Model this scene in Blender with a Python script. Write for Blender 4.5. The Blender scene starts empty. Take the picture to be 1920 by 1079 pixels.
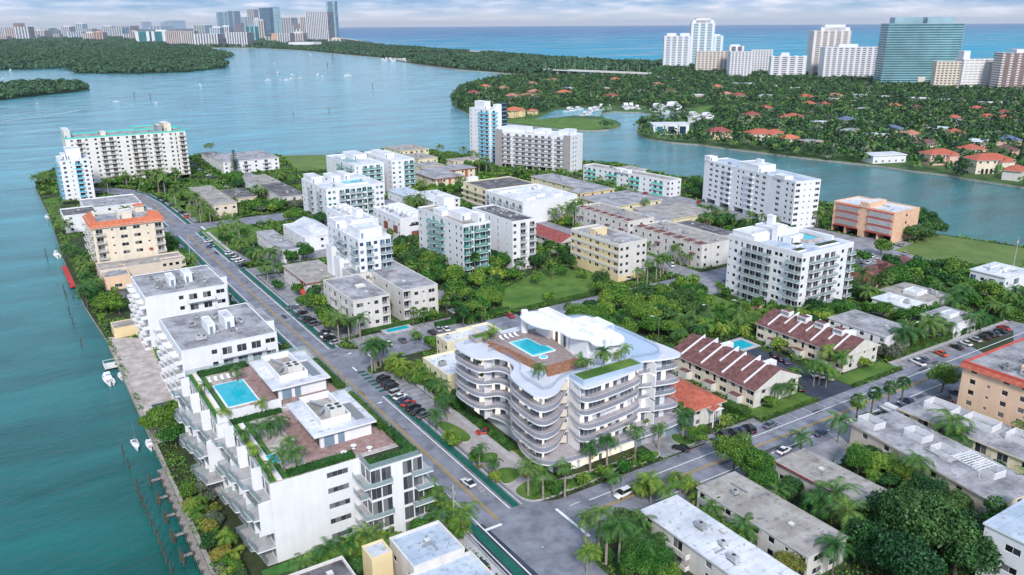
import bpy, math, random
from mathutils import Matrix, Vector
import numpy as np
# World axes: X runs along the cross streets, Y along the bay drive, camera above the origin.
# ---------------------------------------------------------------- camera
SC = bpy.context.scene
C = SC.collection
CAMH, FPX, HY, SLOPE, HEAD = 100.0, 1520.0, 47.0, -0.0063, math.radians(32.6)
ROLL = math.atan(SLOPE)
PITCH = math.atan((539.5 - HY) * math.cos(ROLL) / FPX)
cd = bpy.data.cameras.new('camera'); cam = bpy.data.objects.new('camera', cd); C.objects.link(cam)
cd.sensor_width = 36.0; cd.lens = 36.0 * FPX / 1920.0; cd.clip_start = 1.0; cd.clip_end = 200000.0
cam.matrix_world = Matrix.Translation((0, 0, CAMH)) @ Matrix.Rotation(-HEAD, 4, 'Z') @ Matrix.Rotation(math.pi / 2 - PITCH, 4, 'X') @ Matrix.Rotation(ROLL, 4, 'Z')
SC.camera = cam
# ---------------------------------------------------------------- colour management
SC.view_settings.view_transform = 'Standard'; SC.view_settings.look = 'None'
SC.view_settings.exposure = EXPOSURE = 0.4; SC.view_settings.gamma = 1.0
SC.cycles.max_bounces = 6; SC.cycles.diffuse_bounces = 3; SC.cycles.glossy_bounces = 3
SC.cycles.transparent_max_bounces = 12; SC.cycles.transmission_bounces = 3
SC.cycles.use_denoising = True
# ---------------------------------------------------------------- world: hazy evening overcast with breaks of blue
SUN_EL, SUN_AZ = math.radians(38), math.radians(205)     # azimuth of the sun, from +Y clockwise
w = bpy.data.worlds.new('World'); SC.world = w; w.use_nodes = True
nt = w.node_tree; nt.nodes.clear()
def N(t, **k):
    n = nt.nodes.new(t)
    for a, b in k.items(): setattr(n, a, b)
    return n
out = N('ShaderNodeOutputWorld'); bg = N('ShaderNodeBackground'); bg.inputs[1].default_value = 0.088
sky = N('ShaderNodeTexSky', sky_type='NISHITA'); sky.sun_disc = False; sky.sun_elevation = SUN_EL; sky.sun_rotation = SUN_AZ
sky.air_density = 1.2; sky.dust_density = 2.0; sky.ozone_density = 1.5
tc = N('ShaderNodeTexCoord'); sep = N('ShaderNodeSeparateXYZ'); nt.links.new(tc.outputs['Generated'], sep.inputs[0])
# cloud layer: direction divided by height gives flat clouds that thin out to the horizon
zc = N('ShaderNodeMath', operation='MAXIMUM'); nt.links.new(sep.outputs[2], zc.inputs[0]); zc.inputs[1].default_value = 0.0
za = N('ShaderNodeMath', operation='ADD'); nt.links.new(zc.outputs[0], za.inputs[0]); za.inputs[1].default_value = 0.13
dx = N('ShaderNodeMath', operation='DIVIDE'); nt.links.new(sep.outputs[0], dx.inputs[0]); nt.links.new(za.outputs[0], dx.inputs[1])
dy = N('ShaderNodeMath', operation='DIVIDE'); nt.links.new(sep.outputs[1], dy.inputs[0]); nt.links.new(za.outputs[0], dy.inputs[1])
cmb = N('ShaderNodeCombineXYZ'); nt.links.new(dx.outputs[0], cmb.inputs[0]); nt.links.new(dy.outputs[0], cmb.inputs[1])
cn = N('ShaderNodeTexNoise'); cn.inputs['Scale'].default_value = 1.5; cn.inputs['Detail'].default_value = 7; cn.inputs['Roughness'].default_value = 0.58
nt.links.new(cmb.outputs[0], cn.inputs['Vector'])
cr = N('ShaderNodeValToRGB'); cr.color_ramp.elements[0].position = 0.40; cr.color_ramp.elements[1].position = 0.60
nt.links.new(cn.outputs[0], cr.inputs[0])
cn2 = N('ShaderNodeTexNoise'); cn2.inputs['Scale'].default_value = 3.2; cn2.inputs['Detail'].default_value = 6
nt.links.new(cmb.outputs[0], cn2.inputs['Vector'])
ccol = N('ShaderNodeValToRGB'); ccol.color_ramp.elements[0].position = 0.38; ccol.color_ramp.elements[1].position = 0.62
ccol.color_ramp.elements[0].color = (4.4, 5.7, 7.8, 1); ccol.color_ramp.elements[1].color = (8.8, 9.0, 10.2, 1)
nt.links.new(cn2.outputs[0], ccol.inputs[0])
blue = N('ShaderNodeMixRGB'); blue.inputs[0].default_value = 0.75; blue.inputs[2].default_value = (2.6, 5.0, 8.2, 1)
nt.links.new(sky.outputs[0], blue.inputs[1])
mx = N('ShaderNodeMixRGB'); nt.links.new(cr.outputs[0], mx.inputs[0]); nt.links.new(blue.outputs[0], mx.inputs[1]); nt.links.new(ccol.outputs[0], mx.inputs[2])
# pale cream air close to the horizon
hz = N('ShaderNodeMapRange'); hz.inputs['From Min'].default_value = 0.0; hz.inputs['From Max'].default_value = 0.022
hz.inputs['To Min'].default_value = 1.0; hz.inputs['To Max'].default_value = 0.0; hz.clamp = True; nt.links.new(sep.outputs[2], hz.inputs[0])
hm = N('ShaderNodeMixRGB'); hm.inputs[2].default_value = (8.0, 7.9, 8.1, 1); nt.links.new(hz.outputs[0], hm.inputs[0]); nt.links.new(mx.outputs[0], hm.inputs[1])
nt.links.new(hm.outputs[0], bg.inputs[0]); nt.links.new(bg.outputs[0], out.inputs[0])
sd = bpy.data.lights.new('sun', 'SUN'); sd.energy = 2.6; sd.angle = math.radians(9); sd.color = (1.0, 0.96, 0.93)
sun = bpy.data.objects.new('sun', sd); C.objects.link(sun)
_d = Vector((math.sin(SUN_AZ) * math.cos(SUN_EL), math.cos(SUN_AZ) * math.cos(SUN_EL), math.sin(SUN_EL)))
sun.rotation_euler = _d.to_track_quat('Z', 'Y').to_euler()
# ---------------------------------------------------------------- helpers
def P(x, y, z=0.0):
    """the point of the plane at height z seen at pixel x, y of the 1920 wide photograph"""
    X, Y = x - 960.0, 539.5 - y
    a = -ROLL
    xr = X * math.cos(a) + Y * math.sin(a); yr = -X * math.sin(a) + Y * math.cos(a)
    f = FPX * math.cos(PITCH) + yr * math.sin(PITCH); u = -FPX * math.sin(PITCH) + yr * math.cos(PITCH)
    t = (z - CAMH) / u
    gx, gy = xr * t, f * t
    ch, sh = math.cos(HEAD), math.sin(HEAD)
    return (gx * ch + gy * sh, -gx * sh + gy * ch)
def scr(e, n, z=0.0):
    """pixel of a point (used only to sort things and to word their labels)"""
    ch, sh = math.cos(HEAD), math.sin(HEAD)
    gx, gy, gz = e * ch - n * sh, e * sh + n * ch, z - CAMH
    f = gy * math.cos(PITCH) - gz * math.sin(PITCH); u = gy * math.sin(PITCH) + gz * math.cos(PITCH)
    return (960 + FPX * gx / f, 539.5 - FPX * u / f)
MATS = {}
def M(name, col, rough=0.7, var=0.12, scale=0.4, col2=None, metal=0.0, rnd=0.0, spec=0.3, emit=None, es=0.0, bump=0.0, island=0.0, detail=4, streak=0.0, seam=0.0):
    if name in MATS: return MATS[name]
    m = bpy.data.materials.new(name); m.use_nodes = True; t = m.node_tree; b = t.nodes['Principled BSDF']
    b.inputs['Roughness'].default_value = rough; b.inputs['Metallic'].default_value = metal
    b.inputs['Specular IOR Level'].default_value = spec
    b.inputs['Base Color'].default_value = (*col, 1)
    if var > 0:
        g = t.nodes.new('ShaderNodeNewGeometry'); n1 = t.nodes.new('ShaderNodeTexNoise')
        n1.inputs['Scale'].default_value = scale; n1.inputs['Detail'].default_value = detail; n1.inputs['Roughness'].default_value = 0.65
        t.links.new(g.outputs['Position'], n1.inputs['Vector'])
        r = t.nodes.new('ShaderNodeValToRGB'); c2 = col2 or tuple(min(1, c * (1 + var)) for c in col)
        c1 = col if col2 else tuple(c * (1 - var) for c in col)
        r.color_ramp.elements[0].position = 0.36; r.color_ramp.elements[1].position = 0.66
        r.color_ramp.elements[0].color = (*c1, 1); r.color_ramp.elements[1].color = (*c2, 1)
        t.links.new(n1.outputs[0], r.inputs[0]); last = r.outputs[0]
        if rnd > 0 or island > 0:
            hsv = t.nodes.new('ShaderNodeHueSaturation')
            if rnd > 0:
                oi = t.nodes.new('ShaderNodeObjectInfo'); mr = t.nodes.new('ShaderNodeMapRange')
                mr.inputs['To Min'].default_value = 1 - rnd; mr.inputs['To Max'].default_value = 1 + rnd
                t.links.new(oi.outputs['Random'], mr.inputs[0]); t.links.new(mr.outputs[0], hsv.inputs['Value'])
                mh = t.nodes.new('ShaderNodeMapRange'); mh.inputs['To Min'].default_value = 0.5 + rnd * .10; mh.inputs['To Max'].default_value = 0.5 - rnd * .12
                t.links.new(oi.outputs['Random'], mh.inputs[0])
                if island > 0: t.links.new(mh.outputs[0], hsv.inputs['Hue'])
            t.links.new(last, hsv.inputs['Color']); last = hsv.outputs[0]
            if island > 0:
                h2 = t.nodes.new('ShaderNodeHueSaturation'); mi = t.nodes.new('ShaderNodeMapRange')
                mi.inputs['To Min'].default_value = 1 - island; mi.inputs['To Max'].default_value = 1 + island
                t.links.new(g.outputs['Random Per Island'], mi.inputs[0]); t.links.new(mi.outputs[0], h2.inputs['Value'])
                t.links.new(last, h2.inputs['Color']); last = h2.outputs[0]
        if streak > 0:      # rain streaks running down the walls
            mp = t.nodes.new('ShaderNodeMapping'); mp.inputs['Scale'].default_value = (1.1, 1.1, .07); n3 = t.nodes.new('ShaderNodeTexNoise'); n3.inputs['Scale'].default_value = 1.0; n3.inputs['Detail'].default_value = 5
            t.links.new(g.outputs['Position'], mp.inputs[0]); t.links.new(mp.outputs[0], n3.inputs['Vector']); r3 = t.nodes.new('ShaderNodeMapRange'); r3.inputs['From Min'].default_value = .42; r3.inputs['From Max'].default_value = .68; r3.inputs['To Min'].default_value = 1.0; r3.inputs['To Max'].default_value = 1 - streak; t.links.new(n3.outputs[0], r3.inputs[0])
            h3 = t.nodes.new('ShaderNodeHueSaturation'); t.links.new(r3.outputs[0], h3.inputs['Value']); t.links.new(last, h3.inputs['Color']); last = h3.outputs[0]
        if seam > 0:        # membrane seams and dark ponding marks
            bk = t.nodes.new('ShaderNodeTexBrick'); bk.inputs['Scale'].default_value = 1.0; bk.inputs['Brick Width'].default_value = 9.0; bk.inputs['Row Height'].default_value = 1.9; bk.inputs['Mortar Size'].default_value = .05; bk.inputs['Color1'].default_value = (1, 1, 1, 1); bk.inputs['Color2'].default_value = (.93, .93, .93, 1); bk.inputs['Mortar'].default_value = (1 - seam, 1 - seam, 1 - seam, 1)
            t.links.new(g.outputs['Position'], bk.inputs['Vector']); mm = t.nodes.new('ShaderNodeMixRGB'); mm.blend_type = 'MULTIPLY'; mm.inputs[0].default_value = 1; t.links.new(last, mm.inputs[1]); t.links.new(bk.outputs[0], mm.inputs[2]); last = mm.outputs[0]
            n4 = t.nodes.new('ShaderNodeTexNoise'); n4.inputs['Scale'].default_value = .7; n4.inputs['Detail'].default_value = 6; t.links.new(g.outputs['Position'], n4.inputs['Vector']); r4 = t.nodes.new('ShaderNodeMapRange'); r4.inputs['From Min'].default_value = .56; r4.inputs['From Max'].default_value = .7; r4.inputs['To Min'].default_value = 1.0; r4.inputs['To Max'].default_value = .62; t.links.new(n4.outputs[0], r4.inputs[0])
            h4 = t.nodes.new('ShaderNodeHueSaturation'); t.links.new(r4.outputs[0], h4.inputs['Value']); t.links.new(last, h4.inputs['Color']); last = h4.outputs[0]
        t.links.new(last, b.inputs['Base Color'])
        if bump > 0:
            bp = t.nodes.new('ShaderNodeBump'); bp.inputs['Strength'].default_value = bump; bp.inputs['Distance'].default_value = 0.1
            t.links.new(n1.outputs[0], bp.inputs['Height']); t.links.new(bp.outputs[0], b.inputs['Normal'])
    if emit:
        b.inputs['Emission Color'].default_value = (*emit, 1); b.inputs['Emission Strength'].default_value = es
    MATS[name] = m
    return m
class MB:
    def __init__(s): s.v = []; s.f = []; s.m = []; s.mats = []
    def mi(s, m):
        m = MATS[m] if isinstance(m, str) else m
        if m not in s.mats: s.mats.append(m)
        return s.mats.index(m)
    def face(s, pts, m):
        i = len(s.v); s.v += [tuple(p) for p in pts]; s.f.append(tuple(range(i, i + len(pts)))); s.m.append(s.mi(m)); return s
    def box(s, x0, x1, y0, y1, z0, z1, m, top=None, bottom=True):
        if x0 > x1: x0, x1 = x1, x0
        if y0 > y1: y0, y1 = y1, y0
        i = len(s.v); k = s.mi(m); kt = s.mi(top) if top else k
        s.v += [(x0, y0, z0), (x1, y0, z0), (x1, y1, z0), (x0, y1, z0), (x0, y0, z1), (x1, y0, z1), (x1, y1, z1), (x0, y1, z1)]
        for q, kk in (((0, 1, 5, 4), k), ((1, 2, 6, 5), k), ((2, 3, 7, 6), k), ((3, 0, 4, 7), k), ((4, 5, 6, 7), kt)) + ((((3, 2, 1, 0), k),) if bottom else ()):
            s.f.append(tuple(i + a for a in q)); s.m.append(kk)
        return s
    def prism(s, poly, z0, z1, m, top=None, bottom=False):
        a = sum(poly[i][0] * poly[(i + 1) % len(poly)][1] - poly[(i + 1) % len(poly)][0] * poly[i][1] for i in range(len(poly)))
        if a < 0: poly = poly[::-1]
        n = len(poly); i = len(s.v); k = s.mi(m); kt = s.mi(top) if top else k
        s.v += [(p[0], p[1], z0) for p in poly] + [(p[0], p[1], z1) for p in poly]
        for j in range(n):
            s.f.append((i + j, i + (j + 1) % n, i + n + (j + 1) % n, i + n + j)); s.m.append(k)
        s.f.append(tuple(range(i + n, i + 2 * n))); s.m.append(kt)
        if bottom: s.f.append(tuple(range(i + n - 1, i - 1, -1))); s.m.append(k)
        return s
    def ring(s, x0, x1, y0, y1, z0, z1, t, m):
        s.box(x0, x1, y0, y0 + t, z0, z1, m); s.box(x0, x1, y1 - t, y1, z0, z1, m)
        s.box(x0, x0 + t, y0 + t, y1 - t, z0, z1, m); s.box(x1 - t, x1, y0 + t, y1 - t, z0, z1, m); return s
    def strip(s, pts, z0, z1, t, m, closed=False):
        """an upright band of thickness t along a line of points"""
        n = len(pts); L = []
        for i in range(n):
            a = pts[i - 1] if (i > 0 or closed) else pts[i]; b = pts[(i + 1) % n] if (i < n - 1 or closed) else pts[i]
            d = math.hypot(b[0] - a[0], b[1] - a[1]) or 1; L.append((-(b[1] - a[1]) / d * t / 2, (b[0] - a[0]) / d * t / 2))
        i0 = len(s.v); k = s.mi(m)
        for (x, y), (nx, ny) in zip(pts, L):
            s.v += [(x + nx, y + ny, z0), (x - nx, y - ny, z0), (x - nx, y - ny, z1), (x + nx, y + ny, z1)]
        for i in range(n if closed else n - 1):
            a = i0 + 4 * i; b = i0 + 4 * ((i + 1) % n)
            for q in range(4): s.f.append((a + q, a + (q + 1) % 4, b + (q + 1) % 4, b + q)); s.m.append(k)
        if not closed:
            s.f.append((i0, i0 + 1, i0 + 2, i0 + 3)); s.m.append(k); e = i0 + 4 * (n - 1); s.f.append((e + 3, e + 2, e + 1, e)); s.m.append(k)
        return s
    def tube(s, p0, p1, r0, r1, m, n=6, cap=True):
        p0 = Vector(p0); p1 = Vector(p1); d = (p1 - p0).normalized(); a = d.orthogonal().normalized(); b = d.cross(a)
        i = len(s.v); k = s.mi(m)
        for p, r in ((p0, r0), (p1, r1)):
            for j in range(n):
                t = 2 * math.pi * j / n; q = p + a * math.cos(t) * r + b * math.sin(t) * r; s.v.append(tuple(q))
        for j in range(n): s.f.append((i + j, i + (j + 1) % n, i + n + (j + 1) % n, i + n + j)); s.m.append(k)
        if cap: s.f.append(tuple(range(i + n, i + 2 * n))); s.m.append(k); s.f.append(tuple(range(i + n - 1, i - 1, -1))); s.m.append(k)
        return s
    def mesh(s, name, smooth=False):
        me = bpy.data.meshes.new(name); me.from_pydata(s.v, [], s.f)
        for m in s.mats: me.materials.append(m)
        if len(s.mats) > 1: me.polygons.foreach_set('material_index', s.m)
        if smooth: me.polygons.foreach_set('use_smooth', [True] * len(s.f))
        me.update(); return me
    def build(s, name, parent=None, loc=(0, 0, 0), rz=0.0, smooth=False):
        return OB(name, s.mesh(name, smooth), parent, loc, rz)
def OB(name, me, parent=None, loc=(0, 0, 0), rz=0.0, sc=None):
    o = bpy.data.objects.new(name, me); C.objects.link(o); o.location = loc; o.rotation_euler = (0, 0, rz)
    if sc is not None: o.scale = sc if isinstance(sc, tuple) else (sc, sc, sc)
    if parent: o.parent = parent
    return o
def thing(name, label, cat, loc=(0, 0, 0), rz=0.0, group=None):
    o = bpy.data.objects.new(name, None); C.objects.link(o); o.location = loc; o.rotation_euler = (0, 0, rz); o.empty_display_size = 0.1
    return tag(o, label, cat, group)
def tag(o, label, cat, group=None):
    o['label'] = label; o['category'] = cat
    if group: o['group'] = group
    return o
def struct(o): o['kind'] = 'structure'; return o
def stuff(o): o['kind'] = 'stuff'; return o
def chaikin(p, k=2, closed=True):
    for _ in range(k):
        q = []; n = len(p)
        for i in range(n if closed else n - 1):
            a = p[i]; b = p[(i + 1) % n]
            q += [(a[0] * .75 + b[0] * .25, a[1] * .75 + b[1] * .25), (a[0] * .25 + b[0] * .75, a[1] * .25 + b[1] * .75)]
        p = q if closed else [p[0]] + q + [p[-1]]
    return p
def inside(p, poly):
    x, y = p; c = False; n = len(poly)
    for i in range(n):
        (x1, y1), (x2, y2) = poly[i], poly[i - 1]
        if (y1 > y) != (y2 > y) and x < (x2 - x1) * (y - y1) / (y2 - y1) + x1: c = not c
    return c
FOOT = []     # footprints kept clear of trees
LMK = []      # landmarks used to word labels: (phrase, e, n)
# ---------------------------------------------------------------- materials
M('white', (.81, .81, .83), .6, .04, .25, streak=.06); M('ltwhite', (.78, .75, .71), .65, .06, .2); M('offwhite', (.70, .67, .63), .65, .05, .3, streak=.12); M('cream', (.80, .70, .56), .7, .05, .2, streak=.12)
M('yellow', (.78, .62, .36), .7, .06, .3); M('paleyellow', (.80, .72, .50), .7, .05, .3, streak=.14); M('beige', (.70, .60, .50), .7, .06, .3)
M('peach', (.86, .60, .42), .7, .04, .3, streak=.08); M('pink', (.80, .52, .44), .7, .06, .3); M('terracotta', (.42, .13, .07), .7, .15, .8)
M('greywall', (.34, .32, .32), .7, .06, .3); M('bluegrey', (.20, .28, .36), .6, .1, .3); M('redtrim', (.45, .05, .04), .6, .08, .5)
M('redstripe', (.56, .09, .07), .6, .05, .5); M('turquoise', (.10, .62, .52), .5, .06, .5); M('skyblue', (.08, .48, .66), .5, .06, .5)
M('brownpanel', (.28, .10, .06), .6, .2, 1.5); M('stucco_orange', (.74, .47, .32), .7, .12, .6)
M('roof_grey', (.22, .21, .23), .85, .0, col2=None); 
def roofmat(name, dark, light, sc=.16, seam=0.0, p1=.62):
    if name in MATS: del MATS[name]
    m = M(name, dark, .85, .3, sc, col2=light, detail=9, seam=.28 if name.startswith('roof') else 0.0); return m
roofmat('roof_grey', (.20, .195, .21), (.50, .49, .51)); roofmat('roof_dark', (.06, .055, .06), (.24, .23, .24), .2)
roofmat('roof_white', (.50, .52, .57), (.78, .79, .82), .12); roofmat('roof_tan', (.27, .245, .225), (.48, .44, .41), .2)
roofmat('roof_blue', (.36, .44, .54), (.58, .64, .72), .15)
roofmat('tile_red', (.34, .08, .05), (.54, .16, .10), .9); roofmat('tile_orange', (.46, .12, .06), (.64, .21, .11), .9); roofmat('tile_far', (.36, .15, .11), (.52, .24, .17), .3)
roofmat('tile_brown', (.10, .045, .045), (.24, .11, .10), .7); roofmat('tile_blue', (.07, .11, .2), (.14, .2, .33), .8)
roofmat('tile_maroon', (.2, .05, .05), (.40, .11, .09), .8)
roofmat('asphalt', (.15, .155, .19), (.28, .29, .34), .22); roofmat('asphalt_side', (.19, .19, .21), (.34, .335, .36), .25)
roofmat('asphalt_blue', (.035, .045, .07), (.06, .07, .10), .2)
M('yard', (.035, .09, .022), .9, .3, .03, col2=(.10, .16, .05), detail=8); M('concrete', (.42, .41, .41), .8, .15, .5); M('sidewalk', (.46, .45, .46), .8, .12, .6); M('paver', (.40, .36, .36), .8, .12, .8)
M('terrace_stone', (.46, .40, .37), .8, .25, .35); M('bikegreen', (.010, .115, .085), .7, .15, .5); M('paint', (.78, .78, .78), .6, .1, 1.)
M('paintyellow', (.52, .33, .06), .6, .1, 1.); M('sand', (.55, .48, .38), .9, .15, .3)
M('lawn', (.045, .12, .018), .9, .3, .10, col2=(.14, .23, .045), detail=10); M('turf', (.05, .16, .03), .9, .2, .6)
M('lawn_dry', (.09, .15, .035), .9, .3, .06, col2=(.16, .22, .06), detail=8)
M('soil', (.03, .04, .018), .95, .3, .25, col2=(.055, .075, .03)); M('seabed_green', (.02, .05, .02), .9, .2, .3)
M('wood_deck', (.25, .15, .13), .8, .2, .8, col2=(.40, .28, .26)); M('wood_dock', (.28, .25, .23), .85, .25, 1.5); M('wood_brown', (.22, .09, .045), .6, .25, 1.2)
M('piling', (.10, .085, .06), .9, .3, 2.); M('seawall', (.36, .33, .29), .85, .2, .5); M('metal', (.45, .46, .48), .4, .1, .5, metal=.6)
M('acgrey', (.36, .37, .38), .6, .15, 1.5, rnd=.4); M('darkmetal', (.05, .05, .055), .5, .1, 1.)
M('poolwater', (.01, .42, .52), .06, .10, .5, spec=.5); M('pooldark', (.02, .03, .05), .3, .2, .5); M('red_paint', (.55, .04, .03), .5, .1, .5)
M('trunk', (.16, .13, .10), .9, .25, 1.5); M('trunk_pale', (.32, .28, .24), .85, .2, 1.5); M('crownshaft', (.08, .16, .03), .6, .1, 2.)
def leafmat(name, dark, light, isl=.45, rnd=.3): return M(name, dark, .55, .3, .35, col2=light, rnd=rnd, island=isl, spec=.25)
leafmat('leaf_green', (.038, .125, .016), (.11, .24, .034)); leafmat('leaf_light', (.085, .19, .02), (.18, .29, .045))
leafmat('leaf_dark', (.018, .070, .018), (.055, .15, .036)); leafmat('leaf_yellow', (.14, .16, .025), (.26, .25, .05)); leafmat('leaf_grey', (.08, .11, .07), (.15, .18, .12))
leafmat('palm_green', (.032, .105, .02), (.09, .19, .036)); leafmat('palm_light', (.07, .17, .02), (.17, .26, .035))
leafmat('hedge_green', (.024, .080, .012), (.060, .150, .024)); M('mangrove', (.03, .085, .045), .8, .3, .02, col2=(.075, .14, .06), island=.4); leafmat('wood_far', (.022, .065, .026), (.06, .125, .04), .55, 0); leafmat('wood_green', (.03, .10, .025), (.08, .18, .04), .5, 0); leafmat('wood_light', (.07, .15, .03), (.14, .22, .06), .5, 0); leafmat('wood_dark', (.014, .045, .022), (.03, .07, .03), .5, 0); leafmat('wood_grey', (.12, .16, .10), (.2, .22, .14), .5, 0)
def glassmat(name, c0, c1, cur=.55, spec=.6, rough=.08):
    m = bpy.data.materials.new(name); m.use_nodes = True; t = m.node_tree; b = t.nodes['Principled BSDF']
    oi = t.nodes.new('ShaderNodeNewGeometry'); wn = t.nodes.new('ShaderNodeObjectInfo'); ad = t.nodes.new('ShaderNodeMath'); ad.operation = 'ADD'
    fr = t.nodes.new('ShaderNodeMath'); fr.operation = 'FRACT'
    t.links.new(oi.outputs['Random Per Island'], ad.inputs[0]); t.links.new(wn.outputs['Random'], ad.inputs[1]); t.links.new(ad.outputs[0], fr.inputs[0])
    r = t.nodes.new('ShaderNodeValToRGB'); r.color_ramp.interpolation = 'CONSTANT'
    r.color_ramp.elements[0].color = (*c0, 1); r.color_ramp.elements[1].color = (*c1, 1); r.color_ramp.elements[1].position = .42
    e = r.color_ramp.elements.new(.78); e.color = (*[min(1, a * .5 + cur * .5) for a in c1], 1)
    t.links.new(fr.outputs[0], r.inputs[0]); t.links.new(r.outputs[0], b.inputs['Base Color'])
    b.inputs['Roughness'].default_value = rough; b.inputs['Specular IOR Level'].default_value = spec
    MATS[name] = m; return m
glassmat('glass', (.012, .014, .018), (.04, .045, .055), .30); glassmat('glass_teal', (.01, .05, .05), (.02, .15, .15), .40); glassmat('glass_blue', (.02, .05, .09), (.05, .16, .26), .3)
glassmat('glass_grey', (.05, .055, .06), (.10, .11, .12), .3)
def clearglass(name, tint, alpha):
    m = bpy.data.materials.new(name); m.use_nodes = True; t = m.node_tree; b = t.nodes['Principled BSDF']
    b.inputs['Base Color'].default_value = (*tint, 1); b.inputs['Roughness'].default_value = .05; b.inputs['Alpha'].default_value = alpha; b.inputs['Specular IOR Level'].default_value = .8
    MATS[name] = m
clearglass('rail_glass', (.34, .46, .48), .38); clearglass('rail_grey', (.30, .37, .46), .22); clearglass('rail_teal', (.10, .40, .36), .5)
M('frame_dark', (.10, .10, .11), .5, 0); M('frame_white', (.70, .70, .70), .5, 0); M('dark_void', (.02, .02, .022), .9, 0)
# ---------------------------------------------------------------- water
def water(name, c_a, c_b, c_shoal, wave, rough, spec, bump, near=150, far=750, pale_tint=(.12, .36, .45)):
    m = bpy.data.materials.new(name); m.use_nodes = True; t = m.node_tree; b = t.nodes['Principled BSDF']; L = t.links.new
    g = t.nodes.new('ShaderNodeNewGeometry'); mp = t.nodes.new('ShaderNodeMapping'); mp.inputs['Scale'].default_value = (1, .45, 1); mp.inputs['Rotation'].default_value = (0, 0, HEAD)
    L(g.outputs['Position'], mp.inputs[0])
    n1 = t.nodes.new('ShaderNodeTexNoise'); n1.inputs['Scale'].default_value = .0035; n1.inputs['Detail'].default_value = 5; L(mp.outputs[0], n1.inputs['Vector'])
    r = t.nodes.new('ShaderNodeValToRGB'); r.color_ramp.elements[0].position = .38; r.color_ramp.elements[0].color = (*c_a, 1)
    r.color_ramp.elements[1].position = .58; r.color_ramp.elements[1].color = (*c_b, 1); e = r.color_ramp.elements.new(.70); e.color = (*c_shoal, 1)
    L(n1.outputs[0], r.inputs[0]); sp = t.nodes.new('ShaderNodeSeparateXYZ'); L(g.outputs['Position'], sp.inputs[0])
    # bay shoals plus pale sky reflection painted into base colour away from the quay
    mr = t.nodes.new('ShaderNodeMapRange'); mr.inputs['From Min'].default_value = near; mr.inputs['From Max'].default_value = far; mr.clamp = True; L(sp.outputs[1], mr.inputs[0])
    mxc = t.nodes.new('ShaderNodeMixRGB'); mxc.blend_type = 'MIX'; mxc.inputs[2].default_value = (*pale_tint, 1); ml = t.nodes.new('ShaderNodeMath'); ml.operation = 'MULTIPLY'; ml.inputs[1].default_value = .75; L(mr.outputs[0], ml.inputs[0]); L(ml.outputs[0], mxc.inputs[0])
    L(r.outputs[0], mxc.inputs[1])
    # wave highlights and dark streaks painted into base colour; roughness varies with them
    n5 = t.nodes.new('ShaderNodeTexNoise'); n5.inputs['Scale'].default_value = .03 if name == 'bay' else .004; n5.inputs['Detail'].default_value = 9; n5.inputs['Roughness'].default_value = .7; mp5 = t.nodes.new('ShaderNodeMapping'); mp5.inputs['Scale'].default_value = (.4, 1.5, 1); mp5.inputs['Rotation'].default_value = (0, 0, HEAD); L(g.outputs['Position'], mp5.inputs[0]); L(mp5.outputs[0], n5.inputs['Vector'])
    r5 = t.nodes.new('ShaderNodeMapRange'); r5.inputs['From Min'].default_value = .33; r5.inputs['From Max'].default_value = .67; r5.inputs['To Min'].default_value = .66; r5.inputs['To Max'].default_value = 1.4; L(n5.outputs[0], r5.inputs[0])
    h5 = t.nodes.new('ShaderNodeHueSaturation'); L(r5.outputs[0], h5.inputs['Value']); L(mxc.outputs[0], h5.inputs['Color']); L(h5.outputs[0], b.inputs['Base Color'])
    r6 = t.nodes.new('ShaderNodeMapRange'); r6.inputs['From Min'].default_value = .4; r6.inputs['From Max'].default_value = .65; r6.inputs['To Min'].default_value = rough * .6; r6.inputs['To Max'].default_value = rough * 2.2; L(n5.outputs[0], r6.inputs[0]); L(r6.outputs[0], b.inputs['Roughness'])
    b.inputs['Roughness'].default_value = rough; b.inputs['Specular IOR Level'].default_value = spec; b.inputs['IOR'].default_value = 1.33
    n2 = t.nodes.new('ShaderNodeTexNoise'); n2.inputs['Scale'].default_value = wave; n2.inputs['Detail'].default_value = 6; n2.inputs['Roughness'].default_value = .6
    mp2 = t.nodes.new('ShaderNodeMapping'); mp2.inputs['Scale'].default_value = (.55, 1.3, 1); mp2.inputs['Rotation'].default_value = (0, 0, math.radians(-50)); L(g.outputs['Position'], mp2.inputs[0]); L(mp2.outputs[0], n2.inputs['Vector'])
    n3 = t.nodes.new('ShaderNodeTexNoise'); n3.inputs['Scale'].default_value = wave * .12; n3.inputs['Detail'].default_value = 3; L(mp2.outputs[0], n3.inputs['Vector'])
    ad = t.nodes.new('ShaderNodeMath'); ad.operation = 'ADD'; L(n2.outputs[0], ad.inputs[0]); L(n3.outputs[0], ad.inputs[1])
    bp = t.nodes.new('ShaderNodeBump'); bp.inputs['Strength'].default_value = bump; bp.inputs['Distance'].default_value = .5
    L(ad.outputs[0], bp.inputs['Height']); L(bp.outputs[0], b.inputs['Normal']); MATS[name] = m; return m
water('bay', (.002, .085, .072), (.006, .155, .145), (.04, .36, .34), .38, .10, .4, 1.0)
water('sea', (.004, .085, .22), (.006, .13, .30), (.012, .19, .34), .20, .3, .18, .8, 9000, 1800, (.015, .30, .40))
ZW = -1.3
M('wake', (.30, .45, .46), .3, .3, .08)
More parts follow.
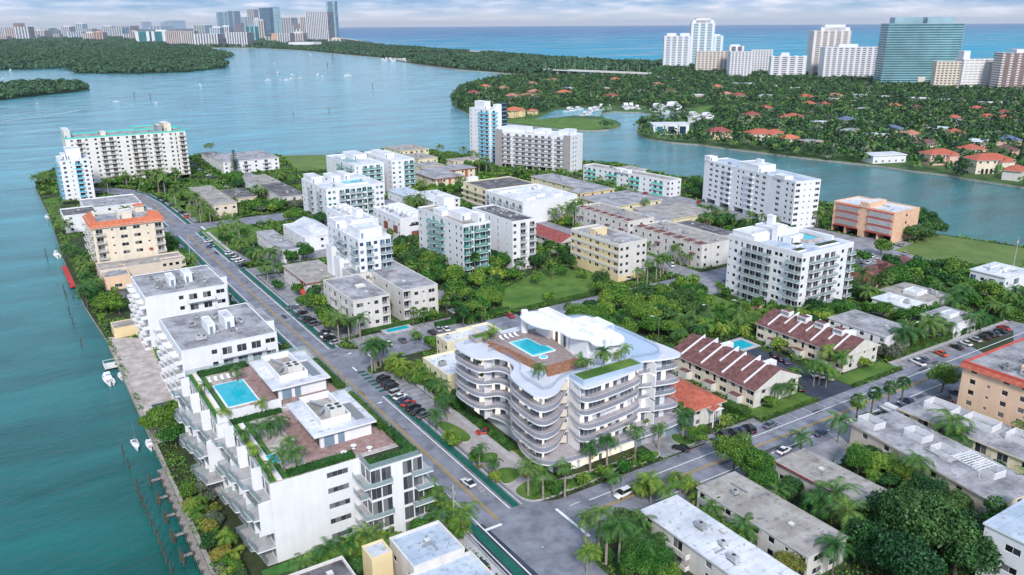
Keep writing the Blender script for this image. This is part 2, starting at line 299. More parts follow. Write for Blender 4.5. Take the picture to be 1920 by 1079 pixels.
def sheet(name, poly, z, mat, k='structure', dz=None, side=None):
    mb = MB()
    if dz: mb.prism(poly, z - dz, z, side or mat, mat)
    else:
        a = sum(poly[i][0] * poly[(i + 1) % len(poly)][1] - poly[(i + 1) % len(poly)][0] * poly[i][1] for i in range(len(poly)))
        mb.face([(p[0], p[1], z) for p in (poly if a > 0 else poly[::-1])], mat)
    o = mb.build(name); o['kind'] = k
    return o
def rot2(gx, gy):
    ch, sh = math.cos(HEAD), math.sin(HEAD); return (gx * ch + gy * sh, -gx * sh + gy * ch)
_c = [(math.cos(a * math.pi / 36) * 60000, math.sin(a * math.pi / 36) * 60000) for a in range(72)]
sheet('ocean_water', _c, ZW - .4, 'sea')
PX = lambda pts, z=0: [P(x, y, z) for x, y in pts]
# bay water lies over the ocean sheet and ends under the barrier land
bay = PX([(480, 84), (640, 92), (800, 104), (955, 119), (1100, 125), (1300, 135), (1500, 150), (1900, 175), (2600, 230)]) + [rot2(700, -400), rot2(-900, -400)] + PX([(-900, 400), (-900, 95), (-200, 84)])
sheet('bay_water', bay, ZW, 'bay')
# ---------------------------------------------------------------- land
main = [(22.3, 60), (22.3, 285), (20, 330), (19.5, 410), (21.5, 510)] + PX([(66, 352), (72, 330), (130, 300), (200, 290), (345, 294), (380, 289), (430, 290), (530, 292), (627, 291), (700, 285), (770, 275), (820, 283), (870, 292), (930, 290), (1000, 296), (1100, 303), (1160, 306), (1200, 316), (1250, 328), (1300, 336), (1340, 345), (1500, 372), (1560, 384), (1640, 405), (1700, 423), (1750, 437), (1920, 463), (2300, 520)]) + [(520, 120), (420, 40), (60, 40)]
def land(name, poly, mat, side='seawall', z=0.0):
    o = sheet(name, poly, z, mat, 'structure', 3.0, side)
    return o
land('ground', main, 'soil')
pen = [(847, 192), (850, 198), (858, 204), (877, 213), (900, 218), (945, 230), (1000, 237), (1060, 243), (1110, 245), (1140, 243), (1160, 238), (1165, 233), (1155, 226), (1135, 222), (1128, 217), (1130, 212), (1150, 209), (1200, 211), (1240, 215), (1288, 217), (1293, 225), (1260, 230), (1200, 236), (1195, 243), (1197, 251), (1212, 260), (1260, 267), (1310, 271), (1355, 277), (1437, 287), (1500, 295), (1565, 302), (1650, 311), (1712, 320), (1777, 328), (1815, 335), (1920, 351), (2300, 400), (2600, 260), (1920, 158), (1760, 150), (1560, 144), (1400, 132), (1245, 124), (1240, 140), (1180, 142), (1072, 144), (1000, 146), (940, 150), (900, 157), (868, 168), (852, 180)]
land('peninsula_ground', PX(pen), 'yard')
bar = [(-300, 92), (395, 90), (480, 90), (570, 95), (640, 102), (710, 108), (780, 121), (850, 130), (955, 138), (1010, 141), (1120, 141), (1240, 141), (1245, 118), (1155, 116), (1100, 112), (1035, 108), (955, 101), (855, 95), (780, 89), (730, 86), (680, 78), (636, 72), (633, 60), (628, 52.5), (0, 57), (-300, 59)]
land('barrier_ground', PX(bar), 'soil', 'sand')
sheet('beach', PX([(636, 72), (680, 78), (730, 86), (780, 89), (855, 95), (955, 101), (1035, 108), (1155, 116), (1245, 118), (1245, 117), (1155, 114.6), (1035, 106.6), (955, 99.8), (855, 93.8), (780, 87.8), (730, 84.6), (680, 76.8), (640, 71)]), -.2, 'sand', dz=2.5)
isl = [(-300, 88), (0, 84), (180, 80), (330, 84), (387, 90), (400, 97), (432, 102), (434, 106), (412, 112), (426, 121), (422, 127), (345, 135), (250, 138), (140, 137), (137, 131), (120, 131), (170, 128), (120, 126), (70, 124), (60, 130), (0, 131), (0, 124), (40, 119), (85, 117), (0, 116), (-300, 116)]
land('mangrove_island_ground', PX(isl), 'seabed_green', 'seabed_green', .2)
isl2 = [(-300, 215), (0, 187), (60, 180), (120, 174), (168, 168), (160, 160), (100, 156), (0, 163), (-300, 180)]
land('small_island_ground', PX(isl2), 'seabed_green', 'seabed_green', .2)
# ---------------------------------------------------------------- streets
RD = []
def road(name, poly, z=.05, mat='asphalt', label=None):
    z += .0025 * len(RD) - .04
    RD.append(poly); return sheet(name, poly, z, mat)
def R4(e0, e1, n0, n1): return [(e0, n0), (e1, n0), (e1, n1), (e0, n1)]
def bandpoly(pts, w0, w1):
    """the strip between offsets w0 and w1 to one side of a line"""
    def off(w):
        o = []
        for i in range(len(pts)):
            a = pts[max(0, i - 1)]; b = pts[min(len(pts) - 1, i + 1)]; d = math.hypot(b[0] - a[0], b[1] - a[1])
            o.append((pts[i][0] + (b[1] - a[1]) / d * w, pts[i][1] - (b[0] - a[0]) / d * w))
        return o
    return off(w0) + off(w1)[::-1]
DR = [(77.2, 40), (77.2, 200), (76.9, 330), (76.7, 420), (76.4, 470), (75.4, 515), (72.5, 545), (66, 566), (54, 582), (38, 592)]
road('street', bandpoly(DR, -8.2, 8.2))                                  # bay drive
road('street', R4(85.3, 360, 110.5, 126.3))                              # near cross street
sheet('street', R4(70, 90, 100, 114), .054, 'asphalt') if False else None
road('street', R4(85, 356, 220, 233), mat='asphalt')                    # second cross street
road('street', R4(84.6, 200, 428, 447), mat='asphalt')                    # third cross street
road('street', bandpoly([(344, 90), (342, 180), (341, 260), (330, 310), (340, 330), (344, 420)], -9, 9), mat='asphalt_side')   # east drive
road('street', R4(233, 244, 233, 420), mat='asphalt_side')
# corner flares
def fan(cx, cy, r, a0, sx, sy):
    pts = [(cx, cy)] + [(cx + sx * r * (1 - math.cos(t * math.pi / 16)), cy + sy * r * (1 - math.sin(t * math.pi / 16))) for t in range(9)]
    return pts
for cx, cy, sx, sy, r in ((85.3, 126.2, 1, 1, 9), (85.3, 110.6, 1, -1, 9), (85.3, 232.9, 1, 1, 6), (85.3, 220.1, 1, -1, 6), (84.7, 446.9, 1, 1, 6), (84.7, 428.1, 1, -1, 6)):
    road('street', fan(cx - .05 * sx, cy - .05 * sy, r, 0, sx, sy), .051)
# parking strips and lots
def lot(poly, mat='asphalt_side', z=.045, name='parking_lot'): return road(name, poly, z, mat)
lot(R4(85.4, 92.6, 132.5, 212)); lot(R4(85.3, 94, 245, 332)); lot(R4(90, 130, 232.9, 243)); lot(R4(85, 96, 334, 346))
lot(R4(85.2, 92, 452, 520)); lot(R4(60, 68.8, 430, 500))
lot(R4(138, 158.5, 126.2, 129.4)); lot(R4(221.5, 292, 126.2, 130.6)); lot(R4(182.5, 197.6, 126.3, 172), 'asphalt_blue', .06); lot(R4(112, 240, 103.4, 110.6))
lot(R4(95, 130, 345, 368)); lot(PX([(380, 300), (475, 352), (520, 345), (400, 296)])); lot(PX([(410, 472), (440, 470), (475, 490), (440, 500)]))
lot(PX([(800, 545), (880, 540), (880, 560), (820, 565)])); lot(R4(352, 362, 150, 230)); lot(PX([(1330, 370), (1480, 415), (1500, 440), (1300, 400)]))
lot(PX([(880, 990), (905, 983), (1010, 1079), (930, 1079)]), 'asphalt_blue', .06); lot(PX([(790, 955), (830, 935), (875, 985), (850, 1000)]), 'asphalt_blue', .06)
lot(PX([(1250, 545), (1335, 515), (1380, 545), (1300, 560)]), 'asphalt_side'); lot(PX([(1560, 470), (1640, 455), (1680, 480), (1640, 520)]), 'asphalt_side')
lot(PX([(1160, 372), (1200, 365), (1330, 395), (1250, 420)])); lot(PX([(905, 340), (950, 330), (1010, 365), (960, 372)]))
# bike lanes, kerbs and painted lines
def seg(pts, n0, n1):
    q = [p for p in pts if n0 < p[1] < n1]
    def at(n):
        for a, b in zip(pts, pts[1:]):
            if a[1] <= n <= b[1]: return (a[0] + (b[0] - a[0]) * (n - a[1]) / (b[1] - a[1]), n)
    return [at(n0)] + q + [at(n1)]
for n0, n1, s in ((129, 196, 1), (238, 346, 1), (360, 426, 1), (448, 560, 1), (50, 424, -1), (448, 560, -1)):
    a, b = (5.2, 6.9) if s > 0 else (-6.8, -5.0)
    sheet('bike_lane', bandpoly(seg(DR, n0, n1), a, b), .17, 'bikegreen')
    for q in ((4.2, 4.5), (7.4, 7.6)): sheet('road_marking', bandpoly(seg(DR, n0, n1), *(q if s > 0 else (-q[1] + .05, -q[0] + .05))), .171, 'paint')
for n in list(np.arange(199, 216, 2.6)) + list(np.arange(346.5, 359, 2.6)):
    sheet('bike_lane', R4(82.1, 84.4, n, n + 1.1), .17, 'bikegreen')
for a, b in ((-.32, -.12), (.12, .32)):
    for n0, n1 in ((127, 424), (448, 555)): sheet('road_marking', bandpoly(seg(DR, n0, n1), a, b), .172, 'paintyellow')
    sheet('road_marking', R4(97, 350, 118.3 + a, 118.3 + b), .172, 'paintyellow')
for q in (R4(72.8, 77, 124.6, 125.4), R4(89.5, 90.2, 111.5, 123.4), R4(98, 350, 122.0, 122.25), R4(110, 350, 113.8, 114.05), R4(93, 96, 122.6, 122.8), R4(82, 82.6, 216.5, 220), R4(90, 90.6, 222, 227), R4(229.5, 230.2, 222.5, 229), R4(86, 87, 429, 438)):
    sheet('road_marking', q, .173, 'paint')
for e in np.arange(162, 221, 6.0): sheet('parking_line', R4(e, e + .12, 122.4, 126.1), .176, 'paint')
for e in np.arange(222, 290, 2.9): sheet('parking_line', R4(e, e + .12, 126.4, 130.4), .176, 'paint')
for n in np.arange(134, 212, 2.75): sheet('parking_line', R4(85.6, 92.4, n, n + .12), .176, 'paint')
for n in np.arange(247, 332, 2.75): sheet('parking_line', R4(85.6, 92, n, n + .12), .176, 'paint')
for e in np.arange(92, 130, 2.8): sheet('parking_line', R4(e, e + .12, 237.5, 242.8), .176, 'paint')
# kerbs and pavements
def kerb(pts, w=.3, h=.26, name='kerb'):
    o = MB().strip(pts, .02, h, w, 'concrete').build(name); return struct(o)
kerb(seg(DR, 46, 424)[:1] and [(p[0] - 8.3, p[1]) for p in seg(DR, 46, 424)]); 
sheet('sidewalk', [(66.6, 46), (68.6, 46), (68.6, 420), (66.6, 420)], .24, 'sidewalk', dz=.25)
for poly in (R4(92.8, 94.4, 132.5, 212), R4(94.2, 95.8, 247, 330), R4(222, 290, 130.7, 131.9), R4(112, 240, 101.6, 103.2), R4(66.5, 68.5, 450, 520), R4(85.4, 87, 362, 424)):
    sheet('sidewalk', poly, .24, 'sidewalk', dz=.25)
# lawns
def lawn(poly, mat='lawn', z=.09, name='lawn'): return sheet(name, poly, z, mat, dz=.1)
lawn(PX([(372, 432), (450, 417), (492, 430), (478, 455), (455, 466), (410, 468)])); lawn(PX([(527, 292), (629, 291), (640, 318), (560, 322)]), 'lawn_dry')
lawn(PX([(940, 585), (1040, 570), (1120, 545), (1125, 515), (1030, 498), (940, 545)])); lawn(PX([(1080, 605), (1230, 620), (1420, 610), (1440, 590), (1310, 545), (1230, 555)]), 'lawn')
lawn(PX([(1676, 470), (1755, 440), (1925, 466), (1925, 500), (1800, 500)]), 'lawn_dry'); lawn(PX([(945, 229), (1060, 242), (1110, 244), (1150, 240), (1160, 236), (1150, 228), (1060, 222), (950, 224)]), 'lawn')
lawn(PX([(1300, 213), (1370, 214), (1380, 208), (1440, 205), (1420, 196), (1310, 200)]), 'lawn'); lawn(R4(30, 52, 134.5, 137.5), 'turf') ; lawn(R4(63.2, 66.5, 132.5, 146), 'turf', .14)
lawn(R4(198, 221, 126.6, 134), 'lawn', .15); lawn(R4(160, 182, 126.6, 134), 'lawn', .15); lawn(R4(136, 140.5, 127, 150), 'lawn', .15); lawn(R4(94.6, 97.5, 134, 196), 'lawn', .12); lawn(R4(95.9, 101, 249, 300), 'soil', .12)
lawn(PX([(320, 380), (300, 360), (350, 380), (345, 400)]), 'lawn', .1); lawn(R4(88, 101, 452, 500), 'lawn', .1); lawn(R4(22.6, 33, 505, 520), 'lawn_dry', .1); lawn(R4(22.6, 32, 400, 450), 'soil', .1)
lawn(PX([(80, 375), (110, 370), (115, 400), (95, 405)]), 'lawn', .12); lawn(PX([(1900, 690), (1800, 640), (1900, 620)]), 'soil', .1); lawn(R4(160, 176, 220, 232.8) , 'lawn', .1) if False else None

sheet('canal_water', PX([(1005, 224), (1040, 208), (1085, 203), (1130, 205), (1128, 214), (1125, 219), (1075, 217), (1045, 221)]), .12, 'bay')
# ---------------------------------------------------------------- building kit
TOK = {  # weight, width, sill, height
 '.': (.5, 0, 0, 0), ',': (.22, 0, 0, 0), 's': (.8, .8, 1.3, .8), 'w': (1, 1.5, .9, 1.35), 'W': (1.4, 2.7, .9, 1.4), 'n': (.8, .9, .35, 2.0),
 'g': (1, 99, .15, 2.4), 'B': (1.4, 2.6, .08, 2.25), 'b': (1.4, 2.4, .08, 2.25), 'L': (1.5, 99, .0, 99), 'p': (1.5, 99, 0, 99), 'd': (.7, 1.0, .05, 2.1), 'T': (1.6, 4.4, 1.0, 1.2), 'G': (1, 99, .1, 3.0)}
_W = {}
def win_mesh(w, h, glass='glass', frame='frame_white', kind='window'):
    k = (round(w, 1), round(h, 1), glass, frame)
    if k in _W: return _W[k]
    w, h = k[0], k[1]; mb = MB(); t = .07
    mb.box(-w / 2, w / 2, -.06, .0, 0, t, frame); mb.box(-w / 2, w / 2, -.06, 0, h - t, h, frame)
    n = max(1, round(w / 1.1)); s = w / n
    for i in range(n + 1):
        x = -w / 2 + s * i; a = max(-w / 2, x - t / 2); b = min(w / 2, x + t / 2); mb.box(a, b, -.06, 0, t, h - t, frame)
    for i in range(n):
        a = -w / 2 + s * i; mb.face([(a, -.02, t), (a + s, -.02, t), (a + s, -.02, h - t), (a, -.02, h - t)], glass)
    _W[k] = mb.mesh('window'); return _W[k]
_B = {}
def bal_mesh(w, d, style, wall='white', two=False):
    k = (round(w, 1), d, style, wall)
    if k in _B: return _B[k]
    w = k[0]; mb = MB().box(-w / 2, w / 2, -d, 0.0, -.22, 0.0, wall, 'concrete'); r = MB(); h = 1.05
    if style[:2] in ('s', 's:'):
        q = style[2:] or wall; r.box(-w / 2, w / 2, -d, -d + .12, 0.002, .95, q); r.box(-w / 2, -w / 2 + .12, -d + .12, 0, .002, .95, q); r.box(w / 2 - .12, w / 2, -d + .12, 0, .002, .95, q)
    elif style in MATS and style.startswith('rail'):
        for a, b, c, e in ((-w / 2, w / 2, -d, -d + .04), (-w / 2, -w / 2 + .04, -d + .04, 0), (w / 2 - .04, w / 2, -d + .04, 0)): r.box(a, b, c, e, .002, h, style)
        r.box(-w / 2 - .02, w / 2 + .02, -d - .03, -d + .07, h, h + .06, 'frame_white')
    else:
        m = style if style in MATS else 'frame_white'; n = max(3, int(w / .35))
        for i in range(n + 1): x = -w / 2 + (w - .05) * i / n; r.box(x, x + .05, -d, -d + .05, 0.002, h, m)
        r.box(-w / 2, w / 2, -d, -d + .06, h, h + .08, m)
        for sx in (-w / 2, w / 2 - .05):
            for i in range(1, 4): r.box(sx, sx + .05, -d + d * i / 4, -d + d * i / 4 + .05, .002, h, m)
            r.box(sx, sx + .06, -d, 0, h, h + .08, m)
    _B[k] = (mb.mesh('balcony'), r.mesh('railing')); return _B[k]
def spans(pat, width):
    tot = sum(TOK[c][0] for c in pat); x = 0; o = []
    for c in pat: w = TOK[c][0] / tot * width; o.append((c, x, x + w)); x += w
    return o
class Bld:
    def __init__(s, root, glass='glass', rail='bars', frame='frame_white', wall='white', bd=1.4):
        s.root = root; s.glass = glass; s.rail = rail; s.frame = frame; s.wall = wall; s.bd = bd; s.wins = []; s.bals = []; s.walls = MB(); s.voids = MB()
    def facade(s, O, U, width, z0, z1, pat, wall=None, rows=None, n=1):
        """n storeys of wall between z0 and z1 with an opening, a recess and reveals for each bay"""
        mb = s.walls; m = wall or s.wall; Nn = (U[1], -U[0]); fh = (z1 - z0) / n
        def pt(x, d, z): return (O[0] + U[0] * x - Nn[0] * d, O[1] + U[1] * x - Nn[1] * d, z)
        for f in range(n):
            p = (rows[f] if rows and f < len(rows) and rows[f] is not None else pat) or '.'
            a0, a1 = z0 + f * fh, z0 + (f + 1) * fh; run = None
            for c, xa, xb in spans(p, width):
                wt, ww, sill, hh = TOK[c]; bw = xb - xa
                if ww == 0:
                    mb.face([pt(xa, 0, a0), pt(xb, 0, a0), pt(xb, 0, a1), pt(xa, 0, a1)], m)
                else:
                    w = min(ww, bw * (.9 if ww == 99 else .84)); h = min(hh, fh - sill - (.35 if hh != 99 else .5)); c0 = (xa + xb) / 2; l, r = c0 - w / 2, c0 + w / 2; b, t = a0 + sill, a0 + sill + h
                    d = {'L': 1.5, 'p': 5.0}.get(c, .16)
                    mb.face([pt(xa, 0, a0), pt(l, 0, a0), pt(l, 0, a1), pt(xa, 0, a1)], m); mb.face([pt(r, 0, a0), pt(xb, 0, a0), pt(xb, 0, a1), pt(r, 0, a1)], m)
                    if sill > .01: mb.face([pt(l, 0, a0), pt(r, 0, a0), pt(r, 0, b), pt(l, 0, b)], m)
                    mb.face([pt(l, 0, t), pt(r, 0, t), pt(r, 0, a1), pt(l, 0, a1)], m)
                    mb.face([pt(l, 0, b), pt(r, 0, b), pt(r, d, b), pt(l, d, b)], m); mb.face([pt(l, d, t), pt(r, d, t), pt(r, 0, t), pt(l, 0, t)], m)
                    mb.face([pt(l, 0, t), pt(l, 0, b), pt(l, d, b), pt(l, d, t)], m); mb.face([pt(r, d, t), pt(r, d, b), pt(r, 0, b), pt(r, 0, t)], m)
                    ang = math.atan2(U[1], U[0])
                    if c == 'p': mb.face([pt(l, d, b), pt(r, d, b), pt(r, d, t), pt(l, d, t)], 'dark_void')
                    else:
                        if c == 'L': mb.face([pt(l, d + .02, b), pt(r, d + .02, b), pt(r, d + .02, t), pt(l, d + .02, t)], m); s.wins.append((pt(c0, d - .0, b + .05), ang, w * .8, h - .25)); s.bals.append((pt(c0, 1.42, b + .01), ang, w - .1, 1.3, 0))
                        else: s.wins.append((pt(c0, d, b), ang, w, h))
                if c == 'B': run = (run[0], xb) if run else (xa, xb)
                if c != 'B' and run: s.bals.append((pt((run[0] + run[1]) / 2, 0, a0 + .05), ang0(U), run[1] - run[0] - .1, s.bd, 1)); run = None
                if c == 'b': s.bals.append((pt((xa + xb) / 2, 0, a0 + .05), ang0(U), bw - .3, s.bd, 1))
            if run: s.bals.append((pt((run[0] + run[1]) / 2, 0, a0 + .05), ang0(U), run[1] - run[0] - .1, s.bd, 1))
    def finish(s, cap=100):
        s.walls.build('wall', s.root)
        R = s.root.location
        key = lambda q: (q[0][0] + R.x) ** 2 + (q[0][1] + R.y) ** 2 + (CAMH - q[0][2]) ** 2
        for lst, nm in ((s.wins, 'window'), (s.bals, 'balcony')):
            lst.sort(key=key); far = lst[cap:]
            for q in lst[:cap]:
                if nm == 'window': OB('window', win_mesh(q[2], q[3], s.glass, s.frame), s.root, q[0], q[1])
                else:
                    a, b = bal_mesh(q[2], q[3], s.rail, s.wall)
                    if q[4]: o = OB('balcony', a, s.root, q[0], q[1]); OB('railing', b, o)
                    else: OB('railing', b, s.root, q[0], q[1])
            if far:
                mb = MB()
                for q in far:
                    mes = [win_mesh(q[2], q[3], s.glass, s.frame)] if nm == 'window' else list(bal_mesh(q[2], q[3], s.rail, s.wall))[0 if q[4] else 1:]
                    ca, sa = math.cos(q[1]), math.sin(q[1])
                    for me in mes:
                        i = len(mb.v); mb.v += [(q[0][0] + v.co.x * ca - v.co.y * sa, q[0][1] + v.co.x * sa + v.co.y * ca, q[0][2] + v.co.z) for v in me.vertices]
                        for p in me.polygons: mb.f.append(tuple(i + k for k in p.vertices)); mb.m.append(mb.mi(me.materials[p.material_index]))
                stuff(mb.build(nm, s.root))
def ang0(U): return math.atan2(U[1], U[0])
FPOLY = []
_AC = {}
def ac_mesh(k):
    if k in _AC: return _AC[k]
    mb = MB(); r = random.Random(k); w, d, h = (1.1, 1.1, 1.0) if k % 3 else (2.0, 1.2, 1.3)
    mb.box(-w / 2, w / 2, -d / 2, d / 2, .12, h, 'acgrey'); mb.tube((0, 0, h + .002), (0, 0, h + .08), .38, .38, 'darkmetal', 8)
    mb.box(-w / 2 - .1, w / 2 + .1, -d / 2 - .1, -d / 2 + .02, 0, .12, 'darkmetal'); mb.box(-w / 2 - .1, w / 2 + .1, d / 2 - .02, d / 2 + .1, 0, .12, 'darkmetal')
    mb.tube((w / 2, 0, .2), (w / 2 + .9, .2, .12), .05, .05, 'metal', 5)
    _AC[k] = mb.mesh('air_conditioner'); return _AC[k]
def rect_px(P0, P1, P2, h, n0=None, e1=None):
    a = P(*P0, h); b = P(*P1, h) if P1 else None; c = P(*P2, h) if P2 else None
    return a, b, c
def apt(name, label, cat, h, fl, rect, S='', W='', Sr=None, Wr=None, wall='white', roof='roof_grey', ph=.55, ov=0.0, fascia=None, rooms=(), ac=0, acz=None, glass='glass', rail='bars', frame='frame_white', bd=1.4, lm=None, base=0.0, group=None, swall=None, pipes=6, E='', N='', rot=None):
    """rect: (P0, P1, P2) roof pixels of the near, right and left corners, or (e0, n0, e1, n1)"""
    h += (len(LMK) % 41) * .007      # no two roofs share a plane
    if len(rect) == 3:
        a, b, c = P(*rect[0], h), P(*rect[1], h), P(*rect[2], h); e0, n0, e1, n1 = a[0], a[1], b[0], c[1]
    else: e0, n0, e1, n1 = rect
    th = 0.0
    if rot and len(rect) == 3:
        th = math.atan2(-(c[0] - a[0]), c[1] - a[1]); w = (b[0] - a[0]) * math.cos(th) + (b[1] - a[1]) * math.sin(th); d = math.hypot(c[0] - a[0], c[1] - a[1])
    elif rot: th = math.radians(rot); w, d = e1, n1
    else: w, d = e1 - e0, n1 - n0
    root = thing(name, label, cat, (e0, n0, 0), th, group); B = Bld(root, glass, rail, frame, wall, bd)
    fl = fl or 1
    if base > 0:
        for O, U, L in (((0, 0), (1, 0), w), ((w, 0), (0, 1), d), ((w, d), (-1, 0), w), ((0, d), (0, -1), d)): B.facade(O, U, L, 0, base, '.')
    B.facade((0, 0), (1, 0), w, base, h, S or '.', swall, Sr, fl); B.facade((0, d), (0, -1), d, base, h, W or '.', None, Wr, fl)
    B.facade((w, 0), (0, 1), d, base, h, E or '.', n=1 if not E else fl); B.facade((w, d), (-1, 0), w, base, h, N or '.', n=1 if not N else fl)
    B.finish()
    rf = MB()
    if ov > 0:
        rf.box(-ov, w + ov, -ov, d + ov, h, h + .35, fascia or wall, roof).build('roof', root)
    else:
        rf.box(.02, w - .02, .02, d - .02, h - .25, h - .02, roof); rf.build('roof', root)
        MB().ring(-.05, w + .05, -.05, d + .05, h - .02, h + ph, .3, fascia or wall).build('parapet', root)
    zt = h + (.35 if ov > 0 else 0)
    for q in rooms:
        x0, x1, y0, y1, hh = q[0] * w, q[1] * w, q[2] * d, q[3] * d, q[4]; mt = q[5] if len(q) > 5 else wall
        m = MB().box(x0, x1, y0, y1, zt - .01, zt + hh, mt, 'roof_white'); m.ring(x0 - .06, x1 + .06, y0 - .06, y1 + .06, zt + hh - .3, zt + hh + .25, .22, mt)
        if hh > 2.2 and (x1 - x0) > 2: m.box(x0 + .5, x0 + 1.4, y0 - .03, y0, zt, zt + 2.05, 'bluegrey')
        m.build('rooftop_room', root)
    r = random.Random(hash(label) % 9999 if False else len(label) * 7 + int(abs(e0)))
    for i in range(ac):
        x0, x1, y0, y1 = acz or (.12, .88, .12, .88)
        o = OB('air_conditioner', ac_mesh(r.randrange(6)), root, (w * (x0 + (x1 - x0) * r.random()), d * (y0 + (y1 - y0) * r.random()), zt), r.choice((0, 1.57)) + r.uniform(-.1, .1))
    if pipes:
        for i in range(pipes):
            x, y = w * r.uniform(.1, .9), d * r.uniform(.1, .9); MB().tube((x, y, zt - .01), (x, y, zt + .5), .09, .09, 'metal', 6).build('vent_pipe', root)
    if pipes and w > 7 and d > 9:
        for i in range(2):
            x, y = w * r.uniform(.15, .7), d * r.uniform(.15, .8); q = MB(); q.box(x, x + .35, y, y + r.uniform(2, 5), zt + .12, zt + .42, 'metal') if i else q.box(x, x + r.uniform(2, 4), y, y + .3, zt + .12, zt + .4, 'metal'); q.box(x + .02, x + .33, y + .1, y + .28, zt - .01, zt + .119, 'darkmetal'); q.build('duct', root)
        x, y = w * r.uniform(.3, .8), d * r.uniform(.2, .8); MB().box(x, x + 1.1, y, y + 1.1, zt - .01, zt + .45, 'acgrey', 'offwhite').build('roof_hatch', root)
    cs = [(e0 + x * math.cos(th) - y * math.sin(th), n0 + x * math.sin(th) + y * math.cos(th)) for x, y in ((0, 0), (w, 0), (w, d), (0, d))]
    if th: FPOLY.append(cs); e0_, n0_ = e0, n0; cx, cy = sum(q[0] for q in cs) / 4, sum(q[1] for q in cs) / 4; e1, n1 = cx + w / 2, cy + d / 2; LMK.append((lm or label, cx, cy, max(w, d) / 2, cx - w / 2, cy - d / 2, e1, n1, h)); return root, e0, n0, w, d
    FOOT.append((min(e0, e1) - .5, n0 - .5, e1 + .5, n1 + .5)); LMK.append((lm or label, (e0 + e1) / 2, (n0 + n1) / 2, max(w, d) / 2, e0, n0, e1, n1, h))
    return root, e0, n0, w, d
def awning_roof(root, x0, x1, y0, y1, z, hip, mat, ov=.6, axis='y', name='roof', wallm=None):
    """hipped (hip>0) or gabled roof over a rectangle; ridge along the axis"""
    mb = MB(); X0, X1, Y0, Y1 = x0 - ov, x1 + ov, y0 - ov, y1 + ov; 
    if axis == 'y':
        xm = (X0 + X1) / 2; rise = (X1 - X0) / 2 * .42; a, b = Y0 + (X1 - X0) / 2 * hip, Y1 - (X1 - X0) / 2 * hip; A, Bp = (xm, a, z + rise), (xm, b, z + rise)
        mb.face([(X0, Y1, z), (X0, Y0, z), A, Bp], mat); mb.face([(X1, Y0, z), (X1, Y1, z), Bp, A], mat); e1, e2 = [(X0, Y0, z), (X1, Y0, z), A], [(X1, Y1, z), (X0, Y1, z), Bp]
    else:
        ym = (Y0 + Y1) / 2; rise = (Y1 - Y0) / 2 * .42; a, b = X0 + (Y1 - Y0) / 2 * hip, X1 - (Y1 - Y0) / 2 * hip; A, Bp = (a, ym, z + rise), (b, ym, z + rise)
        mb.face([(X0, Y0, z), (X1, Y0, z), Bp, A], mat); mb.face([(X1, Y1, z), (X0, Y1, z), A, Bp], mat); e1, e2 = [(X1, Y0, z), (X1, Y1, z), Bp], [(X0, Y1, z), (X0, Y0, z), A]
    for e in (e1, e2): mb.face(e, mat if hip > 0 else (wallm or mat))
    mb.box(X0, X1, Y0, Y1, z - .18, z - .002, wallm or 'offwhite')
    return mb.build(name, root)
# ---------------------------------------------------------------- the near island's buildings
def T(label, h, fl, rect, S='', W='', lm=None, name='apartment_building', cat='apartment building', **k):
    return apt(name, label, cat, h, fl, rect, S, W, lm=lm, **k)
def ER(p2, p1, p0, h):       # rect from far-left, right and near pixels
    a, b, c = P(*p2, h), P(*p1, h), P(*p0, h); return (a[0], c[1], b[0], a[1])
# north end, west of the drive
T('long cream eleven storey slab with turquoise roof edge and lobby canopy by the bay', 32, 11, ((122, 262), (344, 245), (111, 254)), S='.wBw.wBBw.wBBwBw.wnB', W='.', Sr=['p.p.p.p.p.p.p'], wall='cream', swall='ltwhite', fascia='turquoise', ph=.9, rooms=((.0, .05, .1, .9, 5, 'offwhite'), (.3, .34, .3, .6, 2), (.84, .9, .3, .9, 5), (.78, .82, .3, .8, 4, 'greywall')), ac=6, lm='the turquoise edged slab')
_r = P(344, 245, 32)
T('deeper cream end wing with turquoise roof edge behind the long slab', 31.6, 11, (_r[0] - 27, _r[1] + 19.5, _r[0] + .02, _r[1] + 46), wall='cream', fascia='turquoise', ph=.9, lm='the cream end wing')
T('white nine storey block with sky blue balconies at the bay', 24.5, 9, ((111, 304), (169, 301), (96, 295)), S='.w.s.B.w.', W='BB', rail='s:skyblue', roof='roof_white', rooms=((.3, .78, .3, .85, 6), (.12, .26, .3, .7, 3)), ac=5, lm='the blue balconied block')
T('low grey roofed motel wing behind the red tiled block', 6, 2, ((160, 393), (262, 378), (117, 379)), S='.w.w.w.w', W='w.w', wall='white', ac=4, lm='the low grey motel wing')
T('narrow white block with outside stairs beside the red tiled block', 8.5, 3, (22.5 + 3, P(148, 404, 8.5)[1], P(160, 393, 8)[0] + 4, P(122, 393, 8.5)[1]), S='w.w', W='wdw', roof='roof_dark', lm='the narrow stair block')
rt, e0, n0, w, d = T('cream six storey block with orange tiled roof edges and flag', 20.5, 6, ((172, 428), (302, 410), (159, 405)), S=',B,.s.W.W.s.B', W='b.w.b.w.b', wall='cream', bd=1.6, rail='bars', ph=.3, rooms=((.42, .62, .35, .6, 3.2), (.1, .14, .8, .9, 2)), ac=3, lm='the orange tiled cream block')
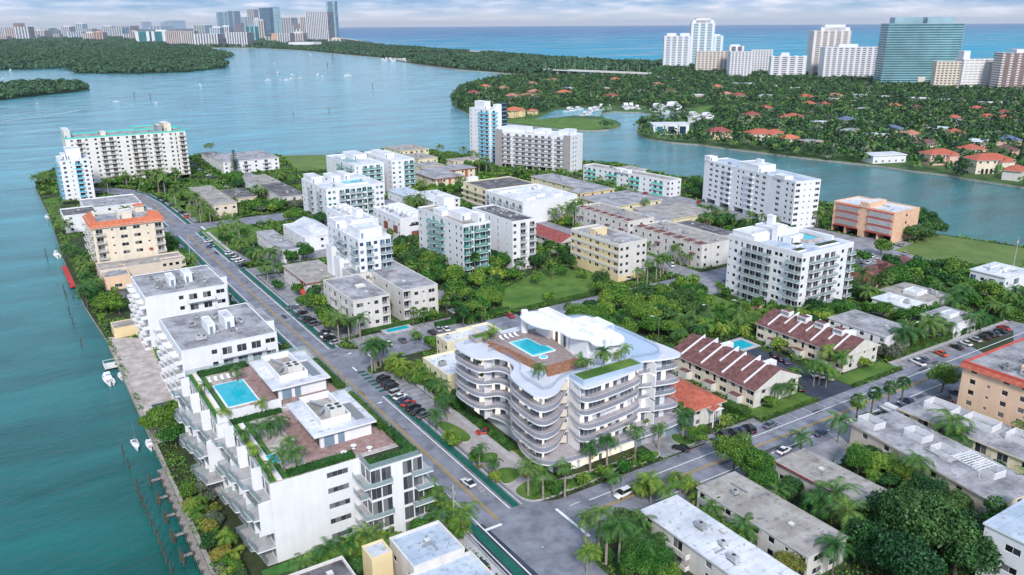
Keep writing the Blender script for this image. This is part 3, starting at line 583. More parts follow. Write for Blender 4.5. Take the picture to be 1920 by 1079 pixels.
for x0, x1, y0, y1, z in ((-.8, w + .8, -.9, 2.6, 20.3), (-.9, 2.6, 2.65, d + .5, 20.3), (w - 3.5, w + .8, 2.65, 7.5, 20.3), (w - 4.5, w + .8, 9, 14, 20.2)):
    m = MB(); m.face([(x0, y0, z), (x1, y0, z), (x1 - .4 * (x1 > w), y1, z + 2.0), (x0 + .4, y1, z + 2.0)] if x1 - x0 > 4 and y1 - y0 < 6 else [(x0, y1, z), (x0, y0, z), (x1, y0 + .4, z + 2.0), (x1, y1 - .4, z + 2.0)], 'tile_orange')
    m.box(x0 + .1, x1 - .1, y0 + .1, y1, z - .25, z - .01, 'cream'); m.build('tiled_roof_edge', rt)
awning_roof(rt, w - 7.5, w - 3.5, d - 6, d - 2, 23.5, 1, 'tile_orange', .4, name='tower_roof'); MB().box(w - 7.3, w - 3.7, d - 5.8, d - 2.2, 20.4, 23.3, 'cream').build('roof_tower', rt)
o = MB().tube((-2.2, 0, 0), (-2.2, 0, .01), .01, .01, 'metal').box(-.02, 1.6, -.01, .01, -1, 0, 'red_paint'); o.box(-.02, .7, -.02, .02, -.5, 0, 'tile_blue')
fl_ = thing('flag', 'small national flag hanging from a pole on the orange tiled cream block', 'flag', (e0 + w * .75, n0 - .7, 9)); MB().box(0, 1.5, -.01, .01, -.9, 0, 'red_paint').box(0, .6, -.02, .02, -.45, 0, 'tile_blue').build('cloth', fl_); MB().tube((0, .68, -.1), (-.05, -.02, .1), .03, .03, 'metal').build('pole', fl_)
# grey roofed pair and their neighbours
for lab, P0, P1, P2, lm_, S_ in (('further white five storey block of the grey roofed pair, with turquoise roof tank', (271, 559), (426, 535), (232, 521), 'the further grey roofed block', '......wBBW'), ('nearer white five storey block of the grey roofed pair, with two stair boxes', (339, 660), (520, 625), (291, 599), 'the nearer grey roofed block', '.....wBBBW')):
    r_, e0, n0, w, d = T(lab, 17.8, 5, (P0, P1, P2), S=S_, W='b.b.b.b', wall='white', bd=2.0, rail='s', ph=.15, rooms=((.36, .44, .3, .55, 2.6), (.56, .66, .35, .6, 3)), ac=14, acz=(.2, .8, .15, .85), lm=lm_)
    for a, b in ((w + .01, w + 2.5),): 
        m = MB().box(a, b, d * .35, d * .8, 0, 17.75, 'white', 'roof_grey'); m.build('side_wing', r_)
T('flat tan garage roof with dark planter beds behind the grey roofed pair', 5.5, 1, (P(190, 515, 5.5)[0], P(230, 495, 5.5)[1] - 8, 62, P(230, 495, 5.5)[1] + 6), W='.w.', wall='beige', roof='roof_tan', lm='the tan garage roof')
T('low pavilion with ochre wall on the quay by the grey roofed pair', 3.4, 1, ER((207, 606), (250, 596), (212, 618), 3.4), wall='yellow', roof='roof_tan', ph=.2, pipes=1, name='pavilion', cat='pavilion', lm='the ochre quay pavilion')
T('small beige house with pergola between the bay palms', 5, 1, ER((185, 505), (240, 510), (196, 524), 5), W='w.w', S='.W.', wall='peach', roof='roof_grey', name='house', cat='house', lm='the small beige bay house')
T('long low roof with rooftop lawn behind the red tiled block', 6, 2, ER((300, 487), (340, 478), (250, 500), 6), S='w.w.w.w', wall='beige', roof='roof_tan', lm='the low garden roof')
# east of the drive
r_, e0, n0, w, d = T('two storey motel with grey roof and bright red stairs and trim', 6, 2, ((576, 533), (640, 519), (529, 500)), S=',w.w.w,', W='w.w.w.W', wall='offwhite', roof='roof_tan', ov=.6, fascia='redtrim', lm='the red trimmed motel', frame='frame_white')
m = MB()
for i in range(12): m.box(-1.6, -.1, 1 + i * .3, 1.3 + i * .3, i * .25, i * .25 + .3, 'redstripe')
m.build('staircase', r_); MB().box(-.1, .35, 5, 8, .1, 5.9, 'redtrim').build('red_panel', r_)
BW = (P(602, 527, 12), P(662, 566, 12), P(729, 552, 12), P(749, 542, 12), P(817, 532, 12))
n0 = BW[1][1]; eW0, eW1, eE0, eE1 = BW[1][0], BW[2][0], BW[3][0], BW[4][0]; nb = BW[0][1]
T('pale beige three storey wing of a courtyard block, next to the drive', 12, 3, (eW0, n0, eW1, nb), S='.W.s.w.L', W='w.w.b.w.b.w', wall='offwhite', swall='offwhite', base=1.6, roof='roof_grey', ph=.15, bd=.8, lm='the beige courtyard wing', rooms=((.5, .75, .45, .52, .5),))
T('pale beige three storey wing of a courtyard block, set back from the drive', 12, 3, (eE0, n0 + 1, eE1, nb + 12), S='L.w.s.W.', W='w.w.w.w', wall='offwhite', base=1.6, roof='roof_grey', ph=.15, lm='the rear courtyard wing')
T('beige link roof with stair box joining the two courtyard wings', 12, 3, (eW1 - 2, nb - .5 + .52, eE0, nb + 10), S='w.w', wall='offwhite', base=1.6, roof='roof_grey', ph=.15, rooms=((.3, .7, .2, .6, 2.6),), lm='the courtyard link')
r_, e0, n0, w, d = T('white eight storey stepped condo with terraces and blue tinted doors', 24, 8, ((672, 453), (735, 445), (625, 420)), S=',w.B.w.BB', W='w.w.b.b.w.b', wall='white', glass='glass_blue', rail='rail_glass', bd=1.8, roof='roof_white', rooms=((.15, .85, .1, .45, 3.2), (.3, 1.0, .5, .8, 4), (.6, .8, .62, .75, 7), (.0, .35, .7, .95, 3)), ac=4, lm='the white stepped condo')
for k in range(3): MB().box(-3.5 + k * .0, -.01, 4 + k * 8, 10 + k * 8, 0, 12 + k * 3, 'white', 'roof_white').build('side_wing', r_)
r_, e0, n0, w, d = T('white two storey house with silvery gabled roof beside the triangular lawn', 6.4, 2, ((572, 447), (622, 431), (531, 421)), S='.w.', W='w.w.w.w', wall='white', roof='roof_white', ph=.1, lm='the silver gabled house'); awning_roof(r_, w * .35, w, 0, d, 6.8, 0, 'roof_white', .3, wallm='white')
T('low flat roofed block with satellite domes behind a row of palms', 5.8, 2, ((531, 471), (556, 462), (444, 441)), S='.w.w.', W='w.w.w.w.w', wall='white', roof='roof_grey', ov=.4, ac=2, lm='the flat roof behind palms')
def rowhouse(lab, P0, P1, P2, lm_, h=12.5):
    r_, e0, n0, w, d = T(lab, h, 3, (P0, P1, P2), S='.T.', W='w.w.w.w.w.w', wall='white', roof='roof_white', lm=lm_, ph=.7)
    for i in range(6):
        y = d * (i + .25) / 6; MB().box(w * .45, w * .85, y, y + d / 14, h, h + 1.9, 'white', 'roof_white').build('skylight_box', r_); OB('air_conditioner', ac_mesh(i), r_, (w * .25, y + 1, h))
    for i in range(2): MB().box(-.08, -.0, d * (.1 + i * .35), d * (.25 + i * .35), h * .42, h * .72, 'brownpanel').build('red_panel', r_)
    MB().box(w * .35, w * .8, -.08, 0, h * .3, h * .5, 'brownpanel').build('red_panel', r_); MB().box(w * .3, w * .75, -.06, 0, h * .72, h * .78, 'glass').build('window', r_)
rowhouse('white row of townhouses with brick red panels and boxy skylights', (750, 413), (797, 401), (690, 392), 'the red panelled townhouses')
rowhouse('second row of white townhouses hidden behind the stepped condo', (668, 418), (700, 408), (610, 390), 'the hidden townhouses')
r_, e0, n0, w, d = T('wide white six storey condo with rooftop pool terrace', 19, 6, ((611, 357), (720, 345), (559, 337)), S=',ww.BgBBgB.ww', W='w.w.b.w.b.w', wall='white', glass='glass_teal', rail='rail_glass', roof='roof_white', rooms=((.02, .2, .6, .95, 3), (.35, .5, .55, .9, 2.5), (.6, .7, .6, .9, 3)), ac=5, lm='the condo with rooftop pool')
m = MB().ring(w * .4, w * .8, d * .15, d * .45, 18.9, 20, .5, 'white'); m.box(w * .4 + .5, w * .8 - .5, d * .15 + .5, d * .45 - .5, 18.95, 19.7, 'poolwater'); m.build('rooftop_pool', r_)
r_, e0, n0, w, d = T('western half of the twin white condo with green glass balconies', 20, 7, ((664, 312), (715, 305), (625, 292)), S=',n.BBB.', W='n.n.b.b', wall='white', glass='glass_teal', rail='rail_teal', roof='roof_white', rooms=((.5, .95, .5, .9, 2.5), (.15, .3, .6, .8, 1.5)), lm='the western twin condo')
MB().box(w * .1, w * .45, d * .3, d * .8, 20, 20.5, 'rail_teal').build('rooftop_pool', r_)
r_, e0, n0, w, d = T('eastern half of the twin white condo with outside stair landings', 20.6, 7, ((734, 303), (771, 297), (679, 287)), S='w.w.BB', W='b.w.w.w', wall='white', glass='glass_teal', rail='rail_teal', roof='roof_white', rooms=((.1, .5, .3, .8, 2.5), (.6, .75, .5, .8, 1.5)), lm='the eastern twin condo')
r_, e0, n0, w, d = T('white seven storey condo with aqua glass corner balconies', 21.5, 7, ((868, 424), (921, 417), (802, 388)), S='BgBBg', W='w.w.b.b.w.ww', wall='white', glass='glass_teal', rail='rail_teal', bd=1.8, roof='roof_tan', rooms=((.3, .9, .2, .5, 2.6), (.55, .95, .72, .9, 5.5), (.1, .5, .5, .7, 2), (.6, .85, .02, .15, 3.4)), ac=3, lm='the aqua glass condo')
T('plain white seven storey slab with lined dark roof machines', 21, 7, ((961, 418), (994, 408), (908, 388)), S='w.B.B', W='..s.n.n.s.', wall='white', roof='roof_dark', ac=10, acz=(.2, .8, .2, .95), rail='bars', bd=.8, lm='the plain white slab')
r_, e0, n0, w, d = T('long two storey block under a dull red ribbed gable roof', 6, 2, ((1052, 455), (1074, 443), (995, 413)), S='.w.w.', W='ww.ww.ww.ww', wall='offwhite', roof='tile_maroon', ph=.05, lm='the dull red gable'); awning_roof(r_, 0, w, 0, d, 6.1, 0, 'tile_maroon', .9, wallm='offwhite')
r_, e0, n0, w, d = T('four storey block with yellow bands and white corner over parking', 15, 4, ((1161, 462), (1212, 452), (1070, 432)), S='ww..ww', W='w.W.s.w.W.s.w.W', wall='yellow', swall='offwhite', base=2.4, roof='roof_grey', ph=.9, fascia='offwhite', rooms=((.1, .55, .55, .65, 2.8),), ac=4, lm='the yellow banded block')
for i in range(4):
    z = 2.4 + (i + 1) * 3.15 - .5; MB().box(-.18, -.02, -.1, d, z, z + .95, 'offwhite').build('white_band', r_)
T('white block with arched windows and messy roof decks', 11.5, 3, ((980, 381), (1062, 361), (911, 359)), S='.....', W='b.b.b.b.b.b', Wr=['.', None, None], wall='white', bd=.7, rail='bluegrey', roof='roof_white', rooms=((.15, .3, .1, .5, 1.2), (.4, .55, .2, .7, 1.4), (.65, .8, .1, .6, 1.2), (.1, .9, .75, .9, 1.0)), ac=5, lm='the arched window block')
T('three storey walk up with yellow galleries and white end pylon', 9.5, 3, (P(915, 358, 9.5)[0], P(915, 358, 9.5)[1], P(1000, 345, 9.5)[0], P(889, 341, 9.5)[1]), S='w.w.w', W='BBB', wall='paleyellow', roof='roof_dark', rail='s', lm='the yellow gallery walk up')
T('white end pylon wall of the yellow gallery walk up', 11.5, 1, (P(889, 341, 9.5)[0] - 4, P(889, 341, 9.5)[1] - .0, P(889, 341, 9.5)[0] + 3, P(889, 341, 9.5)[1] + 3), wall='white', name='stair_tower', cat='stair tower', lm='the white pylon')
for lab, P0, P1, P2, lm_ in (('front wing of a brown and yellow courtyard motel', (817, 337), (864, 329), (778, 322), 'the brown motel front'), ('rear wing of a brown and yellow courtyard motel', (812, 324), (886, 314), (780, 318), 'the brown motel rear')):
    r_, e0, n0, w, d = T(lab, 6, 2, (P0, P1, P2), S=',w.w.w.w.w,', W='w.w.w', wall='cream', roof='roof_grey', ov=.9, fascia='terracotta', lm=lm_)
    for i in range(3): MB().box(w * (.15 + .3 * i), w * (.22 + .3 * i), -.15, -.01, .1, 5.8, 'terracotta').build('brown_pier', r_)
# canal end towers
r_, e0, n0, w, d = T('slim white thirteen storey tower with curved blue glass prow', 39, 13, ((917, 207), (941, 204), (880, 203)), S='.BB.', W='n.s.bB', wall='white', rail='s:skyblue', glass='glass_blue', bd=1.2, roof='roof_white', rooms=((.1, .5, .3, .8, 5.5),), lm='the slim white tower', rot=1)
m = MB(); q = [(w * .45, -.6), (w * .6, -1.6), (w * .8, -2.4), (w, -2.6), (w + 1, -2), (w + 1, 3), (w * .45, 3)]; m.prism(q, 0, 43, 'white'); m.build('curved_prow', r_)
m = MB(); m.prism([(w * .72, -2.45), (w, -2.95), (w + 1.05, -2.2), (w + .9, 0), (w * .72, 0)], 4, 43.6, 'glass_blue')
for i in range(13): m.prism([(w * .72, -2.55), (w, -3.05), (w + 1.15, -2.3), (w + 1, 0), (w * .72, 0)], 4 + i * 3.05, 4.2 + i * 3.05, 'frame_white', bottom=True)
m.build('blue_glass_prow', r_)
pa, pb, pc = P(1071, 257, 25.5), P(1114, 253, 25.5), P(931, 247, 25.5)
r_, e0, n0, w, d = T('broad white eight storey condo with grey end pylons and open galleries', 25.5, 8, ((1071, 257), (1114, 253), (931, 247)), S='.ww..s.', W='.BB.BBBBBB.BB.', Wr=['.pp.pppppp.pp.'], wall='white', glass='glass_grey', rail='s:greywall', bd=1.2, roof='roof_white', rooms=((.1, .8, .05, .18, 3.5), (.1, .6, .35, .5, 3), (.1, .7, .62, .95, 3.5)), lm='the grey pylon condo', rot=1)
MB().box(-1.7, -.02, .5, 5, 0, 26.6, 'greywall').build('grey_pylon', r_); MB().box(-1.7, -.02, d - 5, d + .5, 0, 27.5, 'greywall').build('grey_pylon', r_)
pa, pb, pc = P(1257, 341, 9.5), P(1292, 331, 9.5), P(1092, 311, 9.5)
r_, e0, n0, w, d = T('long white three storey row with green balcony edges by the canal', 9.5, 3, (pa[0], pa[1], 10, 76), S='w.w', W='wbb.w.wbb.w.wbb.w.wbb.w', wall='white', rail='s:turquoise', bd=1.0, roof='roof_tan', ac=3, lm='the green edged canal row', rooms=((-.12, .3, .45, .5, 2.0), (-.12, .3, .53, .58, 2.0)), rot=6)
T('low grey roofed wing over the canal behind the white row', 8, 2, (pa[0] + 9.2, pc[1] - 30, pa[0] + 22, pc[1] - 14), S='w.w', W='w.w.w', wall='white', roof='roof_tan', ov=.8, lm='the canal wing')
for lab, P0, P1, P2, lm_, wl in (('long low block with yellow walls and patchy grey roof near the canal', (1083, 354), (1108, 344), (998, 331), 'the patchy grey roof', 'paleyellow'), ('short yellow block with tan roof near the parked cars', (1088, 364), (1140, 352), (1068, 357), 'the short yellow block', 'yellow'), ('low grey roofed block with open upper gallery', (1150, 389), (1203, 366), (1087, 371), 'the open gallery block', 'paleyellow')):
    T(lab, 5.8, 2, (P0, P1, P2), S='w.w.w.w', W='w.w.w.w.w', wall=wl, roof='roof_grey', ov=.6, lm=lm_)
# villas with brown turret roofs
for lab, P0, P1, P2, lm_, k in (('further row of cream villas with small brown turret roofs', (1184, 436), (1214, 418), (1082, 392), 'the further turret villas', 7), ('nearer row of cream villas with small brown turret roofs and patios', (1316, 463), (1362, 446), (1194, 424), 'the nearer turret villas', 7)):
    r_, e0, n0, w, d = T(lab, 10, 3, (P0, P1, P2) if 'nearer' in lab else (249.5, 287, 266, 329), S='w.w.w', W='w.d.w.w.d.w.w.d.w', wall='offwhite', swall='offwhite', roof='roof_tan', ph=.5, ac=6, acz=(.4, .9, .05, .95), lm=lm_)
    for i in range(k): y = d * (i + .2) / k; awning_roof(r_, .3, 4.2, y, y + d / k * .55, 10.6, 1, 'tile_brown', .45, name='turret_roof'); MB().box(.4, 4.1, y + .1, y + d / k * .55 - .1, 10, 10.45, 'offwhite').build('turret', r_)
    for i in range(4): y = d * (i + .3) / 4; MB().box(-1.6, -.02, y, y + 2.6, 6.2, 6.5, 'tile_brown').build('porch_roof', r_)
T('low grey roof among trees behind the turret villas', 5.5, 1, ((1262, 412), (1345, 398), (1178, 393)), S='w.w.w', W='w.w.w', wall='paleyellow', roof='roof_tan', ov=.5, lm='the low roof in the trees')
T('second low grey roof touching the first among the trees', 5.6, 1, (P(1262, 412, 5.5)[0] - 16, P(1262, 412, 5.5)[1] - 1, P(1262, 412, 5.5)[0] - .8, P(1178, 393, 5.5)[1] - 8), S='w.w', W='w.w.w', wall='paleyellow', roof='roof_grey', ov=.5, lm='the second low roof')
T('dark roofed low block beside the big pool condo', 6, 2, ((1345, 445), (1366, 434), (1272, 419)), S='w.w', W='w.w.w', wall='offwhite', roof='roof_dark', ov=.5, lm='the dark low roof')
# canal front
pa, pb, pc = P(1492, 343, 24), P(1543, 341, 24), P(1322, 301, 24)
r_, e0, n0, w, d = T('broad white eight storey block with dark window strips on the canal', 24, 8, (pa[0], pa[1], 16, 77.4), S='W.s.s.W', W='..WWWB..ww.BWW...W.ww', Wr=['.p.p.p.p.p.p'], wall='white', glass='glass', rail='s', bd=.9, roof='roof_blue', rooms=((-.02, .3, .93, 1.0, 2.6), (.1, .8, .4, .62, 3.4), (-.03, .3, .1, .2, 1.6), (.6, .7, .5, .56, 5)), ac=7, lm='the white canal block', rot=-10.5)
pa, pb, pc = P(1678, 401, 14.5), P(1709, 391, 14.5), P(1561, 379, 14.5)
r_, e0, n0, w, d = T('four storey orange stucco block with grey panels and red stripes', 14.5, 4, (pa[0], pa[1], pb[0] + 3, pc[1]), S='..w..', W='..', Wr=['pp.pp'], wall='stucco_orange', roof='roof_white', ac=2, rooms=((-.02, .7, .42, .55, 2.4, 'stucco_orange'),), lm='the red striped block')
for y0, y1 in ((.03, .4), (.57, .93)):
    for i in range(4):
        z = 14.3 - i * 3.5; MB().box(-.5, -.01, d * y0, d * y1, z - 3.1, z - .5, 'concrete' if y0 < .5 else 'greywall').build('grey_panel', r_) if i < 3 else None
        MB().box(-.6, -.005, d * y0 - .6, d * y1 + .8, z - .48, z - .05, 'redstripe').build('red_stripe', r_)
pa, pb, pc = P(1505, 481, 22.5), P(1597, 458, 22.5), P(1340, 449, 22.5)
r_, e0, n0, w, d = T('large white seven storey condo with glass balconies and rooftop pool court', 22.5, 7, ((1505, 481), (1597, 458), (1340, 449)), S='w.BB.BB..w.b', W='s.w.n.BBB.B.ww.sBB', wall='white', rail='rail_glass', bd=1.7, roof='roof_blue', ph=1.0, rooms=((.02, .4, .7, .97, 2.6), (.45, .75, .72, .97, 3.2), (.3, .42, .55, .62, 6), (.55, .62, .8, .88, 7), (.35, .6, .4, .5, 2.6)), lm='the big pool condo')
m = MB().ring(w * .55, w * .86, d * .3, d * .62, 22.4, 23.7, .6, 'terrace_stone'); m.box(w * .55 + .6, w * .86 - .6, d * .3 + .6, d * .62 - .6, 22.45, 23.5, 'poolwater'); m.build('rooftop_pool', r_)
for x0, x1, y0, y1 in ((.08, .25, .12, .2), (.3, .42, .28, .36), (.03, .09, .85, .93), (.5, .9, .12, .2)): MB().box(w * x0, w * x1, d * y0, d * y1, 22.4, 23.2, 'white', 'soil').build('planter', r_)
MB().box(w * .02, w * .98, d * .66, d * .7, 22.4, 24.9, 'white').build('screen_wall', r_); MB().box(w * .9, w * .94, d * .22, d * .66, 22.4, 24.6, 'white').build('screen_wall', r_)
# near cross street, north side
def townrow(lab, P0, P1, P2, h, lm_, stagger, vents):
    r_, e0, n0, w, d = T(lab, h, 2, (P0, P1, P2), S='.w..s.w', W='W.w.d.W.w.d.W.w.d.W', wall='cream', swall='offwhite', roof='tile_brown', ph=.02, pipes=0, lm=lm_)
    awning_roof(r_, 0, w, 0, d, h + .1, 0, 'tile_brown', .6, wallm='offwhite')
    for i in range(1, 8):
        y = d * i / 8; r1 = w / 2 * .42 + h + .2; b = MB(); a0, a1 = (.02, .55) if i % 2 else (.2, .62)
        x0, x1 = w * a0, w * a1; z0, z1 = h + .25 + x0 * .42, h + .25 + min(x1, w / 2) * .42
        for yy in (y,): b.face([(x0, yy, z0 - .2), (x1, yy, z1 - .6), (x1, yy, z1 + .9), (x0, yy, z0 + .55)], 'white'); b.face([(x0, yy + .35, z0 + .55), (x1, yy + .35, z1 + .9), (x1, yy + .35, z1 - .6), (x0, yy + .35, z0 - .2)], 'white'); b.face([(x0, yy, z0 + .55), (x1, yy, z1 + .9), (x1, yy + .35, z1 + .9), (x0, yy + .35, z0 + .55)], 'white'); b.face([(x1, yy, z1 - .6), (x1, yy + .35, z1 - .6), (x1, yy + .35, z1 + .9), (x1, yy, z1 + .9)], 'white')
        b.build('fire_wall', r_)
    for i in range(vents):
        y = d * (.18 + .6 * i / max(1, vents - 1)); m = MB().box(w * .38, w * .52, y, y + d * .1, h + 1.5, h + w * .21 + 1.6, 'white', 'tile_brown')
        for k in range(6): m.box(w * .38 - .03, w * .38, y + .3 + k * d * .015, y + .3 + k * d * .015 + d * .008, h + w * .21 + .2, h + w * .21 + 1.2, 'dark_void')
        m.build('clerestory', r_)
    for i in range(3): y = d * (.12 + i * .3); MB().box(-2.2, -.02, y, y + 3.4, 0, 2.6, 'offwhite', 'tile_brown').build('porch', r_)
    MB().box(w * .6, w * .9, d * .2, d * .26, h, h + 2.8, 'white').build('chimney', r_); MB().box(w * .6, w * .9, d * .7, d * .76, h, h + 2.8, 'white').build('chimney', r_)
townrow('nearer row of cream townhouses under brown tiles with white fire walls', (1415, 733), (1494, 703), (1262, 660), 5.4, 'the nearer brown tiled row', 1, 0)
townrow('further row of cream townhouses under brown tiles with white clerestories', (1584, 668), (1647, 647), (1427, 605), 5.4, 'the further brown tiled row', 1, 4)
T('white two storey block with a pale weathered roof', 5.8, 2, ((1661, 633), (1692, 611), (1579, 590)), S='.w.w', W='w.d.w.w.d.w', wall='white', roof='roof_grey', ph=.1, ov=.3, lm='the pale roofed block')
r_, e0, n0, w, d = T('grey house with a red tiled hip roof and pillared porch', 5.4, 2, ((1302, 769), (1350, 749), (1232, 704)), S='w..d.', W='w.w.w.w', wall='bluegrey', swall='offwhite', roof='tile_red', ph=.02, pipes=0, lm='the red tiled house', name='house', cat='house')
awning_roof(r_, 0, w, 0, d, 5.5, 1, 'tile_red', .9); awning_roof(r_, w * .45, w * .75, -2.5, 1.5, 5.0, 0, 'tile_red', .3, name='porch_roof', wallm='white')
for x in (.47, .73): MB().tube((w * x, -2.2, 0), (w * x, -2.2, 4.9), .2, .18, 'white', 8).build('column', r_)
# pale roofs behind the new building
T('low yellow walled block with patched white roof beside the terraced building', 6.5, 2, (P(840, 708, 6.5)[0], P(840, 708, 6.5)[1], P(840, 708, 6.5)[0] + 14, P(797, 673, 6.5)[1]), S='.w.w', W='w.n.w.n.w', wall='paleyellow', roof='roof_white', ac=2, lm='the patched white roof')
T('second low block with white roof and square yellow pillars', 6.3, 2, (P(850, 653, 6.3)[0], P(840, 645, 6.3)[1], P(850, 653, 6.3)[0] + 13, P(827, 635, 6.3)[1] + 2), S='.w.w', W='w.n.w', wall='paleyellow', roof='roof_white', ac=1, lm='the pillared white roof')
T('small low block with stained white roof next to the garden', 6.0, 2, (P(885, 640, 6)[0], P(900, 640, 6)[1], P(950, 628, 6)[0], P(881, 622, 6)[1] + 3), S='.w.w', W='w.w', wall='paleyellow', roof='roof_white', lm='the stained white roof')
# near cross street, south side
T('large white flat roof over a two storey block at the near corner', 5.3, 2, (99.1, 60, 108.9, 106.5), S='w.w', W='w.B.w.B.w.B', wall='offwhite', roof='roof_white', ov=.3, ac=3, acz=(.3, .7, .4, .9), rail='s', lm='the big white flat roof', bd=1.0)
T('grey weathered roof over a cream block with small square windows', 5.5, 2, (114.8, 78, 126.0, 106.3), S='.W.W.', W='w.s.w.s.w.w.s.w', wall='offwhite', roof='roof_tan', ov=.25, ac=1, lm='the weathered grey roof')
T('long tan roof with red trimmed eaves sunk in trees', 4.5, 1, (138.9, 80, 148.5, 105.5), S='.w.', W='w.w.w.w.w', wall='offwhite', roof='roof_tan', ov=.5, fascia='redtrim', lm='the red eaved tan roof')
def louver(r_, x0, x1, y0, y1, z):
    m = MB(); n = 2
    L = [(x0, y0, x1, y0), (x1, y0, x1, y1), (x1, y1, x0, y1), (x0, y1, x0, y0)]
    for a, b, c, e in L:
        k = int(math.hypot(c - a, e - b) / .28)
        for i in range(k): t = i / k; u = (i + .6) / k; m.strip([(a + (c - a) * t, b + (e - b) * t), (a + (c - a) * u, b + (e - b) * u)], z + .1, z + 1.7, .06, 'white')
        m.strip([(a, b), (c, e)], z + 1.7, z + 1.8, .1, 'white'); m.strip([(a, b), (c, e)], z + .02, z + .1, .08, 'white')
    m.build('louver_screen', r_)
pa, pb = P(1690, 771, 7), P(1727, 741, 7)
r_, e0, n0, w, d = T('yellow two storey walk up with white louvered roof screens, next to the orange block', 5.6, 2, (184.6, 58, 197.5, 104.2), S='w.w', W='w.g.b.w.g.b.w.g.b.w', wall='paleyellow', roof='roof_grey', ov=.6, rail='bars', lm='the yellow walk up')
for i in range(4): louver(r_, w * .45, w * .8, d * (.80 - i * .22), d * (.80 - i * .22) + 7, 5.95)
pa, pb, pc = P(1597, 797, 7), P(1663, 768, 7), P(1868, 948, 7)
r_, e0, n0, w, d = T('long grey roof with white louvered screens and a white pergola', 5.6, 2, (161.4, 68.2, 14.6, 38.7), S='w.w.w', W='.w.w.w.w.w.w', wall='beige', roof='roof_grey', ov=.4, lm='the louvered grey roof', rot=-9)
for x, y in ((.1, .86), (.45, .62), (.35, .4), (.5, .16)): louver(r_, w * x, w * x + 3.6, d * y, d * y + 5.2, 5.95)
m = MB()
for i in range(9): m.box(w * .35, w * .75, d * (.22 + .02 * i), d * (.22 + .02 * i) + .12, 7.9, 8.05, 'white')
for x in (.35, .55, .75): m.box(w * x, w * x + .12, d * .2, d * .4, 7.76, 7.88, 'white')
for x in (.36, .74):
    for y in (.21, .39): m.box(w * x, w * x + .1, d * y, d * y + .1, 5.94, 7.75, 'white')
m.build('pergola', r_)
pa = P(1803, 683, 17)
r_, e0, n0, w, d = T('peach orange five storey block with a red roof edge', 15, 5, (205.2, 62, 237, 101.2), S='w.w.w', W='.w.s.w.w.s.w.w.s.w.', wall='peach', roof='roof_grey', fascia='redstripe', ph=.5, ac=8, rooms=((.15, .3, .55, .7, 2, 'peach'),), lm='the peach orange block')
m = MB(); m.face([(-.9, d + .5, 14.0), (-.9, -.5, 14.0), (.4, -.5, 15.7), (.4, d + .5, 15.7)], 'tile_red'); m.face([(-.9, d + .5, 14.0), (.4, d + .5, 15.7), (.4, d + .5, 14.0)], 'tile_red'); m.build('red_roof_edge', r_)
pa = P(1847, 985, 12)
T('white three storey corner block with small iron balconies', 12, 3, (pa[0], pa[1] - 30, pa[0] + 20, pa[1]), S='w.w', W='.W.w.W.w', wall='white', roof='roof_blue', ov=.3, rail='darkmetal', lm='the white corner block')
# near west side, bottom edge
pa, pb, pc = P(822, 981, 8.5), P(858, 1016, 8.5), P(731, 1015, 8.5)
T('low white walled block with pale blue flat roof by the bike lane', 8.5, 2, (pc[0], pb[1] - 3, pa[0], pa[1]), S='.w.', W='w.w', wall='offwhite', roof='roof_blue', ph=.5, lm='the pale blue roof')
T('front part of the pale blue roofed block with a sunken roof terrace', 7.4, 2, (pc[0] - 7, pb[1] - 26, pa[0] + 1.2, pb[1] - 3.1), S='.w.', W='w.w', wall='offwhite', roof='roof_blue', ph=.5, ac=2, lm='the front blue roof')
pa = P(632, 1052, 8)
T('small grey roofed block at the foot of the white rooftop garden condo', 8, 2, (pa[0] - 12, pa[1] - 18, pa[0] + 1, pa[1]), W='w.w', wall='offwhite', roof='roof_dark', lm='the small bottom block')
pa = P(700, 1045, 7.6)
T('little ochre walled stair box with a pale top near the palms', 9.2, 1, (pa[0] - 1.5, pa[1] - 3, pa[0] + 2.5, pa[1] + 1.5), wall='yellow', roof='roof_white', ph=.3, pipes=0, name='stair_tower', cat='stair tower', lm='the ochre stair box')
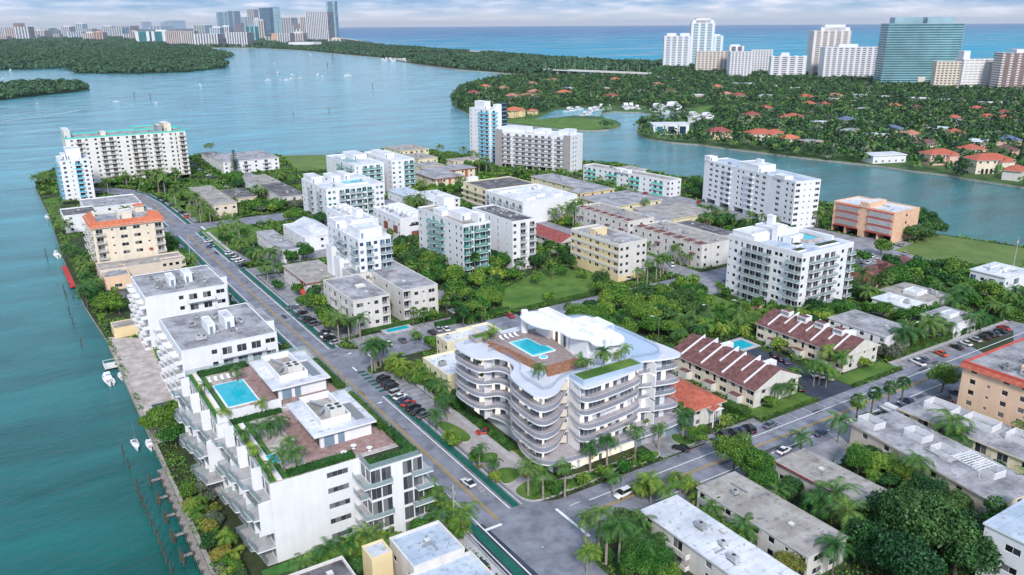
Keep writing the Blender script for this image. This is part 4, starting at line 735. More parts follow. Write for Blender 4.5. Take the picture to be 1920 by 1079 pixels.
# houses east of the big pool condo and by the lower right lawn
for lab, P0, P1, P2, hh, rf_, lm_ in (('low house with dark purple hip roof by the east road', (1640, 512), (1680, 500), (1606, 506), 4, 'tile_brown', 'the dark purple roof'), ('second dark hip roofed house near the waterfront lawn', (1700, 498), (1765, 503), (1655, 489), 4, 'tile_brown', 'the second dark roof'), ('small pink edged house beside the dark hip roof', (1625, 527), (1655, 520), (1590, 515), 4, 'tile_maroon', 'the pink edged house')):
    a, b, c = P(*P0, hh), P(*P1, hh), P(*P2, hh)
    r_, e0, n0, w, d = T(lab, hh, 1, (a[0], min(a[1], c[1] - 9), max(b[0], a[0] + 10), c[1]), S='w.w', W='w.w', wall='pink' if 'pink' in lab else 'offwhite', roof=rf_, ph=.02, pipes=0, name='house', cat='house', lm=lm_); awning_roof(r_, 0, w, 0, d, hh, 1, rf_, .7)
for lab, p0, p1, p2, hh, rf_, lm_ in (('low white modern house with stepped roofs in the trees', (1735, 570), (1800, 560), (1705, 530), 5, 'roof_tan', 'the stepped modern house'), ('narrow white roof seen between palms', (1700, 580), (1730, 570), (1632, 562), 5, 'roof_white', 'the narrow white roof'), ('grey roof with a blue awning among hedges', (1790, 610), (1850, 600), (1740, 588), 5, 'roof_grey', 'the grey roof in the hedges'), ('white modern villa with glass terraces beside the waterfront lawn', (1885, 523), (1935, 510), (1835, 503), 8, 'roof_white', 'the white modern villa')):
    a, b, c = P(*p0, hh), P(*p1, hh), P(*p2, hh)
    T(lab, hh, 2 if hh > 6 else 1, (a[0], a[1], max(b[0], a[0] + 9), max(c[1], a[1] + 9)), S='w.g.w', W='g.w.g.w', wall='white', roof=rf_, ov=.4, ac=2, rooms=((.2, .6, .3, .6, 1.2),), glass='glass_blue', name='house', cat='house', lm=lm_)
# low buildings near the north shore
for lab, P0, P1, P2, hh, fl, rf_, wl, lm_ in (
    ('white three storey shore block with stair landings and grey roof', (418, 306), (531, 300), (380, 293), 8.5, 3, 'roof_grey', 'white', 'the white shore block'),
    ('dark flat roof beside the palm pair at the shore', (400, 300), (425, 297), (378, 288), 4, 1, 'roof_dark', 'offwhite', 'the dark shore roof'),
    ('boxy beige townhouse with flat roof terraces by the drive', (401, 386), (428, 371), (350, 354), 7.5, 2, 'roof_tan', 'beige', 'the boxy beige townhouse'),
    ('small dark flat roof next to the boxy beige townhouse', (440, 374), (468, 362), (420, 358), 4.2, 1, 'roof_dark', 'beige', 'the small dark roof'),
    ('low stained roof with satellite dishes near the shore lawn', (484, 350), (526, 343), (464, 332), 5.5, 2, 'roof_tan', 'white', 'the stained dish roof'),
    ('grey roofed courtyard block beside a small swimming pool', (530, 371), (561, 360), (480, 349), 6, 2, 'roof_dark', 'offwhite', 'the courtyard by the pool'),
    ('white flat roof ringed by trees behind the aqua condo', (812, 380), (856, 371), (776, 363), 5, 2, 'roof_white', 'white', 'the white roof in the trees'),
    ('yellowish waterfront house with flat roof behind the twin condo', (750, 285), (800, 279), (742, 275), 6, 2, 'roof_tan', 'paleyellow', 'the yellowish waterfront house'),
    ('tan walled two storey block near the slim white tower', (785, 300), (815, 295), (771, 290), 7, 2, 'roof_tan', 'paleyellow', 'the tan two storey block'),
    ('grey hipped roof block under the slim white tower', (850, 303), (882, 294), (832, 300), 6, 2, 'roof_tan', 'beige', 'the block under the tower'),
    ('pale roof strip between the twin condos and the street trees', (765, 372), (790, 362), (720, 358), 5, 1, 'roof_blue', 'white', 'the pale roof strip'),
    ('grey flat roof tucked against the brown motel', (790, 314), (830, 309), (772, 308), 5, 1, 'roof_grey', 'paleyellow', 'the roof by the brown motel')):
    a, b, c = P(*P0, hh), P(*P1, hh), P(*P2, hh)
    T(lab, hh, fl, (a[0], a[1], b[0], max(c[1], a[1] + 8)), S='w.w.b.w.b.w' if b[0] - a[0] > 25 else 'w.w.w', W='w.w.w', wall=wl, roof=rf_, ov=.4, ac=3, lm=lm_)

for lab, x, y, w_, d_ in (('turquoise swimming pool beside the brown tiled townhouses', 1380, 650, 11, 6), ('narrow swimming pool behind the hedge of the courtyard block', 745, 618, 8, 3), ('small round edged pool behind the patched white roof', 834, 702, 5, 4), ('slim swimming pool at the edge of the wooded lot', 868, 580, 8, 2), ('pale swimming pool in the dark roofed courtyard', 503, 380, 10, 5)):
    a = P(x, y); t = thing('swimming_pool', lab, 'swimming pool', (a[0], a[1], .16)); MB().ring(-w_ / 2 - 1.4, w_ / 2 + 1.4, -d_ / 2 - 1.4, d_ / 2 + 1.4, -.1, .1, 1.4, 'sidewalk').build('paved_rim', t); MB().box(-w_ / 2, w_ / 2, -d_ / 2, d_ / 2, -.1, .02, 'poolwater').build('water', t); FOOT.append((a[0] - w_ / 2 - 1, a[1] - d_ / 2 - 1, a[0] + w_ / 2 + 1, a[1] + d_ / 2 + 1))
# ---------------------------------------------------------------- the new terraced building
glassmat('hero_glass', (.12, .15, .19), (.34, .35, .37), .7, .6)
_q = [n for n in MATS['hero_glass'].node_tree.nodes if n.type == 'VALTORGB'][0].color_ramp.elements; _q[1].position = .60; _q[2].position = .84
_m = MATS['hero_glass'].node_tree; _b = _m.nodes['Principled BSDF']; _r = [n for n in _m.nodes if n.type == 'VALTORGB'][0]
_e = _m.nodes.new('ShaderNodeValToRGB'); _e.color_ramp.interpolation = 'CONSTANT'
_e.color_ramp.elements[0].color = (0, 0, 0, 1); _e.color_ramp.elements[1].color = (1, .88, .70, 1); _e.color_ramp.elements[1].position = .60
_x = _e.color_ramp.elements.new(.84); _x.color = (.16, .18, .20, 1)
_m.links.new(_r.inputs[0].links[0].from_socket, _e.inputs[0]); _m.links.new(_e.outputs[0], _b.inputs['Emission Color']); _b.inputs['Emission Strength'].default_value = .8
M('hero_white', (.82, .82, .84), .5, .03, .3); M('hero_blue', (.42, .52, .66), .5, .05, .3); M('lit_lobby', (.8, .7, .5), .4, .2, .6, emit=(1, .86, .62), es=.6)
M('hero_roof', (.60, .61, .67), .6, .06, .2); M('hero_deck', (.42, .39, .42), .7, .12, .8); M('hero_timber', (.26, .20, .19), .7, .2, .8, col2=(.36, .29, .28)); M('tub', (.10, .62, .68), .1, .05, .5, spec=.6); M('wood_slat', (.24, .11, .06), .6, .3, 1.5, col2=(.42, .22, .13))
E0, N0 = 93.0, 134.0
hr = thing('apartment_building', 'new curved white terraced building with wave shaped balconies and rooftop pool', 'apartment building', (E0, N0, 0))
def L(poly): return [(a - E0, b - N0) for a, b in poly]
ctl = [(92.4, 133.3), (97.2, 133.6), (101.3, 136.9), (104.2, 139.6), (104.6, 138.6), (103.3, 132.3), (107.5, 132.0), (116, 132.9), (123.0, 134.3), (124.0, 137.6), (129, 135.4), (136.5, 133.8), (137.3, 139), (135.6, 150), (136, 165), (133, 173), (118, 174), (97, 173.5), (91.6, 173.2), (91.6, 163), (93.2, 159.4), (98.0, 158.6), (98.0, 151.3), (93.4, 148.2), (92.4, 141)]
out0 = L(chaikin(ctl, 3))
ctl2 = [(a, b + (1.2 if 124 < a and b < 139 else (-.6 if 104 < a < 123.5 and b < 138 else 0))) for a, b in ctl]
outw = L(chaikin(ctl2, 3))
inner = L([(95.3, 136.6), (103.6, 141.6), (106, 134.8), (121.5, 136.2), (125.5, 138.6), (133.5, 137.2), (133.3, 170.6), (97.8, 170.6), (94.6, 170.6), (94.6, 163.8), (100.4, 160.4), (100.4, 149.6), (95.6, 146.6)])
pod = L(chaikin([(92.9, 133), (103, 131.4), (118, 131.6), (134, 131.6), (138.4, 134), (138.2, 150), (137, 174.5), (118, 175.5), (95, 175.5), (95.2, 163), (97.8, 158), (97.4, 151), (93, 143)], 3))
ZL = [4.4, 7.9, 11.3, 14.7, 18.1, 21.6]
rh = random.Random(5)
def panels(poly, z0, z1, root, wpan=1.25, blank=.22):
    g = MB(); f = MB(); wl = MB(); n = len(poly); a2 = sum(poly[i][0] * poly[(i + 1) % n][1] - poly[(i + 1) % n][0] * poly[i][1] for i in range(n))
    for i in range(n):
        a, b = poly[i], poly[(i + 1) % n]; d = math.hypot(b[0] - a[0], b[1] - a[1]); k = max(1, round(d / wpan)); bl = 0
        for j in range(k):
            if bl == 1 and g.v: g.build('glass_wall', root); g = MB()
            p = (a[0] + (b[0] - a[0]) * j / k, a[1] + (b[1] - a[1]) * j / k); q = (a[0] + (b[0] - a[0]) * (j + 1) / k, a[1] + (b[1] - a[1]) * (j + 1) / k)
            if bl == 0 and rh.random() < blank * .2: bl = rh.randint(2, 3)
            m = wl if bl else g; bl = max(0, bl - 1)
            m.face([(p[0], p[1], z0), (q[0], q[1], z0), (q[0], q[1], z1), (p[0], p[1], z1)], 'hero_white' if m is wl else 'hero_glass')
            f.tube((p[0], p[1], z0), (p[0], p[1], z1), .06, .06, 'frame_white', 4, cap=False)
    g.v and g.build('glass_wall', root); f.build('mullion', root); wl.v and wl.build('wall', root)
for i, z in enumerate(ZL):
    o = pod if i == 0 else (out0 if i % 2 else outw); th = .42 if i == 5 else .30
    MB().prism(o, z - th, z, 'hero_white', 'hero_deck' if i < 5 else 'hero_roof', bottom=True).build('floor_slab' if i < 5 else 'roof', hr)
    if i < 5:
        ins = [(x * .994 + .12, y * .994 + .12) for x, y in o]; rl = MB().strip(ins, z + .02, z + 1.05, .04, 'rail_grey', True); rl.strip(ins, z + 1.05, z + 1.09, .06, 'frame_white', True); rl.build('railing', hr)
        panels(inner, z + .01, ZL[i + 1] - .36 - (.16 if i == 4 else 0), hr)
# fins of wood louvres on the south fan and white party walls
for z0, z1 in zip(ZL[:5], ZL[1:]):
    MB().strip(L([(100.4, 139.2), (103.2, 137.9)]), z0 + 1.2, z1 - .4, .12, 'beige').build('louvre_screen', hr)
    for p, q in (((98.4, 155), (104, 155)), ((104.6, 134.6), (104.6, 141)), ((94.4, 160.8), (97, 161.6)), ((128, 134.9), (128, 139))): MB().strip(L([p, q]), z0 + .02, z1 - .52, .22, 'hero_white').build('party_wall', hr)
# ground floor
panels(L([(98, 136), (104, 134.6), (122, 134.9), (122, 150), (98, 150)]), .02, 4.04, hr, 1.6, .15)
MB().box(*[v - E0 for v in (122.4, 137)], *[v - N0 for v in (134.5, 172)], 0, 4.0, 'bluegrey').build('garage_wall', hr); MB().box(99 - E0, 122.3 - E0, 152 - N0, 173 - N0, 0, 4.0, 'hero_white').build('wall', hr)
MB().box(124 - E0, 132 - E0, 134.42 - N0, 134.48 - N0, .1, 3.4, 'acgrey').build('garage_door', hr)
for e in np.arange(105, 121, 3.2): MB().box(e - E0, e + 2.2 - E0, 134.4 - N0, 134.46 - N0, .4, 3.7, 'lit_lobby').build('lobby_window', hr)
MB().prism(L(chaikin([(86.5, 139), (95, 134), (96.5, 148), (92, 152), (88, 148)], 2)), 3.6, 3.9, 'hero_white', bottom=True).build('entrance_canopy', hr) if False else None
# roof level
zr = 21.6
MB().prism(L([(102.6, 146), (112, 146), (116, 168), (103, 170), (99.5, 168), (101.5, 160)]), zr, zr + .9, 'wood_slat', 'hero_timber').build('pool_deck', hr)
m = MB()
for i in range(7): a = i * .55; m.prism(L([(102.4 - a * .5, 145.8 - a), (112.4, 145.8 - a), (112.4, 145.3 - a), (102.4 - a * .5, 145.3 - a)]), zr, zr + .85 - i * .11, 'wood_slat')
for i in range(5): a = i * .45; m.prism(L([(102.4 - a, 146), (102.8 - a, 146), (100.9 - a, 166), (100.5 - a, 166)]), zr, zr + .85 - i * .14, 'wood_slat')
m.build('wooden_steps', hr)
pp = L([(103.6, 163.0), (108.9, 163.0), (109.1, 157.2), (110.1, 156.2), (110.2, 152.9), (109.8, 152.6), (103.9, 152.6), (103.6, 153)]); cx, cy = 107 - E0, 158 - N0
MB().prism([(cx + (x - cx) * 1.1, cy + (y - cy) * 1.07) for x, y in pp], zr + .9, zr + 1.02, 'hero_white').prism(pp, zr + 1.0, zr + 1.05, 'tub').prism([(cx + (x - cx) * .86, cy + (y - cy) * .86) for x, y in pp], zr + 1.0, zr + 1.08, 'poolwater').build('rooftop_pool', hr)
MB().prism(L([(105.3 + 1.2 * math.cos(t * .5236), 150.6 + 1.2 * math.sin(t * .5236)) for t in range(12)]), zr + .9, zr + 1.05, 'hero_white').prism(L([(105.3 + .9 * math.cos(t * .5236), 150.6 + .9 * math.sin(t * .5236)) for t in range(12)]), zr + 1.0, zr + 1.1, 'tub').build('hot_tub', hr)
ph = L(chaikin([(109.6, 170), (117.5, 169.5), (121, 158), (124.5, 144.5), (121.5, 138.6), (116.5, 139.2), (113.4, 141.5), (114.8, 145), (111.6, 149), (112.6, 154), (108.6, 160)], 2))
MB().prism(ph, zr + 5.0, zr + 5.35, 'hero_white', bottom=True).build('penthouse_roof', hr)
for x0, x1, y0, y1, h in ((114.6, 120.6, 145.2, 152.5, 5), (116, 122, 140.5, 145.2, 5), (113.5, 119, 160, 166, 5)): MB().box(x0 - E0, x1 - E0, y0 - N0, y1 - N0, zr, zr + h - .01, 'hero_white').build('penthouse_wall', hr)
MB().box(113 - E0, 118.5 - E0, 153.5 - N0, 159 - N0, zr, zr + 3.2, 'leaf_light').build('green_wall', hr) if False else None
panels(L([(114.8, 153), (119.5, 153), (119.5, 160), (114.8, 160)]), zr, zr + 4.9, hr, 1.2, .1)
for x0, x1, y0, y1 in ((115, 118.2, 157.5, 167), (116.2, 121.6, 144.6, 150), (118.2, 122.4, 150.2, 156)):
    MB().ring(x0 - E0, x1 - E0, y0 - N0, y1 - N0, zr + 5.35, zr + 6.7, .3, 'hero_white').build('roof_screen', hr)
for x, y in ((111, 167.5), (116.4, 139.6)): MB().tube((x - E0, y - N0, zr), (x - E0, y - N0, zr + 7), .95, .95, 'hero_white', 16).build('round_stack', hr)
MB().prism(L(chaikin([(119, 138), (136, 135.4), (136, 172), (121, 172), (122, 158)], 2)), zr + .02, zr + .1, 'hero_blue').build('blue_terrace', hr)
for q in ([(124, 139.5), (134, 137.4), (134.6, 150), (134, 158)], [(97, 163), (102, 163), (101.6, 170.5), (94.2, 170.5)], [(95.5, 137), (98, 136.4), (102, 139.6), (111, 142)], [(95.5, 137), (95.3, 147), (99.6, 151), (99.4, 160)], [(118, 172), (133, 171.5), (134, 160)]):
    MB().strip(L(chaikin(q, 2, False)), zr + .02, zr + 1.1, .04, 'rail_grey').build('railing', hr)
m = MB().ring(104.6 - E0, 122.6 - E0, 133.6 - N0, 138.6 - N0, zr, zr + 1.3, .3, 'hero_blue'); m.box(104.9 - E0, 122.3 - E0, 133.9 - N0, 138.3 - N0, zr, zr + 1.0, 'soil', 'lawn'); m.build('planter', hr)
m = MB().ring(97 - E0, 105 - E0, 169.5 - N0, 173 - N0, zr, zr + 1.3, .3, 'greywall'); m.box(97.3 - E0, 104.7 - E0, 169.8 - N0, 172.7 - N0, zr, zr + 1.0, 'soil', 'lawn'); m.build('planter', hr)
m = MB()
for i in range(9): m.box(124.5 - E0, 131 - E0, 155 + i * .8 - N0, 155.25 + i * .8 - N0, zr + 2.8, zr + 3.0, 'hero_white')
for x in (124.5, 130.8):
    m.box(x - E0, x + .2 - E0, 155 - N0, 162 - N0, zr + 2.6, zr + 2.79, 'hero_white')
    for y in (155, 161.6): m.box(x - E0, x + .2 - E0, y - N0, y + .2 - N0, zr, zr + 2.59, 'hero_white')
m.build('pergola', hr)
FOOT.append((86, 132, 138, 175)); LMK.append(('the terraced building', 115, 152, 22, 93, 133, 137, 174, 21.6))
# forecourt: pavers, islands with kerbs, hedges
sheet('paving', [(85.5, 131), (86, 176), (95.6, 176), (95.6, 133), (120, 131), (90, 129.6)], .2, 'paver'); 
sheet('paving', [(124, 126.6), (139, 126.6), (139, 134.4), (124, 134.4)], .205, 'asphalt_side')
def island(ctl_, h=.3, k=3, m_='lawn'):
    p = chaikin(ctl_, k); sheet('kerb', p, .34, 'sidewalk', dz=.32); c = (sum(a for a, b in p) / len(p), sum(b for a, b in p) / len(p))
    return sheet('lawn', [(c[0] + (a - c[0]) * .94, c[1] + (b - c[1]) * .94) for a, b in p], .42, m_, dz=.09)
_i = [PX([(868, 838), (805, 795), (838, 790), (893, 822)]), PX([(889, 872), (902, 852), (938, 850), (930, 872)]), PX([(925, 905), (928, 880), (962, 878), (985, 890), (950, 915)]), PX([(950, 925), (990, 900), (1060, 905), (1090, 935), (1020, 952), (960, 945)]), PX([(1000, 905), (1090, 900), (1180, 868), (1130, 915), (1060, 940)]), PX([(1170, 895), (1200, 855), (1235, 845), (1262, 870), (1225, 895), (1180, 915)]), PX([(1255, 825), (1262, 812), (1330, 840), (1300, 850)])]
for p in _i: island([(max(a, 85.6), max(b, 127.6)) for a, b in p])
# ---------------------------------------------------------------- white condo with two rooftop gardens on the bay
FE, FN = 33.6, 138.2
fg = thing('apartment_building', 'white waterfront condo with rooftop hot tub deck, hedges and zigzag glass balconies', 'apartment building', (FE, FN, 0))
fa = thing('apartment_building', 'northern half of the waterfront condo with rooftop swimming pool and loungers', 'apartment building', (31.2, 169.0, 0))
def condo(root, w, d, south):
    B = Bld(root, 'glass_grey', 'rail_glass', 'metal', 'white', 1.6)
    B.facade((0, 0), (1, 0), w if not south else 18.0, 0, 17.5, '......T.' if south else '.', n=5)
    B.facade((0, d), (0, -1), d, 0, 17.5, ',GGG,GGG,GGG,', n=5); B.facade((w, 0), (0, 1), d, 0, 17.5, 'w.G.w.G.w', n=5); B.facade((w, d), (-1, 0), w, 0, 17.5, '.', n=1)
    if south:
        B.facade((18.0, -5.6), (1, 0), 11.4, 0, 17.5, 'GG..GG', n=5); B.facade((18.0, 0), (0, -1), 5.6, 0, 17.5, ',GG', n=5); B.facade((29.4, -5.6), (0, 1), 5.6, 0, 17.5, '.', n=1)
        for f in range(5):
            big = f % 2 == 0; z = f * 3.5 + .1
            for x0, x1, y0, y1 in ((16.2, 18.0, -6.6 if big else -4.4, -.4), (18.0, 22.3 if big else 18.6, -6.8, -5.62)):
                if x1 - x0 < 1: continue
                o = MB().box(x0, x1, y0, y1, z - .25, z, 'white', 'concrete').build('balcony', root)
                MB().strip([(x0 + .05, y1), (x0 + .05, y0 + .05), (x1, y0 + .05)] if x1 == 18.0 else [(x0, y0 + .05), (x1 - .05, y0 + .05), (x1 - .05, y1)], z, z + 1.05, .04, 'rail_glass').build('railing', o)
            if f in (1, 2, 4) or f == 3:
                o = MB().box(27.5 - (.8 if big else 0), 31, -7.2, -5.62, z - .25, z, 'white', 'concrete').box(29.42, 31, -5.6, -1.5, z - .25, z, 'white', 'concrete').build('balcony', root)
                MB().strip([(27.5 - (.8 if big else 0), -5.7), (27.5 - (.8 if big else 0), -7.15), (30.95, -7.15), (30.95, -1.5)], z, z + 1.05, .04, 'rail_glass').build('railing', o)
    B.finish()
    # zigzag terraces facing the bay
    k = 3; bw = d / k
    for f in range(5):
        for i in range(k):
            y0, y1 = i * bw, (i + 1) * bw; s = (f + i) % 2; z = f * 3.5 + .12; a, b = (3.6, 2.3) if s else (2.0, 3.9); ym = y0 + bw * (.45 if s else .6)
            p = [(-.01, y0 + .1), (-a, y0 + .1), (-a - .6, ym), (-b + .4, ym + .3), (-b, y1 - .1), (-.01, y1 - .1)]
            o = MB().prism(p, z - .3, z, 'white', 'concrete', bottom=True).build('balcony', root); r_ = MB().strip(p[1:5], z, z + 1.05, .04, 'rail_glass'); r_.strip(p[1:5], z + 1.05, z + 1.12, .08, 'metal'); r_.build('railing', o)
    for i in range(k * 2 + 1):
        y = min(d - .15, max(.15, i * bw / 2)); z0 = 3.6 if i % 2 else 7.1; z1 = 10.5 if i % 2 else 13.9
        MB().box(-2.5, -.02, y - .13, y + .13, z0, z1, 'white').build('fin_wall', root)
        if i % 2: MB().box(-2.0, -.02, y - .13, y + .13, 14.1, 18.9, 'white').build('fin_wall', root)
    # roof terrace
    MB().box(.05, w - .05, .05, d - .05, 17.3, 17.52, 'white', 'terrace_stone').build('roof', root)
    for x0, x1, m_ in ((.3, 1.5, 'turf'), (1.55, 1.8, 'yellow'), (1.85, 2.7, 'white'), (2.75, 3.0, 'darkmetal'), (3.05, 3.9, 'turf')): MB().box(x0, x1, .5, d - .6, 17.53, 17.66, m_).build('turf_strip' if m_ == 'turf' else 'edge_strip', root)
    MB().strip([(w * .45, .1), (.1, .1), (.1, d - .1), (w * .5, d - .1)] if not south else [(.1, 1.2), (.1, d - .1)], 17.5, 18.7, .05, 'rail_glass').build('railing', root)
    MB().strip([(w * .5, d - .1), (w - .1, d - .1), (w - .1, .1 if not south else -5.5)] + ([(18.1, -5.5), (18.1, -.1)] if south else []), 17.5, 18.7, .05, 'rail_glass').build('railing', root)
    MB().box(9, w - 1.2, 1.5, d - 2, 17.53, 17.62, 'wood_deck').build('timber_deck', root)
    x0, x1, y0, y1 = (11.4, 25.0, 6.6, 24.6) if south else (13.6, 27.4, 2.6, 21.8)
    W = MB().box(x0 + 1.6, x1 - .8, y0 + 1.2, y1 - 1, 17.55, 20.7, 'white'); 
    for i in range(8): W.box(x0 + 1.54, x0 + 1.6, y0 + 2 + i * 1.7, y0 + 3.4 + i * 1.7, 17.7, 20.3, 'glass')
    for i in range(2): W.box(x0 + 2.4 + i * 3, x0 + 4.6 + i * 3 - i * .8, y0 + 1.14, y0 + 1.2, 17.6, 19.9, 'bluegrey')
    W.build('penthouse', root)
    # roof plate with an open light court
    hx0, hx1, hy0, hy1 = x1 - 3.6, x1 - 1.2, y0 + 2.5, y1 - 6
    R_ = MB()
    for q in ((x0, hx0, y0, y1), (hx1, x1, y0, y1), (hx0, hx1, y0, hy0), (hx0, hx1, hy1, y1)): R_.box(*q, 20.72, 21.1, 'white', 'roof_white')
    R_.box(hx0 + .02, hx1 - .02, hy0 + .02, hy1 - .02, 20.72, 20.78, 'glass_grey'); R_.build('penthouse_roof', root)
    a0, a1, b0, b1 = x0 + 2.6, x1 - 4.4, y0 + 3, y1 - 1.6
    m = MB().ring(a0, a1, b0, b1, 21.1, 22.7, .3, 'white'); m.box(a0 + .3, a1 - .3, b0 + .3, b1 - .3, 21.1, 21.2, 'roof_tan'); m.build('roof_screen', root)
    m = MB().box(a0 + 2.6, a1 - .8, b0 + 1, b0 + 4.6, 21.3, 23.9, 'offwhite')
    for i in range(2):
        for j in range(2): m.tube((a0 + 3.3 + i * 1.6, b0 + 2 + j * 1.5, 23.91), (a0 + 3.3 + i * 1.6, b0 + 2 + j * 1.5, 24.0), .55, .55, 'darkmetal', 12)
    m.build('rooftop_chiller', root)
    MB().tube((a0 + 1.5, b0 + 5, 21.8), (a0 + 4, b0 + 8, 21.8), .35, .35, 'metal', 8).tube((a0 + 4, b0 + 8, 21.8), (a0 + 2, b1 - 1.5, 21.8), .35, .35, 'metal', 8).build('duct', root)
condo(fg, 28.8, 30.4, True); condo(fa, 31.0, 31.2, False)
M('whitewall2', (.8, .8, .81), .6, .04, .3)
MB().box(.3, 14.5, -.3, .0, 17.5, 19.9, 'white').build('garden_wall', fa)
o = MB().box(2.3, 4.6, 6.6, 10.8, 17.56, 17.75, 'white'); o.box(2.5, 4.4, 6.8, 10.6, 17.7, 17.8, 'poolwater'); o.build('hot_tub', fg)
o = MB().box(4.0, 11.5, 6.2, 20.6, 17.56, 17.72, 'white'); o.box(4.4, 11.1, 6.6, 20.2, 17.7, 17.78, 'poolwater'); o.box(9.6, 11.0, 18.6, 20.1, 17.72, 17.83, 'tub'); o.build('rooftop_pool', fa)
MB().box(18.3, 29.2, -5.4, -.2, 17.3, 17.6, 'white', 'soil').build('planter_bed', fg)
FOOT.append((28, 131, 64, 201)); LMK += [('the rooftop garden condo', 48, 150, 15, 33.6, 132, 63, 168, 17.5), ('the rooftop pool condo', 47, 185, 15, 31, 169, 62, 200, 17.5)]
def lounger(lab, x, y, z, rz, g):
    t = thing('sun_lounger', lab, 'sun lounger', (x, y, z), rz, g)
    MB().box(-.33, .33, -.9, .35, .28, .38, 'hero_white').build('seat', t); m = MB(); m.face([(-.33, .35, .3), (.33, .35, .3), (.33, .95, .75), (-.33, .95, .75)], 'hero_white'); m.face([(-.33, .35, .38), (-.33, .95, .83), (.33, .95, .83), (.33, .35, .38)], 'hero_white'); m.build('backrest', t)
    for a in (-.28, .28):
        for b in (-.8, .3): MB().box(a - .03, a + .03, b - .03, b + .03, 0, .27, 'frame_white').build('leg', t)
for i in range(5): lounger('white lounger standing in the row by the rooftop swimming pool edge', 35.4 + i * 1.5, 192.4, 17.55, 0, 'loungers by the rooftop swimming pool')
for i in range(6): lounger('white lounger along the garden wall side of the rooftop swimming pool', 36.0 + i * 1.3, 172.2, 17.55, math.pi, 'loungers along the garden wall')
for i in range(4): lounger('white lounger on the timber deck of the terraced building', 103 + i * 1.5, 166.2, 22.5, 0, 'loungers on the curved roof deck')
def table(lab, x, y, z):
    t = thing('round_table', lab, 'table', (x, y, z)); MB().tube((0, 0, 0), (0, 0, .04), .35, .35, 'hero_white', 10).tube((0, 0, .04), (0, 0, .7), .08, .08, 'hero_white', 8).build('pedestal', t); MB().tube((0, 0, .7), (0, 0, .76), .62, .62, 'hero_white', 14).build('tabletop', t)
for i, (x, y, l) in enumerate(((49.5, 140.8, 'white round pedestal table nearest the penthouse doors'), (52.2, 142.2, 'white round pedestal table between two others on the deck'), (54.6, 139.6, 'white round pedestal table beside the flowering shrubs'), (42.6, 151.5, 'white round table amid chairs under the deck palms'))): table(l, x, y, 17.62)
# quay, dock and pilings
sheet('terrace', [(22.7, 202), (33, 202), (33.5, 282), (22.7, 290)], .14, 'terrace_stone', dz=.1)
sheet('terrace', [(28, 331), (36, 331), (36, 345), (28, 345)], .14, 'roof_dark', dz=.1)
t = thing('swimming_pool', 'empty dark covered swimming pool on the quay terrace', 'swimming pool', (25.5, 214, .15)); MB().box(0, 7.2, 0, 12, 0, .12, 'darkmetal', 'pooldark').build('cover', t); MB().ring(-.4, 7.6, -.4, 12.4, 0, .08, .38, 'sidewalk').build('rim', t)
t = thing('seawall', 'pale stained concrete seawall cap along the bay', 'seawall', (22.3, 60, 0)); MB().box(-.45, .35, 0, 225, -1.6, .42, 'seawall').build('cap', t)
t = thing('dock', 'weathered timber dock walkway along the planted quay', 'dock', (20.3, 60, -.2)); m = MB()
for i in range(184): m.box(0, 1.5, i * .7, i * .7 + .62, 0, .12, 'wood_dock')
m.build('deck_boards', t)
for i in range(36): MB().tube((.0, 1 + i * 3.55, -1.6), (.0, 1 + i * 3.55, 1.3), .18, .16, 'piling', 7).build('piling', t)
for i, (x, y) in enumerate(((280, 903), (294, 936), (307, 970), (321, 1007), (338, 1045))):
    a = P(x, y, -.2); t = thing('finger_pier', ['first', 'second', 'third', 'fourth', 'fifth'][i] + ' short timber finger pier counted from the sailboat side', 'pier', (a[0], a[1], -.25)); MB().box(0, max(2, 20.2 - a[0]), -.45, .45, 0, .15, 'wood_dock').build('deck_boards', t)
    for k in (-.4, .4): MB().tube((.1, k, -1.5), (.1, k, 1.9), .2, .16, 'piling', 7).build('piling', t)
for i, (x, y) in enumerate(((258, 920), (264, 938), (269, 952), (276, 968), (284, 986), (292, 1003), (299, 1022), (306, 1040), (313, 1058), (322, 1076), (231, 855), (242, 880), (125, 560), (131, 590), (138, 610), (153, 650), (86, 478), (90, 492), (121, 548), (300, 950), (314, 985), (329, 1020), (345, 1062))):
    a = P(x, y, ZW); h = 3.0; t = thing('mooring_pile', 'slim weathered mooring pile standing in the green bay water', 'mooring pile', (a[0], a[1], ZW), 0, 'mooring piles off the quay'); MB().tube((0, 0, -1), (random.Random(i).uniform(-.15, .15), .05, h), .19, .15, 'piling', 8).build('pile', t); MB().tube((0, 0, h - .02), (0, 0, h + .14), .17, .05, 'darkmetal', 8).build('cap', t)
t = thing('red_dock', 'bright red painted floating dock on the bay edge', 'dock', (20.0, 361, -.6)); MB().box(-2.2, .2, 0, 36, 0, .35, 'red_paint').build('deck', t); MB().tube((-2.1, 3, -1), (-2.1, 3, 1.5), .15, .15, 'piling', 6).build('piling', t)
t = thing('boat_lift', 'white railed boat lift platform by the stone terrace', 'boat lift', (18.2, 262, -.5)); MB().box(0, 4, 0, 4.5, 0, .3, 'offwhite').build('platform', t)
for a in (0.1, 3.8):
    for b in (.1, 4.3): MB().tube((a, b, .3), (a, b, 1.5), .08, .08, 'frame_white').build('post', t)
MB().strip([(.1, .1), (.1, 4.3), (3.8, 4.3)], 1.3, 1.4, .08, 'frame_white').build('rail', t)
